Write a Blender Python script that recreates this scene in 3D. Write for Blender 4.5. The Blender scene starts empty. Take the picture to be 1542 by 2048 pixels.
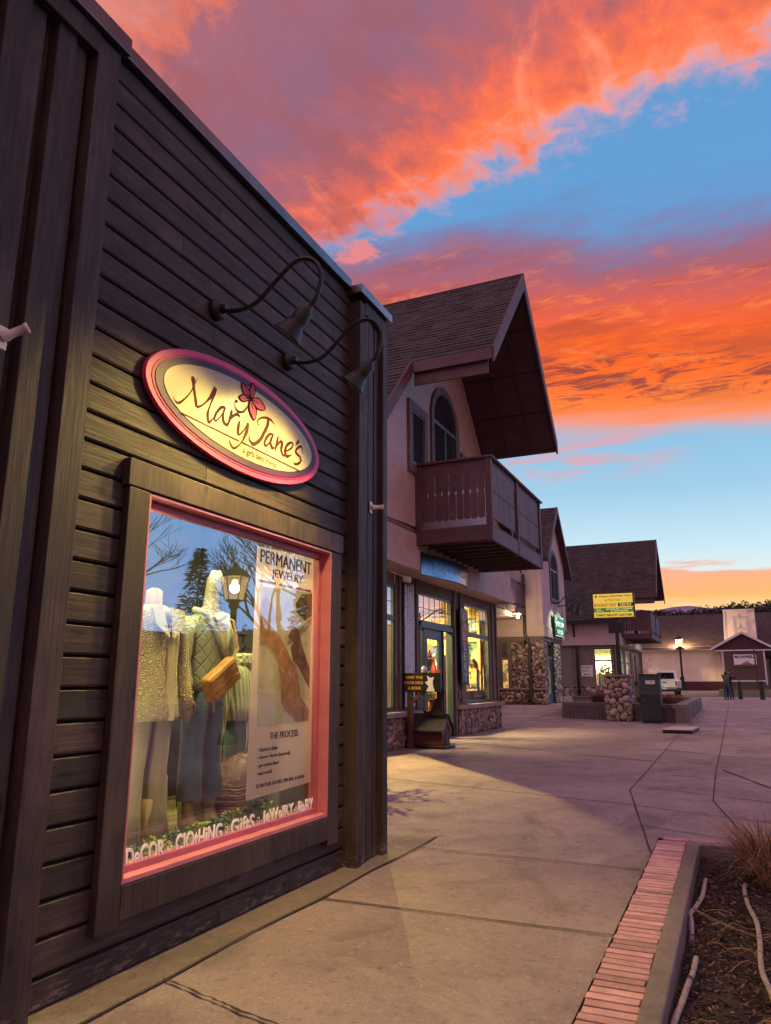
import bpy, bmesh, math, random
from mathutils import Vector, Matrix
R=math.radians
rnd=random.Random(7)
S=bpy.context.scene
# ---------------------------------------------------------------- camera, sky, exposure
cam=bpy.data.cameras.new('camera'); co=bpy.data.objects.new('camera',cam); S.collection.objects.link(co)
cam.sensor_fit='VERTICAL'; cam.sensor_height=36; cam.lens=25.893; cam.clip_start=.05; cam.clip_end=20000
co.location=(0,0,1.2); co.rotation_euler=(R(90+12.98),0,R(24.62)); S.camera=co
S.view_settings.view_transform='Standard'; S.view_settings.look='None'; S.view_settings.gamma=1; S.view_settings.exposure=0.1
S.render.engine='CYCLES'; S.cycles.use_denoising=True; S.cycles.max_bounces=6; S.cycles.transparent_max_bounces=12
S.cycles.sample_clamp_indirect=4; S.cycles.caustics_reflective=False; S.cycles.caustics_refractive=False
S.cycles.adaptive_threshold=.02

class NT:
    def __init__(s,t): s.t=t; t.nodes.clear()
    def n(s,ty,**k):
        x=s.t.nodes.new(ty)
        for a,b in k.items(): setattr(x,a,b)
        return x
    def put(s,sock,v):
        if v is None: return
        if hasattr(v,'is_linked') or isinstance(v,bpy.types.NodeSocket): s.t.links.new(v,sock)
        else: sock.default_value=v
    def m(s,op,a,b=None,c=None,cl=False):
        x=s.n('ShaderNodeMath',operation=op,use_clamp=cl)
        for i,v in enumerate((a,b,c)): s.put(x.inputs[i],v)
        return x.outputs[0]
    def mr(s,v,a,b,c=0,d=1,sm=True):
        x=s.n('ShaderNodeMapRange'); x.interpolation_type='SMOOTHSTEP' if sm else 'LINEAR'
        for i,q in enumerate((v,a,b,c,d)): s.put(x.inputs[i],q)
        return x.outputs[0]
    def xyz(s,x=0,y=0,z=0):
        q=s.n('ShaderNodeCombineXYZ')
        for i,v in enumerate((x,y,z)): s.put(q.inputs[i],v)
        return q.outputs[0]
    def noise(s,v,sc,det=4,ro=.5,di=0,col=False):
        x=s.n('ShaderNodeTexNoise'); s.put(x.inputs['Vector'],v)
        x.inputs['Scale'].default_value=sc; x.inputs['Detail'].default_value=det; x.inputs['Roughness'].default_value=ro; x.inputs['Distortion'].default_value=di
        return x.outputs['Color' if col else 'Fac']
    def ramp(s,f,st,ip='LINEAR'):
        x=s.n('ShaderNodeValToRGB'); e=x.color_ramp; e.interpolation=ip
        while len(e.elements)>1: e.elements.remove(e.elements[-1])
        e.elements[0].position=st[0][0]; e.elements[0].color=(*st[0][1],1)
        for p,c in st[1:]:
            q=e.elements.new(p); q.color=(*c,1)
        s.put(x.inputs[0],f); return x.outputs[0]
    def mix(s,f,a,b,bt='MIX'):
        x=s.n('ShaderNodeMix',data_type='RGBA',blend_type=bt,clamp_factor=True)
        s.put(x.inputs[0],f)
        for i,v in ((6,a),(7,b)):
            if isinstance(v,tuple) and len(v)==3: v=(*v,1)
            s.put(x.inputs[i],v)
        return x.outputs[2]
    def vmul(s,v,t):
        x=s.n('ShaderNodeVectorMath',operation='MULTIPLY'); s.put(x.inputs[0],v); x.inputs[1].default_value=t; return x.outputs[0]
    def bump(s,h,st,d,nrm=None):
        x=s.n('ShaderNodeBump'); x.inputs['Strength'].default_value=st; x.inputs['Distance'].default_value=d
        s.put(x.inputs['Height'],h); s.put(x.inputs['Normal'],nrm); return x.outputs[0]

wd=bpy.data.worlds.new('World'); S.world=wd; wd.use_nodes=True
def build_sky():
    T=NT(wd.node_tree)
    d=T.n('ShaderNodeTexCoord').outputs['Generated']
    sp=T.n('ShaderNodeSeparateXYZ'); T.put(sp.inputs[0],d); x,y,z=sp.outputs
    zc=T.m('MAXIMUM',z,.02)
    p=T.m('DIVIDE',x,zc); q=T.m('DIVIDE',y,zc)
    pq=T.xyz(p,q,0)
    # clear sky gradient with the elevation (v), seen along the street
    v=T.m('DIVIDE',1.0,T.m('MAXIMUM',q,.45)); el=zc
    clear=T.ramp(el,[(0,(1,.62,.30)),(.07,(1,.80,.50)),(.10,(.86,.86,.72)),(.16,(.56,.76,.86)),(.24,(.31,.57,.77)),(.36,(.20,.44,.69)),(.52,(.125,.33,.64)),(.66,(.105,.31,.60)),(1,(.07,.18,.42))])
    ns=T.n('ShaderNodeTexSky'); ns.sky_type='NISHITA'; ns.sun_disc=False; ns.sun_elevation=R(1.0); ns.sun_rotation=R(-25); ns.air_density=1; ns.dust_density=1
    clear=T.mix(.012,clear,ns.outputs[0],'ADD')
    # low cloud band
    lowv=T.xyz(T.m('MULTIPLY',x,3.0),T.m('MULTIPLY',z,26),0)
    ln=T.noise(lowv,2.2,6,.6)
    lz=T.m('ADD',z,T.m('MULTIPLY',T.m('SUBTRACT',ln,.5),.05))
    azr=T.m('DIVIDE',x,T.m('MAXIMUM',T.m('ABSOLUTE',y),.05)); azf=T.mr(azr,.50,.24)
    lcov=T.m('MULTIPLY',azf,T.m('MULTIPLY',T.mr(lz,.142,.134),T.mr(lz,.062,.095)))
    lcol=T.ramp(T.mr(lz,.06,.14,0,1,False),[(0,(1,.80,.45)),(.3,(1,.62,.26)),(.55,(1,.47,.13)),(.8,(1,.42,.19)),(1,(.9,.42,.30))])
    # clear evening blue off to the side, with thin veils
    veil=T.noise(T.xyz(T.m('MULTIPLY',x,2.0),T.m('MULTIPLY',y,2.0),T.m('MULTIPLY',z,9)),1.5,6,.6,.8)
    side=T.mix(T.mr(veil,.45,.7,0,.55),T.ramp(z,[(0,(.42,.40,.75)),(.06,(.22,.52,1.0)),(.3,(.12,.55,1.0)),(.6,(.10,.36,.9)),(1,(.3,.3,.6))]),(.50,.62,.95))
    side=T.mix(1,side,(2.0,2.4,2.75),'MULTIPLY'); clear=T.mix(T.m('MULTIPLY',T.mr(z,.50,.36),T.m('MULTIPLY',T.mr(y,.35,.55),T.m('SUBTRACT',1.0,azf))),clear,side)
    sky=T.mix(T.m('MULTIPLY',lcov,.95),clear,lcol)
    # second band: mauve above, burning orange below
    k=T.m('MULTIPLY',p,.27)
    q2=T.m('SUBTRACT',q,k)
    big=T.noise(T.vmul(pq,(1.2,2.6,1)),1.3,9,.62,.4)
    fin=T.noise(T.vmul(pq,(2.2,4.2,1)),3.2,10,.66,.9)
    q2w=T.m('ADD',q2,T.m('ADD',T.m('MULTIPLY',T.m('SUBTRACT',big,.5),.5),T.m('MULTIPLY',T.m('SUBTRACT',fin,.5),.26)))
    v2=T.m('DIVIDE',1.0,T.m('MAXIMUM',q2w,.5))
    v2=T.m('ADD',v2,T.m('MULTIPLY',T.m('SUBTRACT',fin,.5),.03))
    cov2=T.m('MULTIPLY',azf,T.m('MULTIPLY',T.mr(v2,.71,.57),T.mr(v2,.305,.352)))
    col2=T.ramp(T.mr(v2,.30,.74,0,1,False),[(0,(.80,.33,.28)),(.07,(1,.30,.14)),(.13,(1,.23,.055)),(.24,(.98,.155,.026)),(.35,(.95,.135,.025)),(.43,(.84,.125,.055)),(.50,(.62,.12,.10)),(.59,(.42,.125,.16)),(.72,(.28,.13,.23)),(.87,(.17,.15,.32)),(1,(.11,.20,.45))])
    # dark rags inside the orange
    dn=T.noise(T.vmul(pq,(2.0,4.5,1)),2.4,11,.7,1.2)
    zone=T.m('MULTIPLY',T.mr(q2,2.15,2.38),T.mr(q2,2.9,2.6))
    dk=T.m('MULTIPLY',T.mr(dn,.47,.60),zone)
    dk2=T.m('MULTIPLY',T.mr(big,.50,.66),T.m('MULTIPLY',T.mr(q2,1.5,1.8),T.mr(q2,3.0,2.6)))
    dk=T.m('MAXIMUM',dk,T.m('MULTIPLY',dk2,.55))
    col2=T.mix(T.m('MULTIPLY',dk,.8),col2,(.20,.05,.055))
    hl=T.m('MULTIPLY',T.mr(fin,.52,.68),.5)
    col2=T.mix(T.m('MULTIPLY',hl,T.mr(v2,.66,.5)),col2,(1,.26,.07))
    sky=T.mix(cov2,sky,col2)
    # pink wisps just under it
    wn=T.noise(T.vmul(pq,(1.4,3.0,1)),2.0,8,.6,.6)
    wc=T.m('MULTIPLY',T.m('MULTIPLY',T.mr(wn,.42,.62),T.mr(q,2.9,3.1)),T.m('MULTIPLY',T.mr(q,3.9,3.3),T.mr(p,.02,-.35)))
    sky=T.mix(T.m('MULTIPLY',wc,.75),sky,(.72,.36,.40))
    # the great cloud overhead
    e1=T.noise(T.vmul(pq,(3.2,2.0,1)),1.6,5,.55,.3)
    e2=T.noise(T.vmul(pq,(1,1,1)),13,11,.68,.5)
    s0=T.m('ADD',q,T.m('SUBTRACT',T.m('MULTIPLY',p,.2),1.195))
    s1=T.m('ADD',s0,T.m('ADD',T.m('MULTIPLY',T.m('SUBTRACT',e1,.5),.20),T.m('MULTIPLY',T.m('SUBTRACT',e2,.5),.34)))
    cov1=T.mr(s1,.07,-.085)
    fib=T.noise(T.vmul(pq,(6,2.6,1)),1.4,8,.62,1.2)
    s2=T.m('ADD',s1,T.m('MULTIPLY',T.m('SUBTRACT',fib,.5),.22))
    s2=T.m('ADD',s2,T.m('MULTIPLY',T.m('MINIMUM',T.m('ADD',p,.20),0.0),.22))
    t=T.mr(s2,.0,-.8,0,1,False)
    c1=T.ramp(t,[(0,(.62,.34,.46)),(.04,(.86,.32,.30)),(.09,(1,.245,.12)),(.17,(1,.185,.07)),(.26,(.76,.145,.10)),(.37,(.46,.13,.145)),(.54,(.30,.13,.20)),(.72,(.33,.14,.20)),(.84,(.38,.14,.18)),(.92,(.72,.18,.13)),(1,(.70,.24,.20))])
    hi=T.m('MULTIPLY',T.mr(fib,.50,.72),T.mr(t,.5,.15)); c1=T.mix(T.m('MULTIPLY',hi,.45),c1,(1,.36,.24))
    sh=T.m('MULTIPLY',T.mr(e1,.52,.38),T.mr(t,.06,.2)); c1=T.mix(T.m('MULTIPLY',sh,.45),c1,(.36,.10,.10))
    sky=T.mix(cov1,sky,c1)
    # far overhead and behind: pink afterglow
    up=T.m('MULTIPLY',T.mr(s0,-.75,-1.15),T.mr(p,1.6,1.0))
    sky=T.mix(up,sky,(.80,.53,.70))
    # a loose detached puff
    pd=T.m('SQRT',T.m('ADD',T.m('POWER',T.m('MULTIPLY',T.m('ADD',p,.715),1.0),2.0),T.m('POWER',T.m('MULTIPLY',T.m('SUBTRACT',q,1.40),1.3),2.0)))
    pc=T.mr(T.m('ADD',pd,T.m('MULTIPLY',T.m('SUBTRACT',e2,.5),.30)),.075,.02)
    sky=T.mix(T.m('MULTIPLY',pc,.85),sky,(.85,.24,.22))
    # glow behind MJ roof
    bgn=T.n('ShaderNodeBackground'); T.put(bgn.inputs[0],sky); bgn.inputs[1].default_value=1.0
    o=T.n('ShaderNodeOutputWorld'); T.t.links.new(bgn.outputs[0],o.inputs[0])
build_sky()
sl=bpy.data.lights.new('sun','SUN'); so=bpy.data.objects.new('sun',sl); S.collection.objects.link(so)
sl.energy=.12; sl.angle=R(40); sl.color=(1,.45,.3); so.rotation_euler=(R(78),0,R(180-25)); so.location=(0,0,50)

# ---------------------------------------------------------------- helpers
def mat(name,c,r=.8,c2=None,ns=6,nd=5,st=(1,1,1),bump=0,bd=.004,bs=None,metal=0,isl=0,spec=.5,em=None,es=0,thr=(.35,.65),c3=None,ns3=60,k3=.5,sheen=0):
    m=bpy.data.materials.new(name); m.use_nodes=True; T=NT(m.node_tree)
    o=T.n('ShaderNodeOutputMaterial'); b=T.n('ShaderNodeBsdfPrincipled'); T.t.links.new(b.outputs[0],o.inputs[0])
    co_=T.n('ShaderNodeTexCoord').outputs['Object']; vv=T.vmul(co_,st)
    if isl:
        g=T.n('ShaderNodeNewGeometry').outputs['Random Per Island']
        off=T.xyz(T.m('MULTIPLY',g,37.),T.m('MULTIPLY',g,91.),T.m('MULTIPLY',g,53.))
        ad=T.n('ShaderNodeVectorMath',operation='ADD'); T.put(ad.inputs[0],vv); T.put(ad.inputs[1],off); vv=ad.outputs[0]
    n1=T.noise(vv,ns,nd,.6)
    cc=T.mix(T.mr(n1,thr[0],thr[1]),c,c2 if c2 else tuple(q*.8 for q in c))
    if c3: cc=T.mix(T.m('MULTIPLY',T.mr(T.noise(vv,ns3,3,.7),.5,.7),k3),cc,c3)
    if isl:
        cc=T.mix(1,cc,T.ramp(g,[(0,(1-isl,)*3),(1,(1+isl,)*3)]),'MULTIPLY')
        # ramps clamp at 1 in places: brighten through value as well
    T.put(b.inputs['Base Color'],cc); b.inputs['Roughness'].default_value=r; b.inputs['Metallic'].default_value=metal
    b.inputs['Specular IOR Level'].default_value=spec
    if sheen: b.inputs['Sheen Weight'].default_value=sheen
    if bump: T.put(b.inputs['Normal'],T.bump(T.noise(vv,bs or ns*6,6,.65),bump,bd))
    if em: b.inputs['Emission Color'].default_value=(*em,1); b.inputs['Emission Strength'].default_value=es
    return m
def emat(name,c,s):
    m=bpy.data.materials.new(name); m.use_nodes=True; T=NT(m.node_tree)
    o=T.n('ShaderNodeOutputMaterial'); e=T.n('ShaderNodeEmission'); e.inputs[0].default_value=(*c,1); e.inputs[1].default_value=s
    T.t.links.new(e.outputs[0],o.inputs[0]); return m
def glass(name,tint=(1,1,1),k=.12,ro=0.0,grim=0):
    m=bpy.data.materials.new(name); m.use_nodes=True; T=NT(m.node_tree)
    o=T.n('ShaderNodeOutputMaterial'); a=T.n('ShaderNodeBsdfTransparent'); a.inputs[0].default_value=(*tint,1)
    g=T.n('ShaderNodeBsdfGlossy'); g.inputs['Roughness'].default_value=ro
    lw=T.n('ShaderNodeLayerWeight'); lw.inputs[0].default_value=.5
    f=T.m('ADD',T.m('MULTIPLY',T.m('POWER',lw.outputs['Facing'],4.0),1-k),k,cl=True)
    mx=T.n('ShaderNodeMixShader'); T.put(mx.inputs[0],f); T.t.links.new(a.outputs[0],mx.inputs[1]); T.t.links.new(g.outputs[0],mx.inputs[2])
    T.t.links.new(mx.outputs[0],o.inputs[0]); return m
def uvmat(name,fn):
    m=bpy.data.materials.new(name); m.use_nodes=True; T=NT(m.node_tree)
    o=T.n('ShaderNodeOutputMaterial'); b=T.n('ShaderNodeBsdfPrincipled'); T.t.links.new(b.outputs[0],o.inputs[0]); fn(T,b); return m

class MB:
    def __init__(s): s.v=[]; s.f=[]; s.uv=None; s.mi=[]; s.ci=0
    def face(s,pts):
        i=len(s.v); s.v+=[tuple(p) for p in pts]; s.f.append(tuple(range(i,i+len(pts)))); s.mi.append(s.ci)
    def addf(s,f): s.f.append(f); s.mi.append(s.ci)
    def box(s,x0,x1,y0,y1,z0,z1):
        i=len(s.v); s.v+=[(x,y,z) for z in (z0,z1) for y in (y0,y1) for x in (x0,x1)]
        for f in ((0,2,3,1),(4,5,7,6),(0,1,5,4),(2,6,7,3),(0,4,6,2),(1,3,7,5)): s.addf(tuple(i+k for k in f))
    def obox(s,o,u,v,w):
        o,u,v,w=map(Vector,(o,u,v,w)); i=len(s.v)
        s.v+=[tuple(o+u*a+v*b+w*c) for c in (0,1) for b in (0,1) for a in (0,1)]
        fl=u.cross(v).dot(w)>0
        for f in ((0,2,3,1),(4,5,7,6),(0,1,5,4),(2,6,7,3),(0,4,6,2),(1,3,7,5)): s.addf(tuple(i+k for k in (f if fl else f[::-1])))
    def prism(s,poly,d):
        # poly: 3D points in a plane, extruded by d
        d=Vector(d); n=len(poly); i=len(s.v)
        s.v+=[tuple(p) for p in poly]+[tuple(Vector(p)+d) for p in poly]
        s.addf(tuple(range(i,i+n))); s.addf(tuple(range(i+2*n-1,i+n-1,-1)))
        for k in range(n):
            j=(k+1)%n; s.addf((i+j,i+k,i+n+k,i+n+j))
    def ring(s,pts): 
        i=len(s.v); s.v+=[tuple(p) for p in pts]; return list(range(i,i+len(pts)))
    def loft(s,rings,cap=True):
        rr=[s.ring(r) for r in rings]; n=len(rr[0])
        for a,b in zip(rr,rr[1:]):
            for k in range(n): s.addf((a[k],a[(k+1)%n],b[(k+1)%n],b[k]))
        if cap: s.addf(tuple(rr[0][::-1])); s.addf(tuple(rr[-1]))
    def tube(s,pts,r,n=10,cap=True):
        pts=[Vector(p) for p in pts]; rs=r if isinstance(r,(list,tuple)) else [r]*len(pts)
        rings=[]; ref=None
        for k,p in enumerate(pts):
            t=(pts[min(k+1,len(pts)-1)]-pts[max(k-1,0)]).normalized()
            if ref is None: ref=Vector((0,0,1)) if abs(t.z)<.9 else Vector((1,0,0))
            a=(ref-t*ref.dot(t)); 
            if a.length<1e-4: a=t.orthogonal()
            a.normalize(); ref=a; b=t.cross(a)
            rings.append([p+(a*math.cos(q)+b*math.sin(q))*rs[k] for q in [2*math.pi*j/n for j in range(n)]])
        s.loft(rings,cap)
    def lathe(s,c,prof,n=20,axis=None,cap=True):
        c=Vector(c); ax=Vector(axis).normalized() if axis else Vector((0,0,1))
        a=ax.orthogonal().normalized(); b=ax.cross(a)
        if not axis: a=Vector((1,0,0)); b=Vector((0,1,0))
        s.loft([[c+ax*h+(a*math.cos(q)+b*math.sin(q))*r for q in [2*math.pi*(j+.5)/n for j in range(n)]] for r,h in prof],cap)
    def ell(s,c,r,nu=8,nv=6,rot=None,jit=0):
        c=Vector(c); M_=rot or Matrix.Identity(3); i=len(s.v); js=[1+rnd.uniform(-jit,jit) for _ in range(4)]
        s.v.append(tuple(c+M_@Vector((0,0,r[2]))))
        for a in range(1,nv):
            ph=math.pi*a/nv
            for b in range(nu):
                th=2*math.pi*b/nu; g=1+jit*math.sin(th*2+js[0]*9)*.5+jit*math.cos(th*3+js[1]*5)*.4
                s.v.append(tuple(c+M_@Vector((r[0]*g*math.sin(ph)*math.cos(th),r[1]*g*math.sin(ph)*math.sin(th),r[2]*math.cos(ph)))))
        s.v.append(tuple(c-M_@Vector((0,0,r[2])))); e=len(s.v)-1
        for b in range(nu):
            s.addf((i,i+1+b,i+1+(b+1)%nu)); s.addf((e,e-nu+(b+1)%nu,e-nu+b))
            for a in range(nv-2):
                k=i+1+a*nu; s.addf((k+b,k+nu+b,k+nu+(b+1)%nu,k+(b+1)%nu))
    def panel(s,o,u,v,W,H,t,holes):
        """wall panel with rectangular holes; o origin, u,v unit axes, thickness t backwards"""
        o,u,v=map(Vector,(o,u,v)); n=u.cross(v)
        xs=sorted({0,W,*[h[0] for h in holes],*[h[1] for h in holes]}); ys=sorted({0,H,*[h[2] for h in holes],*[h[3] for h in holes]})
        P=lambda a,b,c: o+u*a+v*b-n*c
        inh=lambda a,b: any(h[0]<a<h[1] and h[2]<b<h[3] for h in holes)
        for a0,a1 in zip(xs,xs[1:]):
            for b0,b1 in zip(ys,ys[1:]):
                if inh((a0+a1)/2,(b0+b1)/2): continue
                s.face([P(a0,b0,0),P(a1,b0,0),P(a1,b1,0),P(a0,b1,0)]); s.face([P(a0,b1,t),P(a1,b1,t),P(a1,b0,t),P(a0,b0,t)])
        def rev(a0,a1,b0,b1,f):
            q=[(a0,b0),(a1,b0),(a1,b1),(a0,b1)]
            for k in range(4):
                A,B=q[k],q[(k+1)%4]; L=[P(*A,0),P(*B,0),P(*B,t),P(*A,t)]
                s.face(L if f else L[::-1])
        rev(0,W,0,H,False)
        for h in holes: rev(*h,True)
    def cut(s):
        s.cuts=getattr(s,'cuts',[])+[(len(s.v),len(s.f))]
    def build_each(s,name,m,parent=None,**k):
        c=[(0,0)]+getattr(s,'cuts',[])+[(len(s.v),len(s.f))]; out=[]
        for (a,b),(d,e) in zip(c,c[1:]):
            if e<=b: continue
            q=MB(); q.v=s.v[a:d]; q.f=[tuple(i-a for i in f) for f in s.f[b:e]]; q.mi=s.mi[b:e]; out.append(q.build(name,m,parent,**k))
        return out
    def build(s,name,m,parent=None,smooth=False,bevel=0,uvp=None,seg=2):
        me=bpy.data.meshes.new(name); off=Vector(parent_loc(parent)) if parent else Vector((0,0,0))
        me.from_pydata([tuple(Vector(p)-off) for p in s.v],[],s.f)
        for q in (m if isinstance(m,(list,tuple)) else [m]): me.materials.append(q)
        if isinstance(m,(list,tuple)): me.polygons.foreach_set('material_index',s.mi)
        if smooth: me.polygons.foreach_set('use_smooth',[True]*len(me.polygons))
        if uvp:
            uvl=me.uv_layers.new(name='uv'); o,u,v=map(Vector,uvp)
            for l in me.loops:
                p=me.vertices[l.vertex_index].co+off-o; uvl.data[l.index].uv=(p.dot(u),p.dot(v))
        me.update(); ob=bpy.data.objects.new(name,me); S.collection.objects.link(ob)
        if parent: ob.parent=parent
        if bevel:
            b=ob.modifiers.new('bevel','BEVEL'); b.width=bevel; b.segments=seg; b.limit_method='ANGLE'; b.angle_limit=R(40)
        return ob
def parent_loc(p):
    l=Vector((0,0,0))
    while p is not None: l+=Vector(p.location); p=p.parent
    return l
def thing(name,label,cat,loc=(0,0,0),group=None):
    o=bpy.data.objects.new(name,None); S.collection.objects.link(o); o.location=loc; o.empty_display_size=.1
    o['label']=label; o['category']=cat
    if group: o['group']=group
    return o
def tag(o,label,cat,group=None):
    o['label']=label; o['category']=cat
    if group: o['group']=group
    return o
def struct(o,k='structure'): o['kind']=k; return o
_tc={}
def text(s,size,loc,Rv,Uv,m,parent,name='lettering',xs=1,ext=.002,align='LEFT',bold=0,shear=0):
    cu=bpy.data.curves.new('t','FONT'); cu.body=s; cu.size=size; cu.extrude=ext; cu.align_x=align; cu.offset=bold; cu.shear=shear; cu.resolution_u=3
    ob=bpy.data.objects.new('t',cu); S.collection.objects.link(ob)
    dg=bpy.context.evaluated_depsgraph_get(); me=bpy.data.meshes.new_from_object(ob.evaluated_get(dg)); bpy.data.objects.remove(ob)
    Rv,Uv=Vector(Rv).normalized(),Vector(Uv).normalized(); N=Rv.cross(Uv); off=parent_loc(parent) if parent else Vector((0,0,0)); L=Vector(loc)-off
    for v in me.vertices: v.co=L+Rv*(v.co.x*xs)+Uv*v.co.y+N*(v.co.z+ext)
    me.materials.clear(); me.materials.append(m)
    o=bpy.data.objects.new(name,me); S.collection.objects.link(o)
    if parent: o.parent=parent
    return o
def joinm(obs,name):
    """merge several lettering meshes of one part into one"""
    bm=bmesh.new(); mats=[]
    for o in obs:
        k=len(bm.faces); bm.from_mesh(o.data); bm.faces.ensure_lookup_table()
        for mm in o.data.materials:
            if mm not in mats: mats.append(mm)
        for f in bm.faces[k:]: f.material_index=mats.index(o.data.materials[f.material_index] if o.data.materials else mats[0])
    me=bpy.data.meshes.new(name); bm.to_mesh(me); bm.free()
    for mm in mats: me.materials.append(mm)
    par=obs[0].parent
    for o in obs: bpy.data.objects.remove(o)
    o=bpy.data.objects.new(name,me); S.collection.objects.link(o); o.parent=par; return o
def lamp(name,kind,loc,energy,color,parent=None,rot=None,size=.1,**k):
    l=bpy.data.lights.new(name,kind); l.energy=energy; l.color=color
    if kind in('POINT','SPOT'): l.shadow_soft_size=size
    if kind=='AREA': l.size=size
    for a,b in k.items(): setattr(l,a,b)
    o=bpy.data.objects.new(name,l); S.collection.objects.link(o); 
    o.location=Vector(loc)-(parent_loc(parent) if parent else Vector((0,0,0)))
    if parent: o.parent=parent
    if rot is not None: o.rotation_euler=rot
    return o
def aim(o,d): o.rotation_euler=Vector(d).to_track_quat('-Z','Y').to_euler()
def copytree(o,parent=None):
    c=o.copy(); S.collection.objects.link(c); c.parent=parent
    for ch in list(o.children): copytree(ch,c)
    return c
def gz(y): return max(0,.003*(min(y,110)-6))
X_,Y_,Z_=(1,0,0),(0,1,0),(0,0,1)

# ---------------------------------------------------------------- materials
def wood_stain(T,b,ax=1,base=(.070,.048,.041),base2=(.025,.0175,.017),ro=.62):
    c=T.n('ShaderNodeTexCoord').outputs['Object']; g=T.n('ShaderNodeNewGeometry').outputs['Random Per Island']
    st=[10,10,10]; st[ax]=.45
    off=T.xyz(T.m('MULTIPLY',g,31.),T.m('MULTIPLY',g,77.),T.m('MULTIPLY',g,53.))
    ad=T.n('ShaderNodeVectorMath',operation='ADD'); T.put(ad.inputs[0],T.vmul(c,tuple(st))); T.put(ad.inputs[1],off); v=ad.outputs[0]
    gr=T.noise(v,2.3,6,.6,2.0); gr2=T.noise(v,11,5,.7,.4)
    st2=[3,3,3]; st2[ax]=1.5
    ad2=T.n('ShaderNodeVectorMath',operation='ADD'); T.put(ad2.inputs[0],T.vmul(c,tuple(st2))); T.put(ad2.inputs[1],off)
    blot=T.noise(ad2.outputs[0],1.3,4,.6)
    col=T.mix(T.mr(gr,.28,.78),tuple(q*1.35 for q in base2),base)
    col=T.mix(T.m('MULTIPLY',T.mr(gr2,.55,.75),.3),col,tuple(q*1.7 for q in base))
    col=T.mix(T.m('MULTIPLY',T.mr(blot,.45,.7),.55),col,tuple(q*1.75 for q in base))
    # knots
    vo=T.n('ShaderNodeTexVoronoi'); sk=[5,5,5]; sk[ax]=2.2; 
    ad3=T.n('ShaderNodeVectorMath',operation='ADD'); T.put(ad3.inputs[0],T.vmul(c,tuple(sk))); T.put(ad3.inputs[1],off)
    T.put(vo.inputs['Vector'],ad3.outputs[0]); vo.inputs['Scale'].default_value=1.0
    kn=T.mr(vo.outputs['Distance'],.13,.04)
    col=T.mix(T.m('MULTIPLY',kn,.75),col,(.012,.009,.009))
    val=T.ramp(g,[(0,(.55,.55,.57)),(.5,(.85,.82,.82)),(1,(1,1,1))])
    col=T.mix(1,col,val,'MULTIPLY')
    # bleached, scuffed foot of the boards
    sp=T.n('ShaderNodeSeparateXYZ'); T.put(sp.inputs[0],c)
    sc=T.m('MULTIPLY',T.mr(sp.outputs[2],.14,.0),T.mr(T.noise(T.vmul(c,(6,3,14)),3,8,.75),.50,.62))
    col=T.mix(sc,col,(.20,.165,.15))
    T.put(b.inputs['Base Color'],col); T.put(b.inputs['Roughness'],T.mr(gr2,.3,.7,ro-.1,ro+.15)); b.inputs['Specular IOR Level'].default_value=.28
    T.put(b.inputs['Normal'],T.bump(T.m('ADD',gr,T.m('MULTIPLY',gr2,.35)),.6,.004))
M={}
M['sid']=uvmat('stained_siding',lambda T,b:wood_stain(T,b,1))
M['sidv']=uvmat('stained_board_upright',lambda T,b:wood_stain(T,b,2,(.070,.048,.043),(.026,.0185,.0185)))
def shingle(T,b,sc=1.0,c1=(.066,.050,.056),c2=(.024,.018,.022)):
    uv=T.n('ShaderNodeUVMap').outputs[0]
    wv=T.noise(uv,.9,4,.6,0,True)
    br=T.n('ShaderNodeTexBrick'); T.put(br.inputs['Vector'],uv); br.offset=.5; br.inputs['Scale'].default_value=sc; br.inputs['Brick Width'].default_value=.26; br.inputs['Row Height'].default_value=.15
    br.inputs['Mortar Size'].default_value=.010; br.inputs['Mortar Smooth'].default_value=.3; br.inputs['Bias'].default_value=0
    br.inputs['Color1'].default_value=(*c1,1); br.inputs['Color2'].default_value=(*c2,1); br.inputs['Mortar'].default_value=(.010,.008,.009,1)
    n=T.noise(uv,38,4,.7); n2=T.noise(uv,1.3,5,.6)
    col=T.mix(T.mr(n,.3,.7,0,.5),br.outputs['Color'],tuple(q*.55 for q in c1))
    col=T.mix(T.mr(n2,.4,.7,0,.35),col,tuple(q*1.5 for q in c1))
    isl=T.n('ShaderNodeNewGeometry').outputs['Random Per Island']; col=T.mix(1,col,T.ramp(isl,[(0,(.62,.62,.64)),(.5,(.95,.93,.95)),(1,(1.0,1.0,1.0))]),'MULTIPLY')
    T.put(b.inputs['Base Color'],col); b.inputs['Roughness'].default_value=.9
    sp=T.n('ShaderNodeSeparateXYZ'); T.put(sp.inputs[0],uv)
    saw=T.m('SUBTRACT',1.0,T.m('FRACT',T.m('DIVIDE',sp.outputs[1],.15/sc)))
    h=T.m('ADD',T.m('ADD',T.m('MULTIPLY',saw,.0),T.m('MULTIPLY',T.m('SUBTRACT',1.0,br.outputs['Fac']),.5)),T.m('MULTIPLY',n,.35))
    T.put(b.inputs['Normal'],T.bump(h,.6,.012))
M['shg']=uvmat('roof_shingles',shingle)
M['shg2']=uvmat('brown_shingles',lambda T,b:shingle(T,b,1.0,(.085,.058,.062),(.034,.022,.026)))
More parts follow.
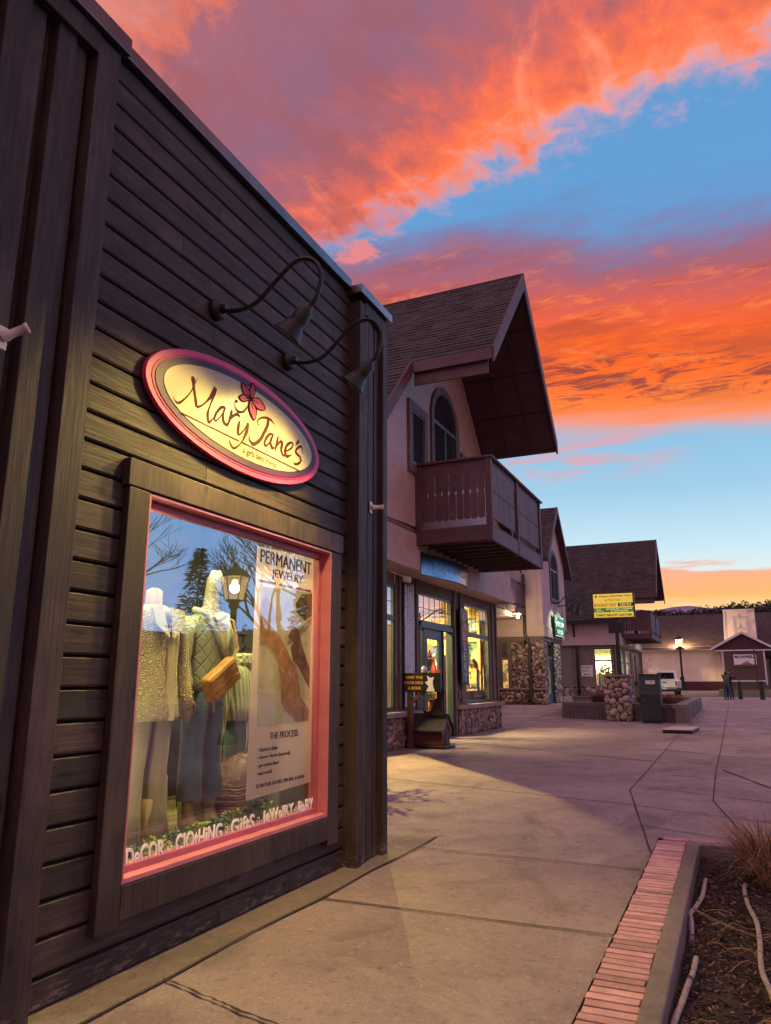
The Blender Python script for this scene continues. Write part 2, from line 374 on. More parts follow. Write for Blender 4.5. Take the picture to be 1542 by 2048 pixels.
def concrete(T,b,c=(.30,.25,.24),c2=(.19,.155,.15),agg=.8):
    co_=T.n('ShaderNodeTexCoord').outputs['Object']
    n=T.noise(co_,.45,6,.6,.3); n2=T.noise(co_,2.6,6,.65,.4); n3=T.noise(co_,70,4,.75); n4=T.noise(co_,260,2,.6)
    col=T.mix(T.mr(n,.3,.72),c2,c); col=T.mix(T.mr(n2,.45,.75,0,.35),col,tuple(q*.72 for q in c2))
    col=T.mix(T.mr(n3,.52,.72,0,agg),col,tuple(q*.55 for q in c2)); col=T.mix(T.mr(n4,.60,.72,0,agg),col,tuple(min(1,q*1.45) for q in c))
    vo=T.n('ShaderNodeTexVoronoi'); T.put(vo.inputs['Vector'],co_); vo.inputs['Scale'].default_value=5.5
    n5=T.noise(co_,17,5,.75,.3); col=T.mix(T.mr(n5,.50,.70,0,.6),col,tuple(q*.6 for q in c2)); n6=T.noise(co_,24,5,.75,.3); col=T.mix(T.mr(n6,.54,.72,0,.5),col,tuple(min(1,q*1.5) for q in c)); wet=T.noise(T.vmul(co_,(1,.5,1)),1.1,7,.7,1.0); col=T.mix(T.mr(wet,.52,.66,0,.5),col,(.10,.08,.078)); wet2=T.noise(co_,.9,6,.7,2.2); col=T.mix(T.mr(wet2,.58,.68,0,.35),col,(.36,.31,.29))
    st=T.m('MULTIPLY',T.mr(vo.outputs['Distance'],.10,.05),T.mr(T.noise(co_,1.1,3,.5),.55,.62))
    col=T.mix(T.m('MULTIPLY',st,.45),col,(.08,.065,.06))
    crk=T.noise(co_,1.6,7,.6,2.0); cr=T.mr(T.m('ABSOLUTE',T.m('SUBTRACT',crk,.5)),.004,.0)
    cr=T.m('MULTIPLY',cr,T.mr(T.noise(co_,.4,2,.5),.55,.62))
    col=T.mix(T.m('MULTIPLY',cr,.0),col,(.05,.04,.04))
    T.put(b.inputs['Base Color'],col); T.put(b.inputs['Roughness'],T.mr(n2,.3,.7,.62,.85)); b.inputs['Specular IOR Level'].default_value=.35
    T.put(b.inputs['Normal'],T.bump(T.m('ADD',T.m('MULTIPLY',n3,.8),T.m('ADD',n4,T.m('MULTIPLY',n2,2.0))),.8,.006))
M['conc']=uvmat('plaza_concrete',lambda T,b:concrete(T,b,(.35,.265,.275),(.20,.152,.162),.95))
M['concw']=uvmat('kerb_concrete',lambda T,b:concrete(T,b,(.235,.19,.18),(.135,.108,.104),.6))
M['joint']=mat('joint_tar',(.035,.026,.024),.9)
M['asph']=mat('asphalt',(.10,.08,.085),.85,(.07,.058,.06),1.2,bump=.4,bs=80)
M['grnd']=mat('earth',(.10,.085,.06),.95,(.06,.055,.035),.2)
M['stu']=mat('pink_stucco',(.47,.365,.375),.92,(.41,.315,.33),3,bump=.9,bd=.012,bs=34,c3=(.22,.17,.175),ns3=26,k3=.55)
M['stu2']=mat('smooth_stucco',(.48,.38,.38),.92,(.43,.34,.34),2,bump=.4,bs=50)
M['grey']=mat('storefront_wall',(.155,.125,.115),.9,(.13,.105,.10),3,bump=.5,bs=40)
M['olive']=mat('olive_wall',(.20,.185,.145),.9,(.17,.16,.125),2,bump=.3)
M['trim']=mat('maroon_trim',(.115,.058,.066),.7,(.085,.042,.05),4,bump=.3,bs=30,isl=.2)
M['soff']=mat('maroon_soffit',(.085,.045,.052),.8,(.07,.036,.043),3,isl=0)
M['green']=mat('dark_green_paint',(.016,.034,.036),.45,(.012,.026,.028),5)
M['blk']=mat('black_metal',(.008,.008,.009),.45,(.013,.013,.014),9,metal=0,spec=.35)
M['gutter']=mat('bronze_metal',(.02,.02,.02),.4,spec=.5)
M['cop']=mat('coping_metal',(.15,.155,.17),.3,(.11,.115,.13),4,metal=.85)
M['pink']=mat('pink_paint',(.52,.17,.225),.45,(.44,.14,.19),7,bump=.08,bs=60)
M['pink2']=mat('mauve_paint',(.42,.10,.17),.45,(.36,.09,.15),7)
M['whitep']=mat('white_paint',(.72,.70,.70),.5,(.62,.6,.6),8)
M['offw']=mat('white_plastic',(.62,.6,.6),.4,(.5,.48,.48),12)
M['stone']=mat('river_stone',(.30,.225,.205),.75,(.19,.145,.14),5,isl=.65,bump=.3,bs=40,c3=(.36,.27,.2),ns3=3,k3=.5)
M['stone2']=mat('mauve_river_stone',(.27,.19,.185),.75,(.17,.12,.125),5,isl=.6,bump=.3,bs=40)
M['mort']=mat('mortar',(.085,.062,.058),.95,(.06,.045,.042),12,bump=.5)
M['sill']=mat('stone_sill',(.26,.19,.185),.85,(.2,.15,.15),5,bump=.4)
M['g_disp']=glass('display_glass',(.98,.985,.98),.115)
M['g_shop']=glass('shop_glass',(.96,.97,.95),.04)
M['g_up']=mat('dark_window_glass',(.02,.025,.035),.05,(.03,.035,.045),1.5,spec=1.0)
# ---------------------------------------------------------------- ground, plaza, street
def build_ground():
    mb=MB()
    ys=[-60,6]+list(range(10,121,10)); 
    def row(y,z): return [(x,y,z-.25) for x in (-400,-60,-20,0,20,60,400)]
    rows=[row(y,gz(y)-.06) for y in ys]+[row(400,.9),row(3000,-2),row(9000,-5)]
    rows[-1]=[(x*25,9000,-5) for x in (-400,-60,-20,0,20,60,400)]; rows[-2]=[(x*10,3000,-2) for x in (-400,-60,-20,0,20,60,400)]
    rows=[[(x*6,-1500,-.06) for x in (-400,-60,-20,0,20,60,400)]]+rows
    rr=[mb.ring(r) for r in rows]
    for a,b in zip(rr,rr[1:]):
        for k in range(6): mb.addf((a[k],a[k+1],b[k+1],b[k]))
    struct(mb.build('ground',M['grnd']))
    # plaza slab with a cut out for the near planter
    mb=MB()
    def q(x0,x1,y0,y1):
        yy=[y0]+[y for y in (6,) if y0<y<y1]+[y1]
        for a,b in zip(yy,yy[1:]): mb.face([(x0,a,gz(a)),(x1,a,gz(a)),(x1,b,gz(b)),(x0,b,gz(b))])
    q(-40,-.640,-25,6.48); q(-.36,2.4,-25,-6); q(2.4,40,-25,6.48); q(-40,-.640,6.48,6.56); q(2.4,40,6.48,6.56); q(-40,40,6.56,57)
    struct(mb.build('plaza_paving',M['conc']))
    mb=MB()
    for a,b in ((57.4,110),): mb.face([(-80,a,gz(a)-.03),(80,a,gz(a)-.03),(80,b,gz(b)-.03),(-80,b,gz(b)-.03)])
    struct(mb.build('street',M['asph']))
    mb=MB(); mb.box(-40,40,57,57.4,-.05,gz(57)+.004); struct(mb.build('street_kerb',M['concw'],bevel=.02))
    J=[[(-4.07,8.94),(-1.14,8.14),(0.19,7.61),(3,6.6)],[(-7.37,16.2),(-5.2,14.68),(-1.72,12.63),(-1.2,12.39)],[(-1.16,57),(-1.11,25.27),(-1.2,18.72),(-1.16,10.62),(-1.16,9.15),(-0.66,6.08),(-0.62,5.86)],[(-0.21,57),(-0.28,22.6),(-0.29,14.84),(-0.31,11.79),(-0.29,8.7),(0.02,6.66)],[(-1.16,9.51),(-0.28,9.07),(0.24,8.8),(3,7.4)],[(-1.16,10.91),(-0.28,10.48),(0.3,10.16),(3,8.9)],[(-0.81,7.01),(-0.08,6.69)],[(-0.23,11.63),(0.29,9.93)],[(-0.27,15.72),(0.52,15.4),(5,14)],[(-1.21,14.43),(-0.3,13.69),(0.43,13.34)],[(-1.17,22.97),(-0.28,22.13),(0.76,21.27)],[(-9.98,34.9),(-6.51,32.41)],[(-5.77,23.27),(-6.11,30.37)],[(-2.22,3.99),(-1.46,4.01),(-0.63,4.03)],[(-2.23,5.44),(-1.97,5.43),(-1.12,5.44),(-0.63,5.43)],[(-2.20,5.92),(-2.24,5.85),(-2.22,5.41),(-2.24,4.65),(-2.22,4.01),(-2.24,3.61),(-2.25,3.25),(-2.23,2.69),(-2.24,-2)],[(-.28,30),(4,29.2)],[(-.28,38),(5,37.2)],[(-1.1,31),(-.28,30.7)],[(-1.1,41),(-.25,40.8)],[(-.25,47),(6,46.6)]]
    # ragged foreground crack
    r=random.Random(3); ck=[(-2.25,2.70)]
    pts=[(-2.25,2.70),(-1.94,2.62),(-1.77,2.57),(-1.47,2.51),(-1.0,2.50),(-.64,2.47)]
    for (a,b),(c,d) in zip(pts,pts[1:]):
        for k in range(1,9): t=k/8; ck.append((a+(c-a)*t,b+(d-b)*t+r.uniform(-.006,.006)))
    mb=MB()
    def strip(pl,w,dz=.003,jw=.0,cl=.25):
        P=[]
        for (a,b),(c,d) in zip(pl,pl[1:]):
            n=max(1,int(math.hypot(c-a,d-b)/cl))
            for k in range(n): P.append((a+(c-a)*k/n,b+(d-b)*k/n))
        P.append(pl[-1]); L=[]
        for i,(a,b) in enumerate(P):
            c,d=P[min(i+1,len(P)-1)]; e,f=P[max(i-1,0)]; tx,ty=c-e,d-f; l=math.hypot(tx,ty) or 1; nx,ny=-ty/l,tx/l
            ww=w/2*(1+r.uniform(-jw,jw)); jj=r.uniform(-.12,.12)*w
            L.append(((a+nx*(ww+jj),b+ny*(ww+jj),gz(b)+dz),(a-nx*(ww-jj),b-ny*(ww-jj),gz(b)+dz)))
        for A,B in zip(L,L[1:]): mb.face([A[1],B[1],B[0],A[0]])
    for k,j in enumerate(J): strip(j,.014 if min(p[1] for p in j)<9 else .028,.003+.0004*k,.25)
    strip(ck,.012,.0125,.7,.03)
    struct(mb.build('paving_joints',M['joint']))
    # raised concrete footing strip by the wood wall and broken patch
    mb=MB(); mb.panel((-2.5,-2,.007),(1,0,0),(0,1,0),.262,7.85,.003,[]); struct(mb.build('footing_strip',M['concw']))
    # joint line between brick border and plaza
build_ground()
def build_planter():
    t=thing('planter_bed','sunken planter bed edged with a row of pink bricks and a concrete kerb','planter',(-.3,4.8,0))
    mb=MB(); r=random.Random(5)
    y=-1.0; k=0
    pitch=.0685
    while y<6.42:
        w=pitch-.0135; z=r.uniform(.0045,.0075); a=r.uniform(-.006,.006)
        mb.obox((-.632+a,y,-.03),(.203,r.uniform(-.004,.004),0),(0,w,0),(0,0,.03+z)); y+=pitch; k+=1
    x=-.60
    while x<2.6:
        mb.obox((x,6.455,-.03),(.20-.013,0,0),(0,.085,0),(0,0,.045+r.uniform(-.003,.003))); x+=.2
    M['brick']=mat('pink_paving_brick',(.56,.315,.295),.85,(.42,.235,.225),7,isl=.30,bump=.5,bs=60,c3=(.30,.2,.19),ns3=11,k3=.75)
    mb.build('brick_border',M['brick'],t,bevel=.0028)
    mb=MB(); mb.box(-.645,-.415,-1.05,6.47,-.06,-.012); mb.box(-.41,2.7,6.43,6.56,-.06,.0035)
    mb.build('mortar_bed',mat('dark_mortar',(.022,.017,.016),.95),t)
    mb=MB(); mb.prism([(-.427,-1.05,.020),(-.425,6.44,.020),(2.7,6.44,.020),(2.7,6.34,.020),(-.335,6.34,.020),(-.345,-1.05,.020)][::-1],(0,0,-.22)); mb.build('kerb',M['concw'],t,bevel=.010,seg=3)
    # soil
    bm=bmesh.new(); n=90
    g=[[bm.verts.new((-.34+2.8*i/40,-1.05+7.4*j/120,-.085+.022*math.sin(i*1.7+j*.9)*math.cos(j*.53)+r.uniform(-.012,.012)+.02*math.sin(i*.31+2)*math.sin(j*.12))) for j in range(121)] for i in range(41)]
    for i in range(40):
        for j in range(120): bm.faces.new((g[i][j],g[i+1][j],g[i+1][j+1],g[i][j+1]))
    me=bpy.data.meshes.new('soil'); 
    for v in bm.verts: v.co-=Vector(t.location)
    bm.to_mesh(me); bm.free()
    M['soil']=mat('bark_mulch',(.046,.026,.02),.95,(.018,.011,.009),16,bump=1,bd=.03,bs=50,c3=(.10,.06,.045),ns3=45,k3=.7)
    me.materials.append(M['soil']); o=bpy.data.objects.new('soil',me); S.collection.objects.link(o); o.parent=t
    # mulch chips (uncountable)
    mb=MB()
    for _ in range(21000):
        x,y=r.uniform(-.32,1.4),2+4.3*r.random()**1.1; z=-.085+r.uniform(-.004,.022); a=r.uniform(0,6.28); l=r.uniform(.006,.026)*(1.6 if r.random()<.12 else 1); w=l*r.uniform(.18,.5); tl=r.uniform(-.5,.5)
        d=Vector((math.cos(a),math.sin(a),tl)); e=Vector((-math.sin(a),math.cos(a),r.uniform(-.6,.6)))
        mb.obox(Vector((x,y,z)),d*l,e*w,(0,0,r.uniform(.002,.005)))
    ch=mb.build('mulch_chips',mat('mulch_chip',(.12,.065,.048),.95,(.02,.013,.011),30,isl=.9,c3=(.16,.10,.07),ns3=3,k3=.6),t); ch['kind']='stuff'
build_planter()
def litter():
    r=random.Random(55); mb=MB()
    for _ in range(900):
        k=r.random()
        if k<.55: x,y=r.uniform(-2.44,-2.22)+abs(r.gauss(0,.03)),r.uniform(2.2,5.6)
        elif k<.8: x,y=-.64-abs(r.gauss(0,.05)),r.uniform(2.3,6.5)
        else: x,y=r.uniform(-2.2,1.5),r.uniform(2.6,12)
        l=r.uniform(.002,.009) if k<.9 else r.uniform(.008,.02); a=r.uniform(0,6.28); z=.0125 if x<-2.2 else gz(y)+.003
        d=Vector((math.cos(a),math.sin(a),r.uniform(0,.3)))*l; e=Vector((-math.sin(a),math.cos(a),r.uniform(0,.4)))*l*r.uniform(.3,.7)
        mb.face([Vector((x,y,z)),Vector((x,y,z))+d,Vector((x,y,z))+d*.8+e,Vector((x,y,z))+e])
    o=mb.build('ground_litter',mat('leaf_crumbs',(.16,.10,.06),.9,(.05,.035,.025),40,isl=.8)); o['kind']='stuff'
litter()
def build_hoses():
    hm=mat('irrigation_hose',(.34,.27,.24),.7,(.24,.19,.17),14,bump=.3,c3=(.14,.11,.10),ns3=30,k3=.5)
    def sm(p,n=6):
        P=[]
        for i in range(len(p)-1):
            a,b,c,d=[Vector(p[max(0,min(len(p)-1,i+k))]) for k in (-1,0,1,2)]
            for k in range(n):
                u=k/n; P.append(.5*((2*b)+(c-a)*u+(2*a-5*b+4*c-d)*u*u+(3*b-a-3*c+d)*u**3))
        P.append(Vector(p[-1])); return P
    for lab,pts in (('bent irrigation hose with a kink lying beside the kerb of the planter bed',[(-.28,5.74,-.09),(-.275,5.55,-.05),(-.28,5.14,-.045),(-.31,4.89,-.05),(-.33,4.78,-.055),(-.315,4.6,-.05),(-.31,4.40,-.095)]),
      ('pale hose end poking out of the mulch nearest the camera, along the kerb',[(-.28,4.13,-.10),(-.27,4.03,-.045),(-.275,3.85,-.045),(-.29,3.66,-.045),(-.30,3.49,-.045),(-.32,3.25,-.05),(-.34,2.6,-.05)]),
      ('long curved irrigation hose in the middle of the mulch',[(-.03,5.66,-.09),(-.045,5.5,-.04),(-.05,5.37,-.045),(-.035,5.07,-.05),(0,4.75,-.05),(.005,4.41,-.05),(0,4.17,-.055),(.005,3.96,-.055),(.03,3.74,-.055),(.05,3.3,-.06),(.04,2.6,-.06)])):
        t=thing('irrigation_hose',lab,'hose',pts[3],'irrigation hoses in the mulch')
        mb=MB(); mb.tube(sm(pts),.0125,10); mb.build('tube',hm,t,smooth=True)
        a=Vector(pts[2]); b=Vector(pts[3]); mb=MB(); mb.tube([a.lerp(b,.45),a.lerp(b,.62)],.0150,10); mb.build('coupling',mat('hose_coupling',(.05,.04,.035),.6),t,smooth=True)
build_hoses()
def blades(mb,c,n,h,sp,r,w=.003,lean=(0,0)):
    for _ in range(n):
        a=r.uniform(0,6.28); s=sp*r.random()**.5*.35; x,y=c[0]+math.cos(a)*s,c[1]+math.sin(a)*s; H=h*r.uniform(.5,1.1); out=sp*r.uniform(.3,1.2)
        a2=a+r.uniform(-.8,.8); d=Vector((math.cos(a2)+lean[0],math.sin(a2)+lean[1],0)); p=Vector((x,y,c[2])); side=Vector((-math.sin(a2+r.uniform(-1,1)),math.cos(a2),0))*w
        prev=None; curl=r.uniform(.6,1.6)
        for k in range(7):
            u=k/6; q=p+d*out*u**1.6+Vector((0,0,H*(u-curl*.45*u*u*u))); ww=side*(1-u*.85)
            if prev: mb.face([prev[0],prev[1],q+ww,q-ww])
            prev=(q-ww,q+ww)
M['straw']=mat('dry_grass',(.36,.22,.115),.85,(.22,.12,.06),2,isl=.6)
M['rust_g']=mat('rusty_dry_grass',(.33,.14,.085),.9,(.20,.085,.05),2,isl=.5)
def build_grass_near():
    r=random.Random(8)
    t=thing('ornamental_grass','dry straw coloured ornamental grass clump at the far end of the planter bed','grass',(.12,5.9,-.08),'dry grasses of the planter bed')
    mb=MB(); blades(mb,(.12,5.95,-.09),900,.62,.42,r,.0026); blades(mb,(.16,5.7,-.09),400,.36,.36,r,.0024)
    mb.build('blades',M['straw'],t)
    t=thing('dead_stalks','thin yellow dead stalks lying across the mulch','dead plant',(-.05,4.2,-.07),'dry grasses of the planter bed')
    mb=MB()
    def tw(p,rad=.0022):
        mb.tube(p,[rad*(1-.75*k/(len(p)-1)) for k in range(len(p))],5)
    for _ in range(26):
        x,y=r.uniform(-.30,.35),r.uniform(2.9,5.2); a=r.uniform(-.5,.5)+(3.14 if r.random()<.5 else 0); L=r.uniform(.08,.34); p=[]; z=-.055
        for k in range(8):
            p.append((x,y,z+.02*math.sin(k*.9)+r.uniform(0,.006))); a+=r.uniform(-.35,.35); x+=math.cos(a)*L/7; y+=math.sin(a)*L/7
        tw(p)
    tw([(-.31,4.76,-.02),(-.25,4.6,.0),(-.12,4.45,-.01),(.05,4.33,-.02),(.2,4.27,-.03)],.0026); tw([(-.31,4.74,-.02),(-.22,4.55,-.01),(-.02,4.42,-.02),(.14,4.2,-.03)],.0022)
    for cx,cy in ((.07,3.35),(.12,3.65),(-.02,3.15)):
        for _ in range(12):
            a=r.uniform(0,6.28); x,y=cx,cy; p=[]
            for k in range(7): p.append((x,y,-.05+.035*math.sin(k*.5))); a+=r.uniform(-.5,.5); x+=math.cos(a)*.02; y+=math.sin(a)*.02
            tw(p,.0026)
    mb.build('stalks',mat('dead_stalk',(.42,.25,.11),.8,(.25,.14,.07),6),t,smooth=True)
build_grass_near()

# ---------------------------------------------------------------- dark wooden shop
XW=-2.45
WY0,WY1,WZ0,WZ1=2.60,4.385,.366,2.072
def build_shop():
    t=thing('wooden_shop','dark brown wood sided shop with a lit display window framed in pink','shop',(XW,3.4,0))
    # horizontal siding: boards with open shadow gaps
    mb=MB(); zs=[.012]+[.128+.1315*k for k in range(0,32)]; gap=.0135; top=4.18
    for i,z0 in enumerate(zs):
        z1=(zs[i+1] if i+1<len(zs) else top)-gap
        z0_=z0 if i==0 else z0; z1=min(z1,top)
        if z1-z0_<.03: continue
        segs=[(2.0,4.70)]
        if z0_<WZ1+.04 and z1>WZ0-.04:
            segs=[(2.0,2.56),(4.42,4.70)]
        for a,b in segs:
            # splits with butt joints
            cuts=[a,b]
            if b-a>2: cuts=[a,a+ [1.35,2.1,1.0,1.75][i%4] if False else b]; cuts=[a]+([[3.35,4.1,2.75,3.8,4.4,3.05][i%6]] if b-a>2 else [])+[b]
            for c,d in zip(cuts,cuts[1:]):
                if d<b: d=d-.0025
                j=rnd.uniform(-.0012,.0012); x1=XW+j
                # bevelled lower lip
                P=[(XW-.022,c,z0_),(x1-.006,c,z0_),(x1,c,z0_+.009),(x1,c,z1-.004),(x1-.004,c,z1),(XW-.022,c,z1)]
                mb.prism(P[::-1] if False else P,(0,d-c,0))
    mb.build('siding',M['sid'],t)
    mb=MB(); rn=random.Random(12)
    for i,z0 in enumerate(zs):
        lower=z0<WZ1+.04
        for y in ([2.22,2.40] if lower else [2.22,2.62,3.03,3.44,3.85,4.26,4.62]):
            for dz in (.03,.088):
                if rn.random()<.8: mb.lathe((XW+.0003,y+rn.uniform(-.012,.012),z0+dz),[(.0032,0),(.0028,.0012)],7,(1,0,0))
    nh=mb.build('nail_heads',M['blk'],t); nh['kind']='stuff'
    mb=MB(); mb.panel((XW-.024,2.0,0),Y_,Z_,2.7,4.2,.12,[(.58,2.40,.35,2.085)]); mb.build('wall_backing',mat('dark_backing',(.006,.005,.005),.95),t)
    # body of the building behind
    mb=MB(); mb.box(-9.0,-5.2,-6,5.16,0,4.1); mb.box(-5.2,-2.62,-6,1.2,0,4.1); mb.box(-5.2,-2.62,4.92,5.16,0,4.1); mb.box(-5.2,-2.6,1.2,4.92,2.75,4.1)
    mb.build('wall',M['sidv'],t)
    # window casing, timber
    mb=MB(); f0,f1=XW+.002,XW+.040
    mb.box(f0,f1,2.465,2.598,.20,2.072); mb.box(f0,f1-.003,4.388,4.525,.19,2.072); mb.box(f0,f1+.004,2.452,4.54,2.076,2.205); mb.box(f0,f1-.001,2.601,4.385,.225,.362)
    mb.build('window_casing',M['sidv'],t,bevel=.004)
    # pink frame
    w=thing_part('window',t)
    mb=MB(); a=.028; x0,x1=-2.53,XW+.036
    y0,y1,z0,z1=2.601,4.384,.366,2.070
    mb.box(x0,x1,y0,y0+.012,z0,z1); mb.box(x0,x1,y1-.014,y1,z0,z1); mb.box(x0,x1,y0+.012,y1-.014,z1-.014,z1); mb.box(x0,x1,y0+.012,y1-.014,z0,z0+.022)
    mb.build('frame',M['pink'],w,bevel=.002)
    mb=MB(); x0,x1=-2.53,-2.482
    mb.box(x0,x1,y0+.012,y0+.03,z0+.022,z1-.014); mb.box(x0,x1,y1-.048,y1-.014,z0+.022,z1-.014); mb.box(x0,x1,y0+.03,y1-.048,z1-.050,z1-.014); mb.box(x0,x1+.0,y0+.03,y1-.048,z0+.022,z0+.052)
    mb.build('glazing_bead',M['pink2'],w,bevel=.003)
    mb=MB(); mb.box(-2.508,-2.502,y0+.016,y1-.03,z0+.035,z1-.03); mb.build('pane',M['g_disp'],w)
    # words on the glass
    wl=[]; lm=mat('window_lettering',(.92,.86,.88),.6)
    ws=[('DeCOR',2.708,.250),('ClOtHiNG',3.035,.365),('GiftS',3.475,.222),('JeWelRY',3.775,.335),('BaBY',4.165,.185)]
    def fit(s,y,w,z,h,mm,par,x,xs=None,bold=0,shear=0):
        o=text(s,1,(x,0,0),Y_,Z_,mm,par,bold=bold,shear=shear); vs=[v.co for v in o.data.vertices]
        ly=[v.y for v in vs]; lz=[v.z for v in vs]; mn,mx,zn,zx=min(ly),max(ly),min(lz),max(lz)
        off=parent_loc(par)
        for v in o.data.vertices:
            v.co.y=(v.co.y-mn)/(mx-mn)*w+y-off.y; v.co.z=(v.co.z-zn)/(zx-zn)*h+z-off.z
        return o
    globals()['fit']=fit
    for s,y,w_ in ws: wl.append(fit(s,y,w_,(.398),.084,lm,w,-2.5015,bold=.02))
    fl=MB()
    for yc in (2.995,3.437,3.735,4.138):
        for k in range(6):
            a_=k*math.pi/3; fl.ell((-2.4995,yc+.012*math.cos(a_),.438+.016*math.sin(a_)),(.0008,.0048,.0062),6,4)
    wl.append(fl.build('lettering',lm,w)); joinm(wl,'lettering')
    # left pilaster
    p=MB(); p.box(-2.47,-2.43,-6,2.03,0,4.08); p.box(-2.47,-2.352,2.0,2.128,0,4.09)
    y=1.905
    for wd_,xx in ((.075,-2.395),(.10,-2.372),(.085,-2.395),(.11,-2.372),(.08,-2.395),(.10,-2.372),(.08,-2.395)):
        p.box(-2.43,xx,y,y+wd_-.004,0,4.09); y-=wd_+.028
    while y>-6: p.box(-2.43,-2.372,y-.1,y,0,4.09); y-=.21
    p.box(-2.43,-2.346,-6,1.997,3.985,4.095)
    p.build('left_pilaster'.replace('left_','')+'',M['sidv'],t,bevel=.003)
    # right pilaster
    p=MB(); p.box(-2.62,-2.352,4.665,4.757,0,4.10); p.box(-2.6,-2.395,4.757,5.09,0,4.13)
    for a,b,xx in ((4.762,4.835,-2.366),(4.862,4.925,-2.376),(4.940,4.972,-2.386),(4.990,5.035,-2.386)): p.box(-2.395,xx,a,b,0,4.12)
    p.box(-2.6,-2.352,5.085,5.165,0,4.14); p.box(-2.395,-2.349,4.76,5.082,4.02,4.13)
    p.build('pilaster',M['sidv'],t,bevel=.003)
    # metal copings
    c=MB(); c.box(-2.66,-2.405,2.06,4.62,4.185,4.262); c.build('coping',M['cop'],t,bevel=.004)
    c=MB(); c.box(-2.66,-2.318,-6,2.158,4.10,4.192); c.build('coping',M['cop'],t,bevel=.004)
    c=MB(); c.box(-2.70,-2.318,4.622,5.20,4.142,4.215); c.build('coping',M['cop'],t,bevel=.004)
    # display recess
    d=MB(); d.box(-3.95,-2.535,1.3,4.9,.27,.355); d.build('display_floor',mat('display_floor',(.30,.24,.17),.7,(.22,.18,.13),5),t)
    d=MB(); d.box(-3.99,-3.95,1.3,4.9,.27,2.7); d.build('display_backdrop',mat('display_backdrop',(.035,.032,.034),.9,(.06,.055,.05),2),t)
    d=MB(); d.box(-3.95,-2.62,1.26,1.3,.27,2.7); d.box(-3.95,-2.62,4.9,4.915,.27,2.7); d.box(-3.95,-2.62,1.3,4.9,2.70,2.74); d.build('display_lining',mat('display_lining',(.035,.03,.025),.9,(.03,.027,.022),3),t)
    g=MB()
    for k in range(26): g.tube([(-3.55,2.0+.115*k,.36),(-3.55,2.0+.115*k,1.72)],.0035,5)
    for k in range(13): g.tube([(-3.55,2.0,.42+.107*k),(-3.55,4.88,.42+.107*k)],.0035,5)
    tag(g.build('grid_panel',M['blk']),'black wire grid panel standing at the back of the display window','display grid')
def thing_part(name,parent):
    o=bpy.data.objects.new(name,None); S.collection.objects.link(o); o.parent=parent; o.empty_display_size=.1; return o
build_shop()
# lights inside the display window
dl=thing('display_light','warm strip light hidden above the display window','light',(-2.85,3.4,2.6))
mb=MB(); mb.box(-2.76,-2.68,2.4,4.5,2.63,2.68); mb.build('housing',M['offw'],dl)
for yy in (2.75,3.5,4.2):
    l=lamp('display_lamp_and_fill','AREA',(-2.72,yy,2.6),30,(1,.86,.30),dl,size=.22); l.rotation_euler=(0,R(16),0)
for yy_ in (3.0,4.0): l=lamp('display_lamp_and_fill','AREA',(-3.55,yy_,2.5),20,(1,.86,.30),dl,size=.25); aim(l,(1,.1,-1.15))  # unseen second row, added to light the poster from behind
for p_,e_ in (((-2.64,2.72,1.90),4),((-2.60,2.66,.85),8)): l=lamp('display_lamp_and_fill','POINT',p_,e_,(1,.87,.40),dl,size=.06)  # added fill points without fittings, to brighten the clothes

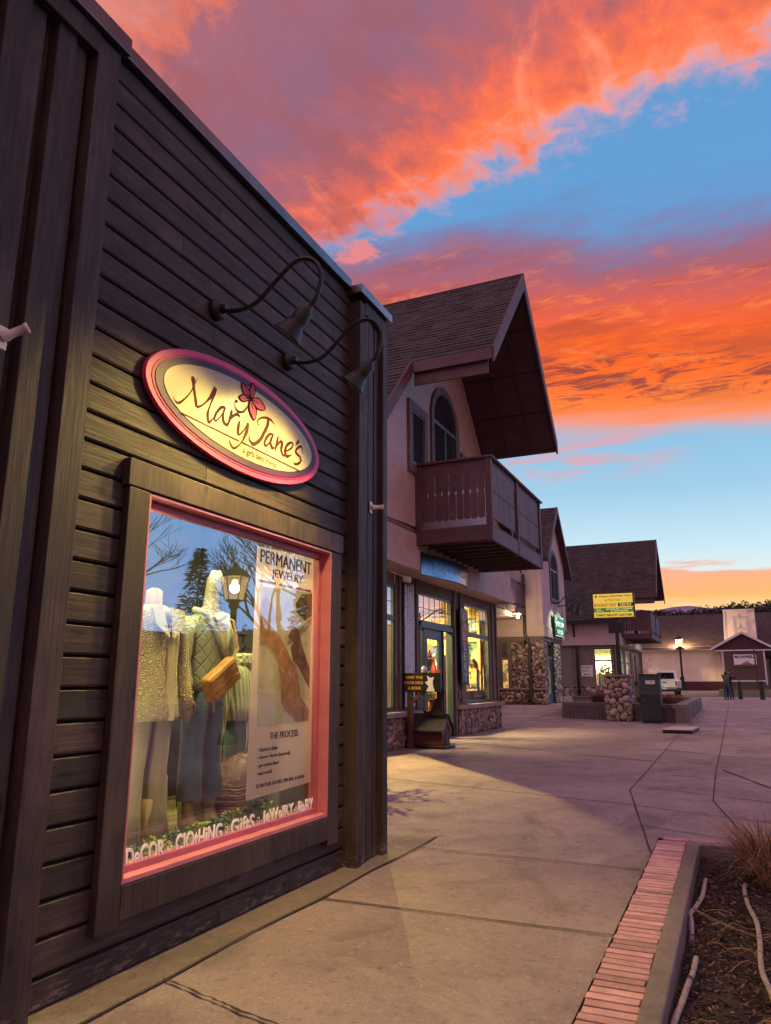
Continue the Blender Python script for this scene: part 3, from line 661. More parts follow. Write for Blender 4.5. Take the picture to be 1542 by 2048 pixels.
# ---------------------------------------------------------------- oval sign
STROKES=[[(2.666,2.577,0.0014),(2.674,2.555,0.0048),(2.704,2.551,0.0087),(2.744,2.585,0.0068),(2.785,2.634,0.005),(2.811,2.684,0.005),(2.837,2.739,0.001)],[(2.798,2.729,0.015),(2.803,2.707,0.019),(2.813,2.663,0.013),(2.829,2.616,0.015),(2.84,2.577,0.013)],[(2.84,2.577,0.011),(2.859,2.585,0.008),(2.896,2.613,0.0061),(2.933,2.653,0.0092),(2.97,2.7,0.0208),(2.984,2.738,0.0188)],[(2.978,2.708,0.0156),(2.965,2.665,0.0083),(2.941,2.607,0.0072),(2.932,2.566,0.0133),(2.944,2.529,0.0123),(2.974,2.556,0.0052),(2.989,2.58,0.0031)],[(3.076,2.657,0.0085),(3.042,2.645,0.0116),(3.004,2.601,0.0114),(2.988,2.563,0.0114),(3.003,2.556,0.0073),(3.038,2.591,0.0052),(3.077,2.649,0.0064)],[(3.076,2.657,0.0074),(3.062,2.616,0.0116),(3.065,2.578,0.0158),(3.092,2.562,0.0116),(3.112,2.588,0.0064)],[(3.137,2.664,0.0108),(3.127,2.626,0.0139),(3.113,2.582,0.0085),(3.101,2.556,0.0074)],[(3.12,2.596,0.0053),(3.149,2.631,0.0108),(3.183,2.654,0.0119),(3.211,2.649,0.0109)],[(3.213,2.627,0.0033),(3.205,2.601,0.012),(3.201,2.56,0.0141),(3.21,2.543,0.0076),(3.253,2.582,0.0055),(3.287,2.628,0.0078)],[(3.291,2.638,0.0122),(3.285,2.592,0.0155),(3.261,2.544,0.011),(3.24,2.509,0.0054),(3.197,2.468,0.0075),(3.163,2.452,0.0096),(3.134,2.472,0.0064),(3.124,2.493,0.0016)],[(3.398,2.655,0.0023),(3.381,2.677,0.0045),(3.414,2.71,0.0069),(3.469,2.729,0.0093),(3.521,2.732,0.0094),(3.562,2.715,0.0012)],[(3.479,2.739,0.0116),(3.491,2.701,0.0151),(3.455,2.634,0.0161),(3.413,2.573,0.0147),(3.352,2.531,0.0145),(3.313,2.543,0.0078),(3.306,2.575,0.0017)],[(3.542,2.652,0.007),(3.506,2.635,0.0116),(3.468,2.59,0.0126),(3.464,2.562,0.0126),(3.49,2.564,0.0081),(3.529,2.609,0.0058),(3.547,2.645,0.0059)],[(3.552,2.653,0.0082),(3.524,2.598,0.0139),(3.542,2.567,0.0151),(3.568,2.571,0.0047)],[(3.606,2.657,0.0083),(3.592,2.609,0.0141),(3.574,2.555,0.0082)],[(3.584,2.576,0.0035),(3.624,2.625,0.0107),(3.651,2.627,0.0155),(3.643,2.581,0.0143),(3.667,2.551,0.0107),(3.693,2.571,0.0036)],[(3.682,2.58,0.0048),(3.747,2.618,0.0085),(3.774,2.651,0.0086),(3.756,2.662,0.0085),(3.707,2.631,0.0133),(3.687,2.588,0.0144),(3.705,2.558,0.0144),(3.766,2.585,0.0024)],[(3.842,2.701,0.0137),(3.803,2.654,0.0025)],[(3.888,2.627,0.0019),(3.892,2.66,0.005),(3.862,2.668,0.0087),(3.816,2.635,0.0099),(3.811,2.611,0.0111),(3.859,2.599,0.0087),(3.872,2.577,0.0112),(3.844,2.549,0.0111),(3.798,2.534,0.0073),(3.788,2.553,0.0018)],[(3.173,2.728,0.0141),(3.182,2.726,0.0109)],[(3.172,2.734,0.0033),(3.159,2.712,0.0032),(3.167,2.686,0.0054),(3.2,2.675,0.0087),(3.245,2.693,0.0088),(3.28,2.737,0.0033)],[(2.722,2.507,0.0029),(3.217,2.507,0.0033)],[(3.245,2.508,0.0033),(3.86,2.504,0.0037)]]
PETALS=[[(3.304,2.793),(3.267,2.786),(3.228,2.801),(3.21,2.85),(3.252,2.849),(3.284,2.831)],[(3.304,2.793),(3.291,2.818),(3.293,2.849),(3.32,2.892),(3.34,2.867),(3.339,2.836),(3.323,2.803)],[(3.305,2.788),(3.268,2.763),(3.232,2.746),(3.199,2.752),(3.202,2.771),(3.247,2.796),(3.285,2.795)],[(3.31,2.789),(3.342,2.81),(3.386,2.82),(3.423,2.806),(3.452,2.779),(3.416,2.758),(3.366,2.755),(3.33,2.77)],[(3.305,2.788),(3.33,2.77),(3.362,2.742),(3.364,2.713),(3.344,2.673),(3.311,2.695),(3.29,2.723),(3.29,2.755)]]
STROKES=[[(a*1.0127,(b-1.2)*1.0127+1.2,w) for a,b,w in s] for s in STROKES]; PETALS=[[(a*1.0127,(b-1.2)*1.0127+1.2) for a,b in s] for s in PETALS]
def build_oval():
    c=(-2.405,3.342,2.657); t=thing('oval_sign','oval cream shop sign with a pink rim and brush script, above the display window','sign',(XW,3.31,2.64))
    # slightly tilted ellipse as mounted
    def ell(ry,rz,x,n=96): return [(x,c[1]+ry*math.cos(2*math.pi*k/n),c[2]+rz*math.sin(2*math.pi*k/n)) for k in range(n)]
    sx=1.0
    m1=mat('sign_rim_pink',(.62,.06,.20),.5,spec=.25); m1b=mat('sign_rim_magenta',(.42,.02,.11),.5,spec=.2); m2=mat('sign_band_purple',(.055,.018,.065),.5,spec=.2); m3=mat('sign_face_cream',(.38,.33,.215),.32,(.36,.31,.205),3,spec=.12)
    mb=MB(); mb.prism(ell(.835,.300,-2.437),(.026,0,0)); mb.build('rim',m1,t,bevel=.002)
    mb=MB(); mb.prism(ell(.795,.270,-2.413),(.005,0,0)); mb.build('rim_inner',m1b,t)
    mb=MB(); mb.prism(ell(.775,.256,-2.411),(.0065,0,0)); mb.build('band',m2,t)
    mb=MB(); mb.prism(ell(.718,.219,-2.409),(.0075,0,0)); mb.build('face',m3,t)
    ink=mat('sign_ink',(.05,.008,.014),.7,spec=.1)
    mb=MB(); lay=-2.4007
    def spl(p,n=7):
        P=[]
        for i in range(len(p)-1):
            a,b,cc,d=[Vector((*p[max(0,min(len(p)-1,i+k))],)) for k in (-1,0,1,2)]
            for k in range(n):
                u=k/n; P.append(.5*((2*b)+(cc-a)*u+(2*a-5*b+4*cc-d)*u*u+(3*b-a-3*cc+d)*u**3))
        P.append(Vector(p[-1])); return P
    r=random.Random(2)
    for si,st in enumerate(STROKES):
        P=spl([(a,b,w) for a,b,w in st],7 if len(st)>2 else 3); L=[]; lx=lay+.00012*si
        for i,q in enumerate(P):
            n0=P[min(i+1,len(P)-1)]; p0=P[max(i-1,0)]; tx,ty=n0[0]-p0[0],n0[1]-p0[1]; l=math.hypot(tx,ty) or 1; w=max(q[2],.0016)*.80*(1+(r.uniform(-.14,.14) if q[2]>.007 else 0))
            L.append(((lx,q[0]-ty/l*w,q[1]+tx/l*w),(lx,q[0]+ty/l*w,q[1]-tx/l*w)))
        for A,B in zip(L,L[1:]): mb.face([A[1],B[1],B[0],A[0]])
        if len(st)>2: pass
    mb.build('script_lettering',ink,t)
    tg=text('a girls best friend',.055,(-2.4007,3.296,2.468),Y_,Z_,mat('sign_tagline',(.03,.022,.018),.7,spec=.1),t,name='tagline',xs=.90,ext=.0003)
    off=parent_loc(t)
    fl=MB()
    for k,pt in enumerate(PETALS):
        x=-2.3985+.0002*k
        P=spl([(a,b,0) for a,b in pt]+[(pt[0][0],pt[0][1],0)],5)[:-1]; fl.prism([(x,q[0],q[1]) for q in P],(.0006,0,0))
    f=fl.build('flower_emblem',mat('flower_pink',(.42,.04,.14),.6,spec=.15),t)
    fo=MB()
    for k,pt in enumerate(PETALS):
        P=spl([(a,b,0) for a,b in pt]+[(pt[0][0],pt[0][1],0)],5)
        fo.tube([(-2.3972+.0002*k,q[0],q[1]) for q in P],.0032,4,False)
        cx=sum(a for a,b in pt)/len(pt); cz=sum(b for a,b in pt)/len(pt); fo.tube([(-2.397+.0002*k,pt[0][0],pt[0][1]),(-2.397+.0002*k,cx,cz)],.0018,4)
    fo.build('flower_outline',ink,t)
build_oval()
def hook(name,label,y,pts,head,axis,group,lit):
    t=thing(name,label,'wall lamp',(XW,y,3.235),group)
    mb=MB(); mb.lathe((XW,y,3.235),[(.001,.0),(.060,.0),(.060,.03),(.045,.045),(.030,.05),(.022,.085),(.001,.085)],20,(1,0,0)); mb.build('wall_plate',M['blk'],t,smooth=False,bevel=.002)
    P=[]
    for i in range(len(pts)-1):
        a,b,c,d=[Vector((pts[max(0,min(len(pts)-1,i+k))][0],y,pts[max(0,min(len(pts)-1,i+k))][1])) for k in (-1,0,1,2)]
        for k in range(6):
            u=k/6; P.append(.5*((2*b)+(c-a)*u+(2*a-5*b+4*c-d)*u*u+(3*b-a-3*c+d)*u**3))
    P.append(Vector((pts[-1][0],y,pts[-1][1])))
    mb=MB(); mb.tube(P,.0125,12); mb.build('arm',M['blk'],t,smooth=True)
    ax=Vector(axis).normalized(); h=Vector((head[0],y,head[1]))
    mb=MB(); mb.lathe(h,[(.001,-.01),(.014,-.01),(.030,.02),(.044,.03),(.044,.10),(.048,.115),(.050,.12)],24,ax,cap=False)
    mb.lathe(h,[(.048,.118),(.080,.188),(.084,.196),(.079,.194),(.046,.124),(.001,.115)],28,ax,cap=False); sh=mb.build('shade',M['blk'],t,smooth=True)
    if lit:
        mb=MB(); mb.ell(h+ax*.155,(.020,.020,.022),12,8); b=mb.build('bulb',emat('bulb_glow',(1,.72,.25),5),t,smooth=True)
        l=lamp('bulb_light','SPOT',h+ax*.180,lit,(1,.70,.17),t,size=.06,spot_size=R(128),spot_blend=.9); aim(l,(-.06,-.30,-.95))
    return t
PT=[(-2.40,3.225),(-2.28,3.20),(-2.17,3.22),(-2.06,3.31),(-1.95,3.395),(-1.87,3.41),(-1.80,3.37),(-1.765,3.28),(-1.79,3.17),(-1.83,3.12)]
hook('gooseneck_lamp','black gooseneck wall lamp arching over the oval sign, the one further from the right pilaster',3.04,PT,(-1.83,3.125),(-.66,-.05,-.75),'gooseneck lamps above the oval sign',115)
hook('gooseneck_lamp','black gooseneck wall lamp above the display window, nearer the right pilaster',3.79,PT,(-1.83,3.125),(-.66,-.08,-.75),'gooseneck lamps above the oval sign',270)
def flag(label,loc,d,s=1):
    t=thing('flagpole_bracket',label,'bracket',loc,'white flagpole brackets on the pilasters'); L=Vector(loc)
    mb=MB(); mb.lathe(L,[(.001,0),(.024,0),(.024,.007),(.001,.008)],4,(1,0,0)); mb.obox(L+Vector((0,-.022,-.045)),(.006,0,0),(0,.044,0),(0,0,.09)); mb.build('plate',M['offw'],t,bevel=.003)
    D=Vector(d).normalized(); mb=MB(); mb.lathe(L+Vector((.004,0,0)),[(.019,0),(.021,.02),(.0165,.035),(.0165,.085),(.020,.087),(.020,.10),(.014,.10),(.014,.05),(.001,.05)],16,D,cap=False); mb.build('socket',M['offw'],t,smooth=True)
flag('white flagpole bracket on the left pilaster at the edge of view',(-2.352,1.70,2.448),(.7,.45,.45))
flag('white flagpole bracket on the narrow right pilaster',(-2.370,4.90,2.49),(.65,.75,.12))
# ---------------------------------------------------------------- helpers for the alpine buildings
def pack(W,H,r0,r1,r,tries=60):
    P=[]; n=int(W*H/(3.0*((r0+r1)/2)**2)*tries*.12)+40; cell={}
    for k in range(n*7):
        q=r1-(r1-r0)*min(1,k/(n*5.5)); q*=r.uniform(.8,1.15); x=r.uniform(q*.4,W-q*.4); y=r.uniform(q*.75,H-q*.6); cx,cy=int(x/(2*r1)),int(y/(2*r1)); ok=True
        for a in (-1,0,1):
            for b in (-1,0,1):
                for (X,Y,Q) in cell.get((cx+a,cy+b),()):
                    if (X-x)**2+(Y-y)**2<((q+Q)*.84)**2: ok=False; break
                if not ok: break
            if not ok: break
        if ok: P.append((x,y,q)); cell.setdefault((cx,cy),[]).append((x,y,q))
    return P
def stones_on(mb,o,u,v,n,W,H,sz,r,dep=.5,nu=9):
    """river stones laid on a wall face: o origin, u/v/n unit axes"""
    o,u,v,n=map(Vector,(o,u,v,n))
    for x,y,q in pack(W,H,sz*.22,sz*.60,r):
        a=r.uniform(-1.5,1.5); R3=Matrix((u,v,n)).transposed()@Matrix.Rotation(a,3,'Z'); s=r.uniform(1.0,1.28)
        mb.ell(o+u*x+v*y-n*(.01*sz),(q*s*.98,q/s*1.0,q*dep),nu,6,R3,.14)
def roof_slab(mb,p0,p1,p2,p3,th):
    """sloping slab, p0..p3 top corners counter clockwise seen from above, thickness straight down"""
    mb.prism([p0,p1,p2,p3][::-1],(0,0,-th))
def uvroof(name,pts,th,m,parent,uvp,step=.15):
    """sloping slab whose top is laid in stepped shingle courses; pts 0-1 or 2-3 is the eave edge"""
    P=[Vector(p) for p in pts]
    if P[0].z>P[2].z: P=[P[2],P[3],P[0],P[1]]
    a,b,c,d=P; n=(b-a).cross(d-a).normalized(); L=(d-a).length; k=max(1,round(L/step)); mb=MB(); q=random.Random(len(pts)+int(L*10))
    low=Vector((0,0,-th)); mb.prism(P,low)
    for i in range(k):
        t0,t1=i/k,(i+1)/k; A,B,C_,D=a.lerp(d,t0),b.lerp(c,t0),b.lerp(c,t1),a.lerp(d,t1); w=(B-A).length; m_=max(1,int(w/.33)); 
        xs=[0]+[(j+q.uniform(-.25,.25))/m_ for j in range(1,m_)]+[1]
        for x0,x1 in zip(xs,xs[1:]):
            l=q.uniform(.010,.022); dn=(A-D).normalized()*q.uniform(0,.012)
            e,f,g,h=A.lerp(B,x0)+n*l+dn,A.lerp(B,x1)+n*l+dn,D.lerp(C_,x1)+n*.004,D.lerp(C_,x0)+n*.004
            mb.face([e,f,g,h]); mb.face([e-n*l,f-n*l,f,e])
    return mb.build(name,m,parent,uvp=uvp)
def arch_pts(cy,z0,hw,zs,n=20):
    """outline in (y,z): straight sides to zs then semicircle"""
    return [(cy-hw,z0),(cy+hw,z0)]+[(cy+hw*math.cos(math.pi*k/n),zs+hw*1.0*math.sin(math.pi*k/n)) for k in range(n+1)]
def arch_window(parent,x,cy,z0,hw,zs,s=1.0,rail=True):
    w=thing_part('arched_window',parent)
    ip=arch_pts(cy,z0,hw,zs); op=arch_pts(cy,z0-.14*s,hw+.15*s,zs)
    mb=MB(); n=len(ip)
    for X0,X1 in ((x,x+.05),):
        i=mb.ring([(X1,a,b) for a,b in op])+mb.ring([(X1,a,b) for a,b in ip])
        k0=mb.ring([(X0,a,b) for a,b in op])+mb.ring([(X0-.03,a,b) for a,b in ip])
        for k in range(n):
            j=(k+1)%n
            mb.addf((i[k],i[j],i[n+j],i[n+k])); mb.addf((i[k],k0[k],k0[j],i[j])); mb.addf((i[n+j],k0[n+j],k0[n+k],i[n+k]))
    mb.build('surround',M['winsur'],w)
    mb=MB(); mb.face([(x+.004,a,b) for a,b in ip]); mb.build('pane',M['g_up'],w)
    mb=MB(); f=.035*s
    for (A,B) in zip(ip,ip[1:]+ip[:1]):
        mb.tube([(x+.02,*A),(x+.02,*B)],f*.8,6)
    mb.box(x+.006,x+.03,cy-hw,cy+hw,zs-.10*s,zs-.02*s); mb.box(x+.006,x+.028,cy-.03*s,cy+.03*s,z0,zs-.1*s)
    mb.build('sash',M['sash'],w)
M['winsur']=mat('window_surround',(.15,.115,.125),.85,(.12,.09,.10),4,bump=.3)
M['sash']=mat('blue_grey_sash',(.10,.125,.15),.5)
def shopwin(parent,o,u,W,H,rails=(),muls=(),grid=None,name='shop_window',fr=.05,glassm=None,dep=.07):
    """framed shop window lying in a wall opening; o lower left corner, u horizontal unit axis; outward = u x z"""
    w=thing_part(name,parent); o=Vector(o); u=Vector(u); v=Vector(Z_); n=u.cross(v)
    def bar(mb,a0,a1,b0,b1,d0,d1): mb.obox(o+u*a0+v*b0-n*d1,u*(a1-a0),v*(b1-b0),n*(d1-d0))
    mb=MB(); bar(mb,0,fr,0,H,.02,dep); bar(mb,W-fr,W,0,H,.02,dep); bar(mb,fr,W-fr,0,fr,.02,dep); bar(mb,fr,W-fr,H-fr,H,.02,dep)
    for b in rails: bar(mb,fr,W-fr,b-.05,b+.05,.005,dep-.005)
    for a in muls: bar(mb,a-.03,a+.03,fr,H-fr,.018,dep-.012)
    mb.build('frame',M['greenf'],w)
    mb=MB(); bar(mb,fr-.005,W-fr+.005,fr-.005,H-fr+.005,.045,.048); mb.build('pane',glassm or M['g_shop'],w)
    if grid:
        mb=MB()
        for (a0,a1,b0,b1,nx,ny) in grid:
            for k in range(1,nx): c=a0+(a1-a0)*k/nx; bar(mb,c-.006,c+.006,b0,b1,.040,.052)
            for k in range(1,ny): c=b0+(b1-b0)*k/ny; bar(mb,a0,a1,c-.006,c+.006,.0405,.0515)
        mb.build('muntins',M['blk'],w)
    return w
M['greenf']=mat('green_frame',(.035,.060,.066),.45,(.026,.045,.05),6)
def balcony(root,x0,x1,y0,y1,z0,zr,posts,sc=1.0):
    """timber balcony standing out from a wall at x0 to x1, z0 underside, zr rail top"""
    t=root; dk=z0+.27*sc
    mb=MB(); 
    mb.box(x0,x1,y0,y0+.05,z0,dk); mb.box(x0,x1,y1-.05,y1,z0,dk); mb.box(x1-.05,x1,y0+.05,y1-.05,z0,dk); mb.build('rim_board',M['trim'],t,bevel=.006)
    mb=MB(); y=y0+.25
    while y<y1-.1: mb.box(x0,x1-.055,y,y+.06,z0+.02,dk-.055); y+=.40*sc
    mb.build('joist',M['soff'],t)
    mb=MB(); mb.box(x0,x1-.052,y0+.052,y1-.052,dk-.05,dk-.015); mb.box(x1-.055,x1+.006,y0+.11,y1-.11,dk+.001,dk+.017); mb.box(x0,x1-.1,y0-.006,y0+.05,dk+.001,dk+.017)
    mb.build('deck',mat('deck_boards',(.20,.17,.18),.8,(.14,.11,.12),6),t)
    mb=MB(); ps=.115*sc
    for yy in posts: mb.box(x1-ps+.012,x1+.012,yy-.008,yy+ps-.008,z0-.01,zr-.045); mb.cut()
    mb.box(x0+.0,x0+ps,y0-.01,y0+ps-.01,z0-.008,zr-.045)
    mb.build_each('post',M['trim'],t,bevel=.006)
    mb=MB(); mb.box(x0,x1+.05,y0-.045,y0+.11,zr-.042,zr); mb.box(x1-.11,x1+.05,y0+.11,y1+.06,zr-.042,zr); mb.build('handrail',M['trim'],t,bevel=.006)
    fz0=zr-.28*sc; fz1=zr-.046
    mb=MB(); mb.box(x0+ps,x1-ps,y0+.028,y0+.058,fz0,fz1); mb.box(x1-.058,x1-.026,y0+.1,y1-.03,fz0,fz1); mb.build('frieze_board',M['trim'],t)
    mb=MB(); bw=.128*sc; lo=dk+.155*sc; g=.010; mid=(lo+fz0)/2+.08
    def brd(c,f):
        q=[(-bw/2,lo+.03),(-bw/4,lo),(bw/4,lo),(bw/2,lo+.03),(bw/2,mid-.05),(bw/2-.022,mid),(bw/2,mid+.05),(bw/2,fz0+.02),(-bw/2,fz0+.02),(-bw/2,mid+.05),(-bw/2+.022,mid),(-bw/2,mid-.05)]
        mb.prism([f(c+a,b) for a,b in q],f(1,0,True))
    y=y0+ps+bw/2
    while y<y1-.06:
        if not any(p-bw*.5<y<p+ps+bw*.5 for p in posts[1:]): brd(y,lambda a,b,d=False:(-.022,0,0) if d else (x1-.027,a,b))
        y+=bw+g+rnd.uniform(-.002,.004)
    x=x0+ps+bw/2
    while x<x1-ps-bw/2+.03:
        brd(x,lambda a,b,d=False:(0,.022,0) if d else (a,y0+.027,b)); x+=bw+g+rnd.uniform(-.002,.006)
    mb.build('picket_boards',M['trim'],t)
def room(parent,x0,x1,y0,y1,z0,z1,m,mf=None,oy=False):
    mb=MB(); a=[(x0,y0),(x1,y0),(x1,y1),(x0,y1)]
    mb.face([(x0,y0,z0),(x0,y1,z0),(x1,y1,z0),(x1,y0,z0)][::-1]); mb.build('interior_floor',mf or M['roomfl'],parent)
    mb=MB(); mb.face([(x0,y0,z1),(x1,y0,z1),(x1,y1,z1),(x0,y1,z1)][::-1])
    mb.face([(x0,y0,z0),(x0,y1,z0),(x0,y1,z1),(x0,y0,z1)]); mb.face([(x0,y1,z0),(x1,y1,z0),(x1,y1,z1),(x0,y1,z1)])
    if not oy: mb.face([(x1,y0,z0),(x0,y0,z0),(x0,y0,z1),(x1,y0,z1)])
    mb.build('interior_wall',m,parent)
M['room']=mat('warm_interior',(.68,.47,.13),.8,(.55,.41,.17),2); M['roomfl']=mat('shop_floor',(.18,.11,.07),.6)
ITEMC=[(.5,.06,.04),(.05,.12,.3),(.6,.5,.3),(.1,.25,.12),(.7,.65,.6),(.5,.2,.05),(.03,.03,.04),(.35,.08,.2),(.65,.45,.1),(.2,.35,.4)]
IM=[mat('shop_goods',c,.6) for c in ITEMC]
def shelf_unit(label,x,y0,y1,z,r,cat='shelf',h=1.7,dx=.32,lv=4):
    t=thing('shelf_unit',label,cat,(x,(y0+y1)/2,z)); mb=MB(); L=y1-y0
    mb.box(x,x+dx,y0,y0+.03,z,z+h); mb.box(x,x+dx,y1-.03,y1,z,z+h)
    for k in range(lv): mb.box(x,x+dx,y0+.03,y1-.03,z+.1+k*(h-.15)/(lv-1),z+.125+k*(h-.15)/(lv-1))
    mb.build('frame',M['trim'],t); 
    mb=MB()
    for k in range(lv):
        y=y0+.06
        while y<y1-.12:
            w=r.uniform(.05,.16); hh=r.uniform(.08,(h-.15)/(lv-1)*.8); zz=z+.127+k*(h-.15)/(lv-1); mb.ci=r.randrange(len(IM))
            q=r.random()
            if q<.45: mb.box(x+.06,x+dx-.04,y,y+w,zz,zz+hh)
            elif q<.75: mb.lathe((x+dx*.5,y+w/2,zz),[(w*.28,0),(w*.45,hh*.35),(w*.36,hh*.7),(w*.18,hh*.8),(w*.24,hh)],9)
            else: mb.ell((x+dx*.5,y+w/2,zz+hh/2),(w*.4,w*.4,hh/2),8,6)
            y+=w+r.uniform(.02,.08)
    mb.build('goods',IM,t); return t
# ---------------------------------------------------------------- gallery building (second)
XG=-5.62; XS=-5.2
def build_gallery():
    r=random.Random(11)
    t=thing('gallery_building','pink stucco alpine building with a steep shingled gable over an arched window','building',(XS,14.45,0))
    RZ,RY,SL=9.86,14.45,1.09
    # storefront wall with openings (u = +y)
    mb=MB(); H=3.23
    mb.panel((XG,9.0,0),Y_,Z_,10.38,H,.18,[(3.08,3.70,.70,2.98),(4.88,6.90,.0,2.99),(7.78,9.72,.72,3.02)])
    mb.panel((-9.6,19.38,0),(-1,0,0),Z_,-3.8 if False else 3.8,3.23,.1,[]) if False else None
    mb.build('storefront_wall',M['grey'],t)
    mb=MB(); mb.box(-10.5,-5.80,19.2,19.38,0,3.2); mb.cut(); mb.box(-10.5,-5.80,9.0,9.15,0,3.2); mb.build_each('side_wall',M['grey'],t)
    mb=MB()
    for y in (12.86,13.70,15.96,16.38,18.92,19.28):
        mb.box(XG+.001,XG+.045,y-.04,y+.04,.74 if not 13.6<y<16.1 else .03,3.225); mb.cut()
    mb.build_each('wall_trim',M['winsur'],t,bevel=.005)
    mb=MB(); mb.box(XG-.1,-5.45,9.0,13.80,.57,.665); mb.box(XG-.1,XS-.02 if False else -5.45,15.99,19.46,.60,.70)
    mb.build('ledge',M['sill'],t,bevel=.012)
    mb=MB(); mb.box(XG+.002,-5.56,9,13.76,.02,.57); mb.box(XG+.002,-5.56,16.03,19.40,.03,.60); mb.box(-9.5,XG,19.382,19.40,.03,.6); mb.build('stone_backing',M['mort'],t)
    mb=MB(); stones_on(mb,(-5.56,9.5,.02),Y_,Z_,X_,4.26,.55,.125,r); mb.cut(); stones_on(mb,(-5.56,16.03,.03),Y_,Z_,X_,3.37,.57,.12,r); mb.cut()
    mb.build_each('stone_base',M['stone2'],t,smooth=True)
    # stucco band and upper gable wall
    mb=MB(); mb.box(-5.85,-5.14,9,19.45,3.232,3.62); mb.box(-5.85,-5.18,9,19.41,3.625,3.93)
    mb.build('stucco_band',M['stu'],t,bevel=.012)
    mb=MB(); mb.box(-5.5,XS+.012,9,12.66,3.935,4.02); mb.build('belt_course',M['winsur'],t)
    mb=MB(); zt=lambda y: RZ-.17-SL*abs(y-RY)
    poly=[(9,3.93),(19.38,3.93),(19.38,zt(19.38)),(RY,zt(RY)),(9,zt(9))]
    mb.prism([(XS,a,b) for a,b in poly],(-.2,0,0)); mb.build('gable_wall',M['stu'],t)
    # roof: main part over the wall plane and the hood that juts out over the balcony
    xb=-12.0; xm=-4.93; xf=-3.33; th=.17; yl,yr=11.88,17.20
    zz=lambda y: RZ-SL*abs(y-RY)
    sl=Vector((0,1,SL)).normalized(); sr=Vector((0,-1,SL)).normalized()
    uvroof('roof',[(xb,8.2,zz(8.2)),(xm,8.2,zz(8.2)),(xm,RY,RZ),(xb,RY,RZ)],th,M['shg'],t,((0,8.2,zz(8.2)),(1,0,0),sl))
    uvroof('roof',[(xb,RY,RZ),(xm,RY,RZ),(xm,19.5,zz(19.5)),(xb,19.5,zz(19.5))],th,M['shg'],t,((0,RY,RZ),(1,0,0),sr))
    e=.002
    uvroof('hood_roof',[(xm+e,yl,zz(yl)),(xf,yl,zz(yl)),(xf,RY,RZ),(xm+e,RY,RZ)],.07,M['shg'],t,((0,8.2,zz(8.2)),(1,0,0),sl))
    uvroof('hood_roof',[(xm+e,RY,RZ),(xf,RY,RZ),(xf,yr,zz(yr)),(xm+e,yr,zz(yr))],.07,M['shg'],t,((0,RY,RZ),(1,0,0),sr))
    mb=MB(); 
    for a,b in ((yl+.02,RY),(yr-.02,RY)):
        A=[(xf-.03,a,zz(a)-.072),(xf-.03,b,zz(b)-.072),(XS+.003,b,zz(b)-.072),(XS+.003,a,zz(a)-.072)]
        if a>b: A=A[::-1]
        mb.prism(A,(0,0,-.12))
    mb.build('soffit',M['soff'],t)
    mb=MB()
    for s,e in ((yl+.02,RY),(yr-.02,RY)):
        for k in range(1,4):
            u=k/4; y=s+(e-s)*u; z=zz(y)-.072-.1215; mb.obox((XS+.01,y-.006,z-.002),(xf-XS-.05,0,0),(0,.012,(.012*SL if y<RY else -.012*SL)),(0,0,-.004))
    for x in (-4.55,-3.95):
        for a,b in ((yl+.05,RY-.05),(yr-.05,RY+.05)):
            mb.obox((x,a,zz(a)-.198),(.01,0,0),(0,b-a,zz(b)-zz(a)),(0,0,-.004))
    mb.build('soffit_joints',mat('soffit_joint',(.02,.01,.012),.9),t)
    # barge boards along the hood, fascia at its foot
    mb=MB(); d=.30
    for a,b,s in ((yl-.02,RY,1),(yr+.02,RY,-1)):
        za,zb=zz(a)+.02,zz(b)+.03
        P=[(xf+.03,a,za),(xf+.03,b,zb),(xf+.03,b,zb-d*1.25),(xf+.03,a,za-d)]
        if s>0: P=P[::-1]
        mb.prism(P,(-.045,0,0)); mb.cut()
    for a,b in ((8.2,yl),(yr,19.5)):
        P=[(xm+.04,a,zz(a)+.02),(xm+.04,b,zz(b)+.02),(xm+.04,b,zz(b)-.30),(xm+.04,a,zz(a)-.30)]
        mb.prism(P[::-1],(-.045,0,0)); mb.cut()
    mb.build_each('barge_board',M['trim'],t,bevel=.006)
    mb=MB(); z=zz(yl); mb.box(xm+.05,xf-.02,yl-.035,yl-.001,z-.24,z-.02); mb.box(xm+.05,xf-.12,yl+.06,yl+.10,z-.46,z-.15); mb.cut()
    z=zz(yr); mb.box(xm+.05,xf-.02,yr+.001,yr+.035,z-.24,z-.02); mb.build_each('fascia',M['trim'],t)
    mb=MB(); mb.box(-5.0,xf-.35,yl+.10,yl+.16,zz(yl)+.02,zz(yl)+.10+.06); mb.build('snow_guard',M['gutter'],t)
    mb=MB(); mb.tube([(xb,RY,RZ+.012),(xf+.03,RY,RZ+.012)],.03,8); mb.build('ridge_cap',M['shg2'] if False else M['soff'],t)
    # windows upstairs
    arch_window(t,XS+.002,14.42,5.50,.72,6.62)
    w=thing_part('window',t); mb=MB(); x=XS+.002
    for a0,a1,b0,b1 in ((12.34,12.52,5.10,6.55),(13.14,13.32,5.10,6.55),(12.52,13.14,6.38,6.55),(12.52,13.14,5.10,5.30)): mb.box(x,x+.05,a0,a1,b0,b1)
    mb.build('surround',M['winsur'],w); mb=MB(); mb.box(x,x+.006,12.52,13.14,5.30,6.38); mb.build('pane',M['g_up'],w)
    mb=MB(); mb.box(x+.007,x+.03,12.52,12.55,5.3,6.38); mb.box(x+.007,x+.03,13.11,13.14,5.3,6.38); mb.box(x+.007,x+.03,12.55,13.11,5.3,5.335); mb.box(x+.007,x+.03,12.55,13.11,6.345,6.38); mb.build('sash',M['sash'],w)
    mb=MB(); mb.box(x,x+.045,15.45,16.3,6.2,6.33); mb.build('trim_band',M['winsur'],t)
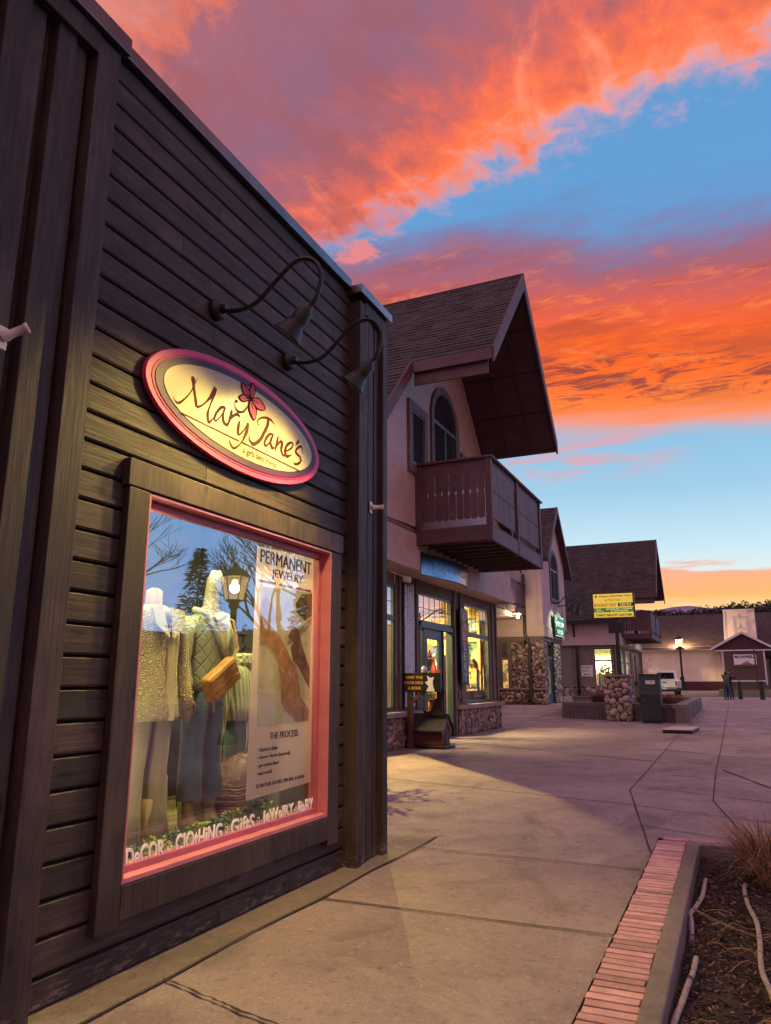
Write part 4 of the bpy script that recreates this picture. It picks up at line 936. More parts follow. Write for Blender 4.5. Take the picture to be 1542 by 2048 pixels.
    b=thing_part('balcony',t); balcony(b,XS+.004,-3.70,12.72,16.74,3.72,5.31,[12.72,14.60,16.62]); 
    # shop windows and door
    M_=M['g_shop']
    shopwin(t,(XG,12.08,.70),Y_,.62,2.28,rails=(1.66,),grid=[(.05,.57,1.71,2.23,2,2)],name='shop_window')
    shopwin(t,(XG,16.78,.72),Y_,1.94,2.30,rails=(1.58,),grid=[(.05,1.89,1.63,2.25,6,2)],name='shop_window')
    shopwin(t,(XG,13.88,2.38),Y_,2.02,.61,grid=[(.05,1.97,.05,.56,6,2)],name='transom_window')
    d=thing_part('door',t); xx=XG-.06
    mb=MB(); mb.box(xx-.06,xx+.08,13.88,15.90,2.27,2.38); mb.box(xx-.06,xx+.07,13.88,13.95,.05,2.27); mb.box(xx-.06,xx+.07,15.83,15.90,.05,2.27); mb.box(xx-.05,xx+.05,14.16,14.24,.05,2.27); mb.box(xx-.05,xx+.05,15.28,15.36,.05,2.27)
    mb.box(xx-.04,xx+.03,13.95,14.16,.05,.35); mb.box(xx-.04,xx+.03,15.36,15.83,.05,.35)
    mb.build('door_frame',M['green'],d,bevel=.006)
    mb=MB(); x0,x1=xx-.03,xx+.025; mb.box(x0,x1,14.25,14.43,.06,2.26); mb.box(x0,x1,15.09,15.27,.06,2.26); mb.box(x0,x1,14.43,15.09,2.07,2.26); mb.box(x0,x1,14.43,15.09,.06,.33); mb.build('door_leaf',M['greenf'],d,bevel=.006)
    mb=MB(); mb.box(xx-.004,xx+.002,14.42,15.10,.32,2.08); mb.box(xx-.004,xx+.002,13.94,14.17,.34,2.28); mb.box(xx-.004,xx+.002,15.35,15.84,.34,2.28); mb.build('pane',M['g_shop'],d)
    mb=MB(); mb.tube([(xx+.03,14.34,1.0),(xx+.09,14.34,1.0),(xx+.09,14.34,1.25),(xx+.03,14.34,1.25)],.010,8); mb.build('handle',M['cop'],d)
    mb=MB(); mb.box(-5.9,-5.5,13.9,15.9,0,.05); mb.build('threshold',M['concw'],t)
    # inside
    room(t,-9.5,XG-.19,9.2,19.1,.05,3.15,M['room'])
    mb=MB(); mb.box(-5.97,-5.86,12.95,13.2,.1,3.1); mb.cut(); mb.box(-5.92,-5.84,18.62,18.80,.1,3.1); mb.build_each('curtain',mat('window_curtain',(.66,.52,.22),.8,(.5,.38,.15),9,st=(1,6,.2)),t)
build_gallery()
gl=thing('ceiling_light','bright tube ceiling light inside the gallery above the door','light',(-6.6,14.6,3.1)); mb=MB(); mb.box(-6.95,-6.25,14.55,14.63,3.09,3.135); mb.build('housing',M['offw'],gl); mb=MB(); mb.box(-6.93,-6.27,14.56,14.62,3.07,3.088); mb.build('tube',emat('tube_glow',(1,.85,.6),12),gl)
for yy,e in ((11.8,300),(14.6,480),(17.8,520)):
    l=lamp('shop_light','AREA',(-7.0,yy,3.02),e,(1,.76,.34),gl,size=.9)
r_=random.Random(21)
shelf_unit('gallery shelves of pots and colourful goods seen through the glass door',-8.2,13.6,16.0,.06,r_,h=2.1,lv=5)
shelf_unit('gallery shelves behind the right shop window',-7.4,17.2,18.6,.06,r_,h=1.9)
def picture(label,loc,w,h,m1,m2,axis='x'):
    t=thing('framed_picture',label,'picture',loc,'framed pictures inside the gallery'); x,y,z=loc; mb=MB(); mb.box(x,x+.04,y,y+w,z,z+h); mb.build('frame',M['blk'],t); mb=MB(); mb.box(x+.041,x+.045,y+.05,y+w-.05,z+.05,z+h-.05); mb.build('canvas',m1,t)
    mb=MB(); mb.prism([(x+.046,y+.06,z+.06),(x+.046,y+w-.06,z+.06),(x+.046,y+w*.6,z+h*.5),(x+.046,y+w*.3,z+h*.35)],(.002,0,0)); mb.build('painted_shape',m2,t)
picture('orange framed picture hanging high behind the transom window',(-7.2,15.05,2.3),.5,.55,mat('art_orange',(.75,.22,.04),.6),IM[2])
picture('dark framed picture high on the back wall behind the transom',(-9.45,13.2,2.2),.9,.6,IM[1],IM[3])
picture('pale framed picture behind the right shop window',(-9.45,17.6,1.3),1.0,.9,IM[4],IM[9])
def end_wall():
    r=random.Random(17)
    for k,(x,z,w,h,m1,m2,lab) in enumerate(((-6.30,2.45,.42,.42,9,4,'blue framed picture high on the end wall of the gallery'),(-7.35,2.35,.55,.6,5,8,'orange framed picture high on the end wall of the gallery'),(-6.32,1.62,.40,.62,3,2,'green framed picture at eye height on the end wall'),(-7.6,1.35,.55,.8,1,4,'large navy framed picture on the end wall'),(-6.95,1.30,.38,.5,6,0,'dark framed picture at eye height on the end wall'),(-6.75,2.45,.4,.45,7,8,'plum framed picture at the inner end of the wall'))):
        t=thing('framed_picture',lab,'picture',(x,19.06,z),'framed pictures inside the gallery'); mb=MB(); mb.box(x,x+w,19.04,19.09,z,z+h); mb.build('frame',M['blk'],t); mb=MB(); mb.box(x+.05,x+w-.05,19.03,19.038,z+.05,z+h-.05); mb.build('canvas',IM[m1],t)
        mb=MB(); mb.prism([(x+w*.2,19.028,z+h*.25),(x+w*.8,19.028,z+h*.2),(x+w*.6,19.028,z+h*.75),(x+w*.35,19.028,z+h*.6)],(0,-.002,0)); mb.build('painted_shape',IM[m2],t)
    for k,(xa,xb_,ya,h,lab) in enumerate(((-6.75,-6.05,16.35,1.75,'open rack of crockery and boxes standing crosswise behind the shop door'),(-7.9,-6.95,15.9,2.1,'tall open rack of ornaments deeper inside the gallery'),(-6.9,-6.3,18.6,1.15,'low rack of ornaments under the pictures on the end wall'))):
        t=thing('shelf_unit',lab,'shelf',((xa+xb_)/2,ya,.06)); mb=MB(); n=5; mb.box(xa,xa+.03,ya,ya+.3,.06,.06+h); mb.box(xb_-.03,xb_,ya,ya+.3,.06,.06+h)
        for q in range(n): mb.box(xa+.03,xb_-.03,ya,ya+.3,.12+q*(h-.15)/(n-1),.145+q*(h-.15)/(n-1))
        mb.build('frame',M['trim'],t); mb=MB()
        for q in range(n):
            x=xa+.05
            while x<xb_-.12:
                w=r.uniform(.05,.15); hh=r.uniform(.08,(h-.15)/(n-1)*.82); z=.147+q*(h-.15)/(n-1); mb.ci=r.randrange(len(IM)); s=r.random()
                if s<.4: mb.box(x,x+w,ya+.05,ya+.25,z,z+hh)
                elif s<.75: mb.lathe((x+w/2,ya+.14,z),[(w*.28,0),(w*.45,hh*.35),(w*.36,hh*.7),(w*.18,hh*.8),(w*.24,hh)],10)
                else: mb.ell((x+w/2,ya+.14,z+hh/2),(w*.4,w*.4,hh/2),8,6)
                x+=w+r.uniform(.01,.06)
        mb.build('goods',IM,t)
    t=thing('table_lamp','small glowing amber table lamp on the rack behind the door','lamp',(-6.4,16.2,1.82)); mb=MB(); mb.lathe((-6.4,16.45,1.81),[(.05,0),(.02,.03),(.02,.12)],12); mb.build('base',M['trim'],t); mb=MB(); mb.lathe((-6.4,16.45,1.93),[(.10,0),(.06,.13)],14); mb.build('lamp_shade',emat('amber_shade',(1,.45,.10),2.2),t)
end_wall()
# goods hanging in the right shop window
def garland():
    r=random.Random(5)
    t=thing('window_display','tall window display of metal flowers, a red bird and glassware','window display',(-5.9,18.2,.75))
    mb=MB(); mb.box(-6.35,-5.84,17.3,18.95,.75,.98); mb.build('table',M['trim'],t)
    mb=MB(); mb.tube([(-5.95,17.95,.98),(-5.97,17.9,1.5),(-5.95,18.0,2.2)],.012,6)
    for k in range(60): 
        a=r.uniform(0,6.28); z=r.uniform(1.25,2.15); q=r.uniform(.03,.16); mb.ell((-5.95+q*.5*math.cos(a),17.97+q*1.3*math.sin(a),z),(.012,.045,.028),6,4,Matrix.Rotation(r.uniform(0,3),3,'X'))
    mb.build('metal_plant',mat('display_plant',(.16,.24,.10),.5,(.4,.38,.12),9,isl=.3),t)
    mb=MB(); mb.ell((-5.9,18.38,1.62),(.06,.17,.085),12,8,Matrix.Rotation(-.5,3,'X')); mb.ell((-5.9,18.22,1.73),(.05,.06,.055),8,6); mb.prism([(-5.9,18.48,1.58),(-5.9,18.71,1.40),(-5.9,18.46,1.48)],(.02,0,0)); mb.build('bird',mat('red_bird',(.45,.07,.03),.5,(.06,.05,.06),5),t,smooth=True)
    mb=MB()
    for k in range(9): mb.lathe((-5.98+r.uniform(-.06,.06),17.75+.10*k,.98),[(.025,0),(.03,.01),(.012,.03),(.04,.10),(.045,.18)],9,cap=False)
    mb.build('glassware',M['whitep'],t)
    mb=MB(); mb.box(-5.86,-5.85,18.30,18.52,.98,1.5); mb.build('notice',mat('paper_notice',(.45,.42,.36),.7,(.2,.19,.18),40),t)
garland()
# birch panel
def birch():
    t=thing('birch_panel','tall white panel cut as birch trunks between the first window and the door','wall panel',(XG,13.27,.74)); r=random.Random(4)
    wm=mat('birch_white',(.56,.55,.62),.6,(.46,.45,.52),9); dm=mat('birch_bark_mark',(.09,.07,.09),.8)
    mb=MB(); mk=MB(); x=XG+.05; y=13.02; k=0
    ws=[.115,.09,.12,.085]
    for w in ws:
        top=3.08+r.uniform(-.05,.04); P=[(x,y,.74),(x,y+w,.74)]
        for z in (1.2,1.8,2.3,2.7): P.append((x,y+w+r.uniform(-.006,.008),z))
        P+= [(x,y+w*.8,top),(x,y+w*.15,top-.05)]
        for z in (2.7,2.3,1.8,1.2): P.append((x,y+r.uniform(-.006,.006),z))
        mb.prism(P,(.014,0,0))
        for b in range(9):
            z=r.uniform(.85,3.0); mk.prism([(x+.0145,y+w*.1,z),(x+.0145,y+w*r.uniform(.3,.7),z+.012),(x+.0145,y+w*.1,z+.03)],(.001,0,0))
        for s in (-1,1):
            z=r.uniform(1.6,2.6); yy=y+(w if s>0 else 0); mb.prism([(x+.002,yy-s*.004,z),(x+.002,yy+s*.035,z+.22),(x+.002,yy+s*.028,z+.24),(x+.002,yy-s*.004,z+.06)][::s],(.01,0,0))
        y+=w+.018
    mb.build('trunks',wm,t); mk.build('bark_marks',dm,t)
    mb=MB(); mb.box(XG+.046,XG+.0495,12.99,13.50,.72,3.1); mb.build('backing',mat('birch_backing',(.07,.06,.08),.8),t)
birch()
def gallery_sign():
    t=thing('vertical_sign','tall narrow vertical sign board with seven stacked letters right of the shop door','sign',(XG+.03,16.4,2.0))
    x=XG+.06; mb=MB(); mb.prism([(x,a,b) for a,b in [(16.13,1.18),(16.17,1.13),(16.63,1.13),(16.67,1.18),(16.67,2.80),(16.60,2.86),(16.20,2.86),(16.13,2.80)]],(.05,0,0)); mb.build('board',M['blk'],t,bevel=.01)
    cm=mat('sign_coral',(.40,.11,.10),.6,(.30,.09,.10),8); bm=mat('sign_blue',(.085,.16,.22),.6,(.05,.11,.14),8); gm=mat('sign_letter_tan',(.60,.44,.30),.5)
    mb=MB(); mb.box(x+.051,x+.055,16.20,16.60,2.02,2.80); mb.build('upper_field',cm,t); mb=MB(); mb.prism([(x+.051,16.20,1.2),(x+.051,16.60,1.2),(x+.051,16.60,2.0),(x+.051,16.46,2.05),(x+.051,16.30,1.92),(x+.051,16.14,1.80)],(.004,0,0)); mb.build('lower_field',bm,t)
    L=[]
    for k,ch in enumerate('GALLERY'): L.append(fit(ch,16.30,.20,2.585-.226*k,.175,gm,t,x+.057,bold=.01))
    joinm(L,'lettering')
    mb=MB(); 
    for zc in (2.50,):
        mb.tube([(XG,16.12,zc-.1),(XG+.25,16.05,zc+.02),(XG+.3,16.15,zc+.1),(XG+.22,16.17,zc+.05)],.012,6)
    mb.build('bracket',M['blk'],t)
    t=thing('small_plaque','small dark red plaque low on the wall between door and window','sign',(XG+.03,16.55,.95)); mb=MB(); mb.box(XG+.002,XG+.02,16.2,16.62,.82,1.02); mb.build('plate',mat('plaque_red',(.10,.035,.035),.6),t)
    mb=MB(); 
    for k in range(4): mb.box(XG+.0205,XG+.022,16.24,16.24+.3-.05*(k%2),.985-.04*k,.995-.04*k)
    mb.build('engraving',mat('plaque_line',(.4,.25,.2),.6),t)
    t=thing('scroll_bracket','black wrought iron scroll bracket without a sign by the transom','bracket',(XG+.03,13.95,2.55)); mb=MB()
    mb.tube([(XG,13.92,2.35),(XG+.10,13.88,2.42),(XG+.22,13.92,2.50),(XG+.36,13.95,2.60),(XG+.46,13.98,2.62),(XG+.46,13.98,2.55),(XG+.40,13.97,2.54)],.014,6); mb.tube([(XG,13.92,2.55),(XG+.02,13.92,2.3)],.016,6); mb.tube([(XG,13.92,2.45),(XG+.08,13.9,2.5),(XG+.10,13.9,2.43),(XG+.05,13.9,2.40)],.01,6); mb.build('scroll',M['blk'],t)
    t=thing('security_camera','small white security camera under the stucco soffit at the left','camera',(XG+.1,12.45,3.1)); mb=MB(); mb.obox((XG+.26,12.44,3.02),(.12,.05,-.03),(-.03,.13,.0),(0.02,0,.10)); mb.build('body',M['offw'],t,bevel=.01); mb=MB(); mb.tube([(XG+.02,12.2,3.22),(XG+.15,12.35,3.16),(XG+.28,12.48,3.10)],.014,7); mb.tube([(XG+.15,12.35,3.16),(XG+.12,12.4,3.0)],.006,5); mb.build('bracket',M['offw'],t)  # white security camera body, gives no light
gallery_sign()
def curved_sign():
    t=thing('curved_metal_sign','bowed brushed metal sign hanging on the stucco band under the balcony','sign',(XS+.06,14.2,3.4))
    n=28; y0,y1=12.80,15.65; za,zb=3.16,3.60
    f=lambda u: XS+.075+.30*math.sin(math.pi*min(1,u*1.0))**1.1*(.35+.65*u)
    P=[(f(k/n),y0+(y1-y0)*k/n) for k in range(n+1)]
    mb=MB(); 
    for (a,b),(c,d) in zip(P,P[1:]):
        mb.face([(a,b,za),(c,d,za),(c,d,zb),(a,b,zb)]); mb.face([(a-.012,b,zb),(c-.012,d,zb),(c-.012,d,za),(a-.012,b,za)]); mb.face([(a,b,zb),(c,d,zb),(c-.012,d,zb),(a-.012,b,zb)]); mb.face([(a-.012,b,za),(c-.012,d,za),(c,d,za),(a,b,za)])
    mb.build('panel',mat('brushed_metal',(.12,.135,.16),.22,(.08,.095,.12),2,metal=.9),t,smooth=False)
    mb=MB(); mb.tube([(a+.004,b,za+.012) for a,b in P],.010,6); mb.tube([(a+.004,b,zb-.012) for a,b in P],.010,6)
    for u in (.12,.85): k=int(u*n); mb.tube([(P[k][0],P[k][1],zb),(P[k][0],P[k][1],3.75)],.01,6)
    mb.build('rail',M['gutter'],t)
    lm=mat('engraved_letter',(.42,.50,.55),.3,metal=.5)
    def bent(s,y,w,z,h):
        o=fit(s,y,w,z,h,lm,t,0.0); off=parent_loc(t)
        for v in o.data.vertices: v.co.x=f((v.co.y+off.y-y0)/(y1-y0))+.004-off.x
        return o
    joinm([bent('Aspen',13.22,1.0,3.26,.22),bent('Gallery',14.40,.95,3.26,.20)],'lettering')
curved_sign()
def donation():
    x0,y0=-5.10,13.02; r=random.Random(3)
    t=thing('donation_dog_house','red donation dog house with a dark roof, a post sign and a seated dog cut-out','donation box',(x0,13.25,.02))
    red=mat('dog_house_red',(.11,.02,.026),.7,(.075,.015,.02),8); rf=mat('dog_house_roof',(.03,.03,.035),.8,(.02,.02,.022),10)
    # box elongated along the facade-perpendicular direction
    a,b=-5.46,-4.82; c,d=12.98,13.36
    mb=MB(); mb.box(a-.08,b+.08,c-.08,d+.08,.02,.08); mb.build('base',M['blk'],t,bevel=.01)
    mb=MB(); zc=.38; P=[(b,c,.08),(b,d,.08),(b,d,zc),(b,(c+d)/2,zc+.20),(b,c,zc)]; mb.prism(P,(-(b-a),0,0)); mb.build('house',red,t,bevel=.006)
    mb=MB(); 
    for s in (-1,1):
        m_=(c+d)/2; e=m_+s*.27; Q=[(a-.06,e,zc-.06),(b+.06,e,zc-.06),(b+.06,m_,zc+.225),(a-.06,m_,zc+.225)]
        mb.prism(Q if s<0 else Q[::-1],(0,0,.025))
    mb.build('roof',rf,t)
    mb=MB(); q=[(b+.004,m_+math.cos(th)*.085,.22+math.sin(th)*.085) for th in [math.pi*k/10 for k in range(11)]]+[(b+.004,m_-.085,.09),(b+.004,m_+.085,.09)]; mb.prism(q,(.006,0,0)); mb.build('doorway',M['blk'],t)
    mb=MB()
    for s in (-1,1): mb.obox((b+.005,m_+s*.0,zc+.19),(.02,0,0),(0,s*.24,-.25),(0,0,-.035))
    mb.build('gable_trim',mat('gable_trim_white',(.35,.28,.27),.7),t)
    bw=mat('post_wood',(.10,.042,.026),.7,(.07,.03,.02),8,st=(3,3,.5))
    mb=MB(); mb.box(-5.46,-5.36,12.86,12.95,.02,1.12); mb.obox((-5.37,12.87,.80),(.36,0,.28),(0,.06,0),(-.03,0,.06)); mb.build('post',bw,t,bevel=.006)
    mb=MB(); mb.box(-5.54,-4.80,12.84,12.90,1.02,1.36); mb.build('sign_board',M['blk'],t,bevel=.008)
    gm=mat('gold_lettering',(.60,.30,.05),.5)
    def fx(s,x,w,z,h):
        o=text(s,1,(0,12.838,0),X_,Z_,gm,t,bold=.03); vs=[v.co for v in o.data.vertices]; mn,mx=min(v.x for v in vs),max(v.x for v in vs); zn,zx=min(v.z for v in vs),max(v.z for v in vs); off=parent_loc(t)
        for v in o.data.vertices: v.co.x=(v.co.x-mn)/(mx-mn)*w+x-off.x; v.co.z=(v.co.z-zn)/(zx-zn)*h+z-off.z
        return o
    joinm([fx('GIVE THE',-5.47,.34,1.25,.055),fx('POOR DOG',-5.49,.36,1.155,.055),fx('A BONE',-5.43,.26,1.06,.055)],'lettering')
    mb=MB(); mb.prism([(x,12.836,z) for x,z in [(-5.07,1.03),(-4.90,1.03),(-4.93,1.12),(-4.94,1.20),(-4.91,1.29),(-4.96,1.27),(-5.0,1.28),(-5.05,1.31),(-5.03,1.22),(-5.09,1.19),(-5.05,1.15),(-5.02,1.12)]],(0,-.004,0)); mb.build('dog_picture',M['whitep'],t)
    # seated dog silhouette and the coin jar
    mb=MB(); mb.prism([(x,13.05,z) for x,z in [(-5.16,.60),(-4.84,.60),(-4.83,.66),(-4.86,.80),(-4.84,.95),(-4.80,.98),(-4.78,1.03),(-4.84,1.05),(-4.86,1.11),(-4.91,1.12),(-4.95,1.05),(-4.95,.93),(-5.02,.80),(-5.08,.68),(-5.15,.66),(-5.20,.70),(-5.22,.68),(-5.19,.62)]],(0,.025,0)); mb.build('dog_cutout',mat('dog_brown',(.035,.017,.012),.8),t,bevel=.004)
    mb=MB(); mb.lathe((-5.12,12.87,1.36),[(.05,0),(.055,.02),(.055,.09),(.03,.11),(.03,.13)],14); mb.build('jar',mat('jar_glass',(.5,.52,.55),.08,metal=.3),t,smooth=True)
    mb=MB(); mb.box(-4.9,-4.80,12.85,12.93,1.362,1.42); mb.build('red_lid',IM[0],t)
donation()
# unseen floodlight added behind the pilaster; its hood shapes the pool on the paving
def flood(loc,targets,energy,label):
    S0=Vector(loc); t=thing('unseen_floodlight',label,'light',loc)
    dirs=[(Vector(p)-S0).normalized() for p in targets]
    ctr=sum(dirs,Vector()).normalized(); mb=MB()
    inn=[S0-ctr*.05+ (d-ctr*d.dot(ctr)).normalized()*.02 for d in dirs]; out=[S0+d*.26 for d in dirs]
    n=len(dirs)
    for k in range(n):
        j=(k+1)%n; mb.face([inn[k],inn[j],out[j],out[k]])
    bk=[p-ctr*.04 for p in inn]
    for k in range(n):
        j=(k+1)%n; mb.face([bk[k],bk[j],inn[j],inn[k]])
    mb.face(bk); mb.build('hood',M['blk'],t)
    l=lamp('flood_lamp','SPOT',S0,energy,(1,.72,.20),t,size=.004,spot_size=R(125),spot_blend=1.0); aim(l,Vector((-4.4,9.6,0))-S0)
    return t
flood((-5.40,11.0,3.05),[(-5.0,12.05,0),(-1.9,8.42,0),(.4,4.2,0),(-1.0,1.0,0),(-5.2,4.0,0),(-5.25,11.0,0)],1150,'unseen hooded floodlight added on the gallery front behind the wooden pilaster')
rl=thing('recess_lamp','small bright bare lamp on the soffit between the gallery and the coin shop','light',(-9.1,35.2,4.3)); mb=MB(); mb.ell((-9.1,35.2,4.25),(.07,.07,.07),12,8); mb.build('globe',emat('recess_globe',(1,.9,.65),60),rl,smooth=True)
mb=MB(); mb.box(-9.25,-8.95,35.05,35.35,4.36,4.42); mb.build('mount',M['offw'],rl)
lamp('recess_light','POINT',(-8.95,34.9,4.12),130,(1,.72,.33),rl,size=.06)
# ---------------------------------------------------------------- third building: stone columns, green sign
def build_coinshop():
    r=random.Random(31); g=gz(38); XF=-8.40; YF=37.3
    t=thing('stone_shop','pink stucco shop with river stone piers, an arched upper window and dark green door','building',(XF,40.5,g))
    # lower walls
    mb=MB(); mb.panel((XF-.04,YF+.04,g),Y_,Z_,4.4,3.3,.2,[(.86,2.42,0,3.1)]); mb.box(-13,XF-.25,YF+.04,YF+.24,g,3.4); mb.box(-13,XF-.2,41.9,42.1,g,3.4); mb.build('lower_wall',M['mort'],t)
    mb=MB()
    stones_on(mb,(-10.05,YF+.03,g),X_,Z_,(0,-1,0),1.65,3.12,.21,r); stones_on(mb,(XF-.03,YF+.03,g),Y_,Z_,X_,.86,3.12,.21,r); mb.cut(); stones_on(mb,(XF-.03,39.75,g),Y_,Z_,X_,1.55,3.12,.21,r); mb.cut()
    stones_on(mb,(-11.2,YF-.05,g),X_,Z_,(0,-1,0),1.2,.62,.19,r)
    mb.build_each('stone_pier',M['stone'],t,smooth=True)
    mb=MB(); mb.box(-11.3,XF+.06,YF-.07,YF+.02,.70+g,.79+g); mb.box(XF-.02,XF+.06,YF+.02,38.16,.70+g,.79+g); mb.box(XF-.02,XF+.06,39.76,41.35,.70+g,.79+g); mb.build('ledge',M['sill'],t,bevel=.01)
    mb=MB(); mb.box(-11.6,-10.06,YF-.005,YF+.03,.79+g,3.3); mb.build('grey_wall',M['grey'],t)
    # narrow lit window beside the pier
    w=thing_part('narrow_window',t); mb=MB(); mb.box(-10.60,-10.52,YF-.05,YF-.006,.80+g,3.25); mb.box(-10.24,-10.16,YF-.05,YF-.006,.80+g,3.25); mb.box(-10.52,-10.24,YF-.05,YF-.006,3.15,3.25); mb.box(-10.52,-10.24,YF-.05,YF-.006,2.28,2.42); mb.build('frame',M['winsur'],w)
    mb=MB(); mb.box(-10.52,-10.24,YF-.03,YF-.022,2.42,3.15); mb.build('upper_pane',M['g_up'],w)
    mb=MB(); mb.box(-10.52,-10.24,YF-.03,YF-.022,.80+g,2.28); mb.build('lit_pane',goods_glow('window_glow_narrow',(1,.55,.18),1.0,7),w)
    # stucco
    mb=MB(); mb.box(-13,XF+.10,YF-.06,42.0,3.42,3.95); mb.build('stucco_band',M['stu2'],t,bevel=.015)
    mb=MB(); mb.box(-13,XF+.02,YF,41.9,3.22,3.42); mb.build('lintel',M['grey'],t)
    RY,RZ,SL=40.6,10.75,1.10; zt=lambda y:RZ-.2-SL*abs(y-RY)
    mb=MB(); mb.prism([(XF+.04,YF,3.95),(XF+.04,43.2,3.95),(XF+.04,43.2,zt(43.2)),(XF+.04,RY,zt(RY)),(XF+.04,YF,zt(YF))],(-.25,0,0)); mb.box(-13,XF-.22,YF,YF+.2,3.95,6.9); mb.build('gable_wall',M['stu2'],t)
    zz=lambda y:RZ-SL*abs(y-RY); xb,xf=-16,-8.02; yl,yr=37.55,43.85
    sl=Vector((0,1,SL)).normalized(); sr=Vector((0,-1,SL)).normalized()
    uvroof('roof',[(xb,yl,zz(yl)),(xf,yl,zz(yl)),(xf,RY,RZ),(xb,RY,RZ)],.08,M['shg'],t,((0,yl,zz(yl)),(1,0,0),sl))
    uvroof('roof',[(xb,RY,RZ),(xf,RY,RZ),(xf,yr,zz(yr)),(xb,yr,zz(yr))],.08,M['shg'],t,((0,RY,RZ),(1,0,0),sr))
    mb=MB()
    for a,b in ((yl+.03,RY),(yr-.03,RY)):
        A=[(xf-.03,a,zz(a)-.082),(xf-.03,b,zz(b)-.082),(XF+.045,b,zz(b)-.082),(XF+.045,a,zz(a)-.082)]
        if a>b: A=A[::-1]
        mb.prism(A,(0,0,-.11))
    mb.build('soffit',M['soff'],t)
    mb=MB()
    for a,b in ((yl,RY),(yr,RY)):
        P=[(xf+.03,a,zz(a)+.03),(xf+.03,b,zz(b)+.03),(xf+.03,b,zz(b)-.34),(xf+.03,a,zz(a)-.28)]
        if a<b: P=P[::-1]
        mb.prism(P,(-.05,0,0))
    mb.box(-13,XF+.1,YF-.1,YF+.1,zz(yl)-.38,zz(yl)-.08)
    mb.build('barge_board',M['trim'],t)
    arch_window(t,XF+.045,40.35,5.55,.88,7.20,1.3)
    # dark door
    d=thing_part('door',t); x=XF-.22
    mb=MB(); mb.box(x,x+.12,38.20,38.30,g,3.05+g); mb.box(x,x+.12,39.62,39.72,g,3.05+g); mb.box(x,x+.12,38.30,39.62,2.25+g,2.38+g); mb.box(x,x+.12,38.30,39.62,3.0+g,3.1+g); mb.build('door_frame',M['greenf'],d)
    mb=MB(); mb.box(x+.02,x+.09,38.31,38.55,g,2.24+g); mb.box(x+.02,x+.09,39.36,39.60,g,2.24+g); mb.box(x+.02,x+.09,38.55,39.36,g,.5+g); mb.box(x+.02,x+.09,38.55,39.36,2.1+g,2.24+g); mb.build('door_leaf',M['green'],d)
    mb=MB(); mb.box(x+.045,x+.055,38.55,39.36,.5+g,2.1+g); mb.build('lit_pane',goods_glow('window_glow_door',(.55,.5,.25),.35,4),d); mb=MB(); mb.box(x+.045,x+.055,38.3,39.62,2.38+g,3.0+g); mb.build('pane',M['g_up'],d)
    # downpipes
    def pipe(label,pts,rad=.09):
        q=thing('downpipe',label,'downpipe',pts[-1],'dark downpipes'); mb=MB(); mb.tube(pts,rad,8); mb.build('pipe',M['gutter'],q,smooth=True); mb=MB()
        for k in (1,2): a=Vector(pts[min(k,len(pts)-1)]); mb.box(a.x-rad*1.25,a.x+rad*1.25,a.y-rad*1.25,a.y+rad*1.5,a.z-.35,a.z-.29)
        mb.build('strap',M['gutter'],q)
    pipe('dark downpipe against the stone pier of the coin shop',[(-9.28,YF-.12,6.6),(-9.28,YF-.12,3.55),(-9.08,YF-.16,3.1),(-9.08,YF-.16,.45),(-9.22,YF-.3,.22)],.085)
    pipe('dark downpipe on the olive wall beside the arrow notice',[(-9.35,50.7,6.3),(-9.35,50.85,5.9),(-9.35,50.85,3.9),(-9.22,50.8,3.4),(-9.22,50.8,.3)],.10)
    # green sign and its lamps
    s=thing('green_shop_sign','dark green hanging shop sign with white letters over the stone front','sign',(XF+.2,40.4,4.0)); xs=XF+.24
    mb=MB(); mb.box(xs-.05,xs,39.15,41.65,3.52,4.65); mb.build('board',mat('sign_green',(.012,.085,.06),.5),s,bevel=.02)
    lm=emat('sign_white_letters',(.75,.95,.80),.85); lm=mat('sign_white_letters',(.75,.85,.78),.5)
    L=[fit('The',39.35,.4,4.42,.12,lm,s,xs+.003,bold=.02),fit('JEWELRY, COINS',39.4,2.05,4.02,.32,lm,s,xs+.003,bold=.03),fit('& ANTIQUES',39.6,1.6,3.62,.30,lm,s,xs+.003,bold=.03)]
    joinm(L,'lettering')
    mb=MB()
    for a,b,c,d_ in ((39.25,41.55,4.57,4.60),(39.25,41.55,3.56,3.59)): mb.box(xs+.001,xs+.006,a,b,c,d_)
    mb.build('border_line',lm,s)
    mb=MB()
    for y in (39.5,41.3): mb.tube([(XF+.10,y,4.9),(xs-.02,y,4.62)],.02,6); mb.tube([(xs-.02,y,5.3),(xs-.02,y,4.64)],.015,6)
    mb.tube([(XF,39.0,3.7),(xs+.1,38.95,3.8),(xs+.1,39.1,3.6)],.03,6); mb.tube([(XF,41.75,3.7),(xs+.1,41.9,3.85),(xs,41.75,3.95)],.03,6)
    mb.build('hanger',M['blk'],s)
    for k,(y,lab) in enumerate(((39.35,'black gooseneck lamp over the left half of the green sign'),(41.0,'black gooseneck lamp over the right half of the green sign'))):
        q=thing('gooseneck_lamp',lab,'wall lamp',(XF+.05,y,5.3),'gooseneck lamps over the green sign'); mb=MB()
        mb.tube([(XF+.04,y,5.25),(XF+.5,y,5.28),(XF+.75,y,5.55),(XF+1.0,y,5.62),(XF+1.2,y,5.45),(XF+1.22,y,5.2)],.028,8); mb.build('arm',M['blk'],q,smooth=True)
        mb=MB(); ax=Vector((-.35,.12,-.93)).normalized(); mb.lathe((XF+1.22,y,5.22),[(.001,-.02),(.07,0),(.09,.15),(.10,.2),(.22,.42),(.23,.45),(.21,.43),(.09,.22)],18,ax,cap=False); mb.build('shade',M['blk'],q,smooth=True)
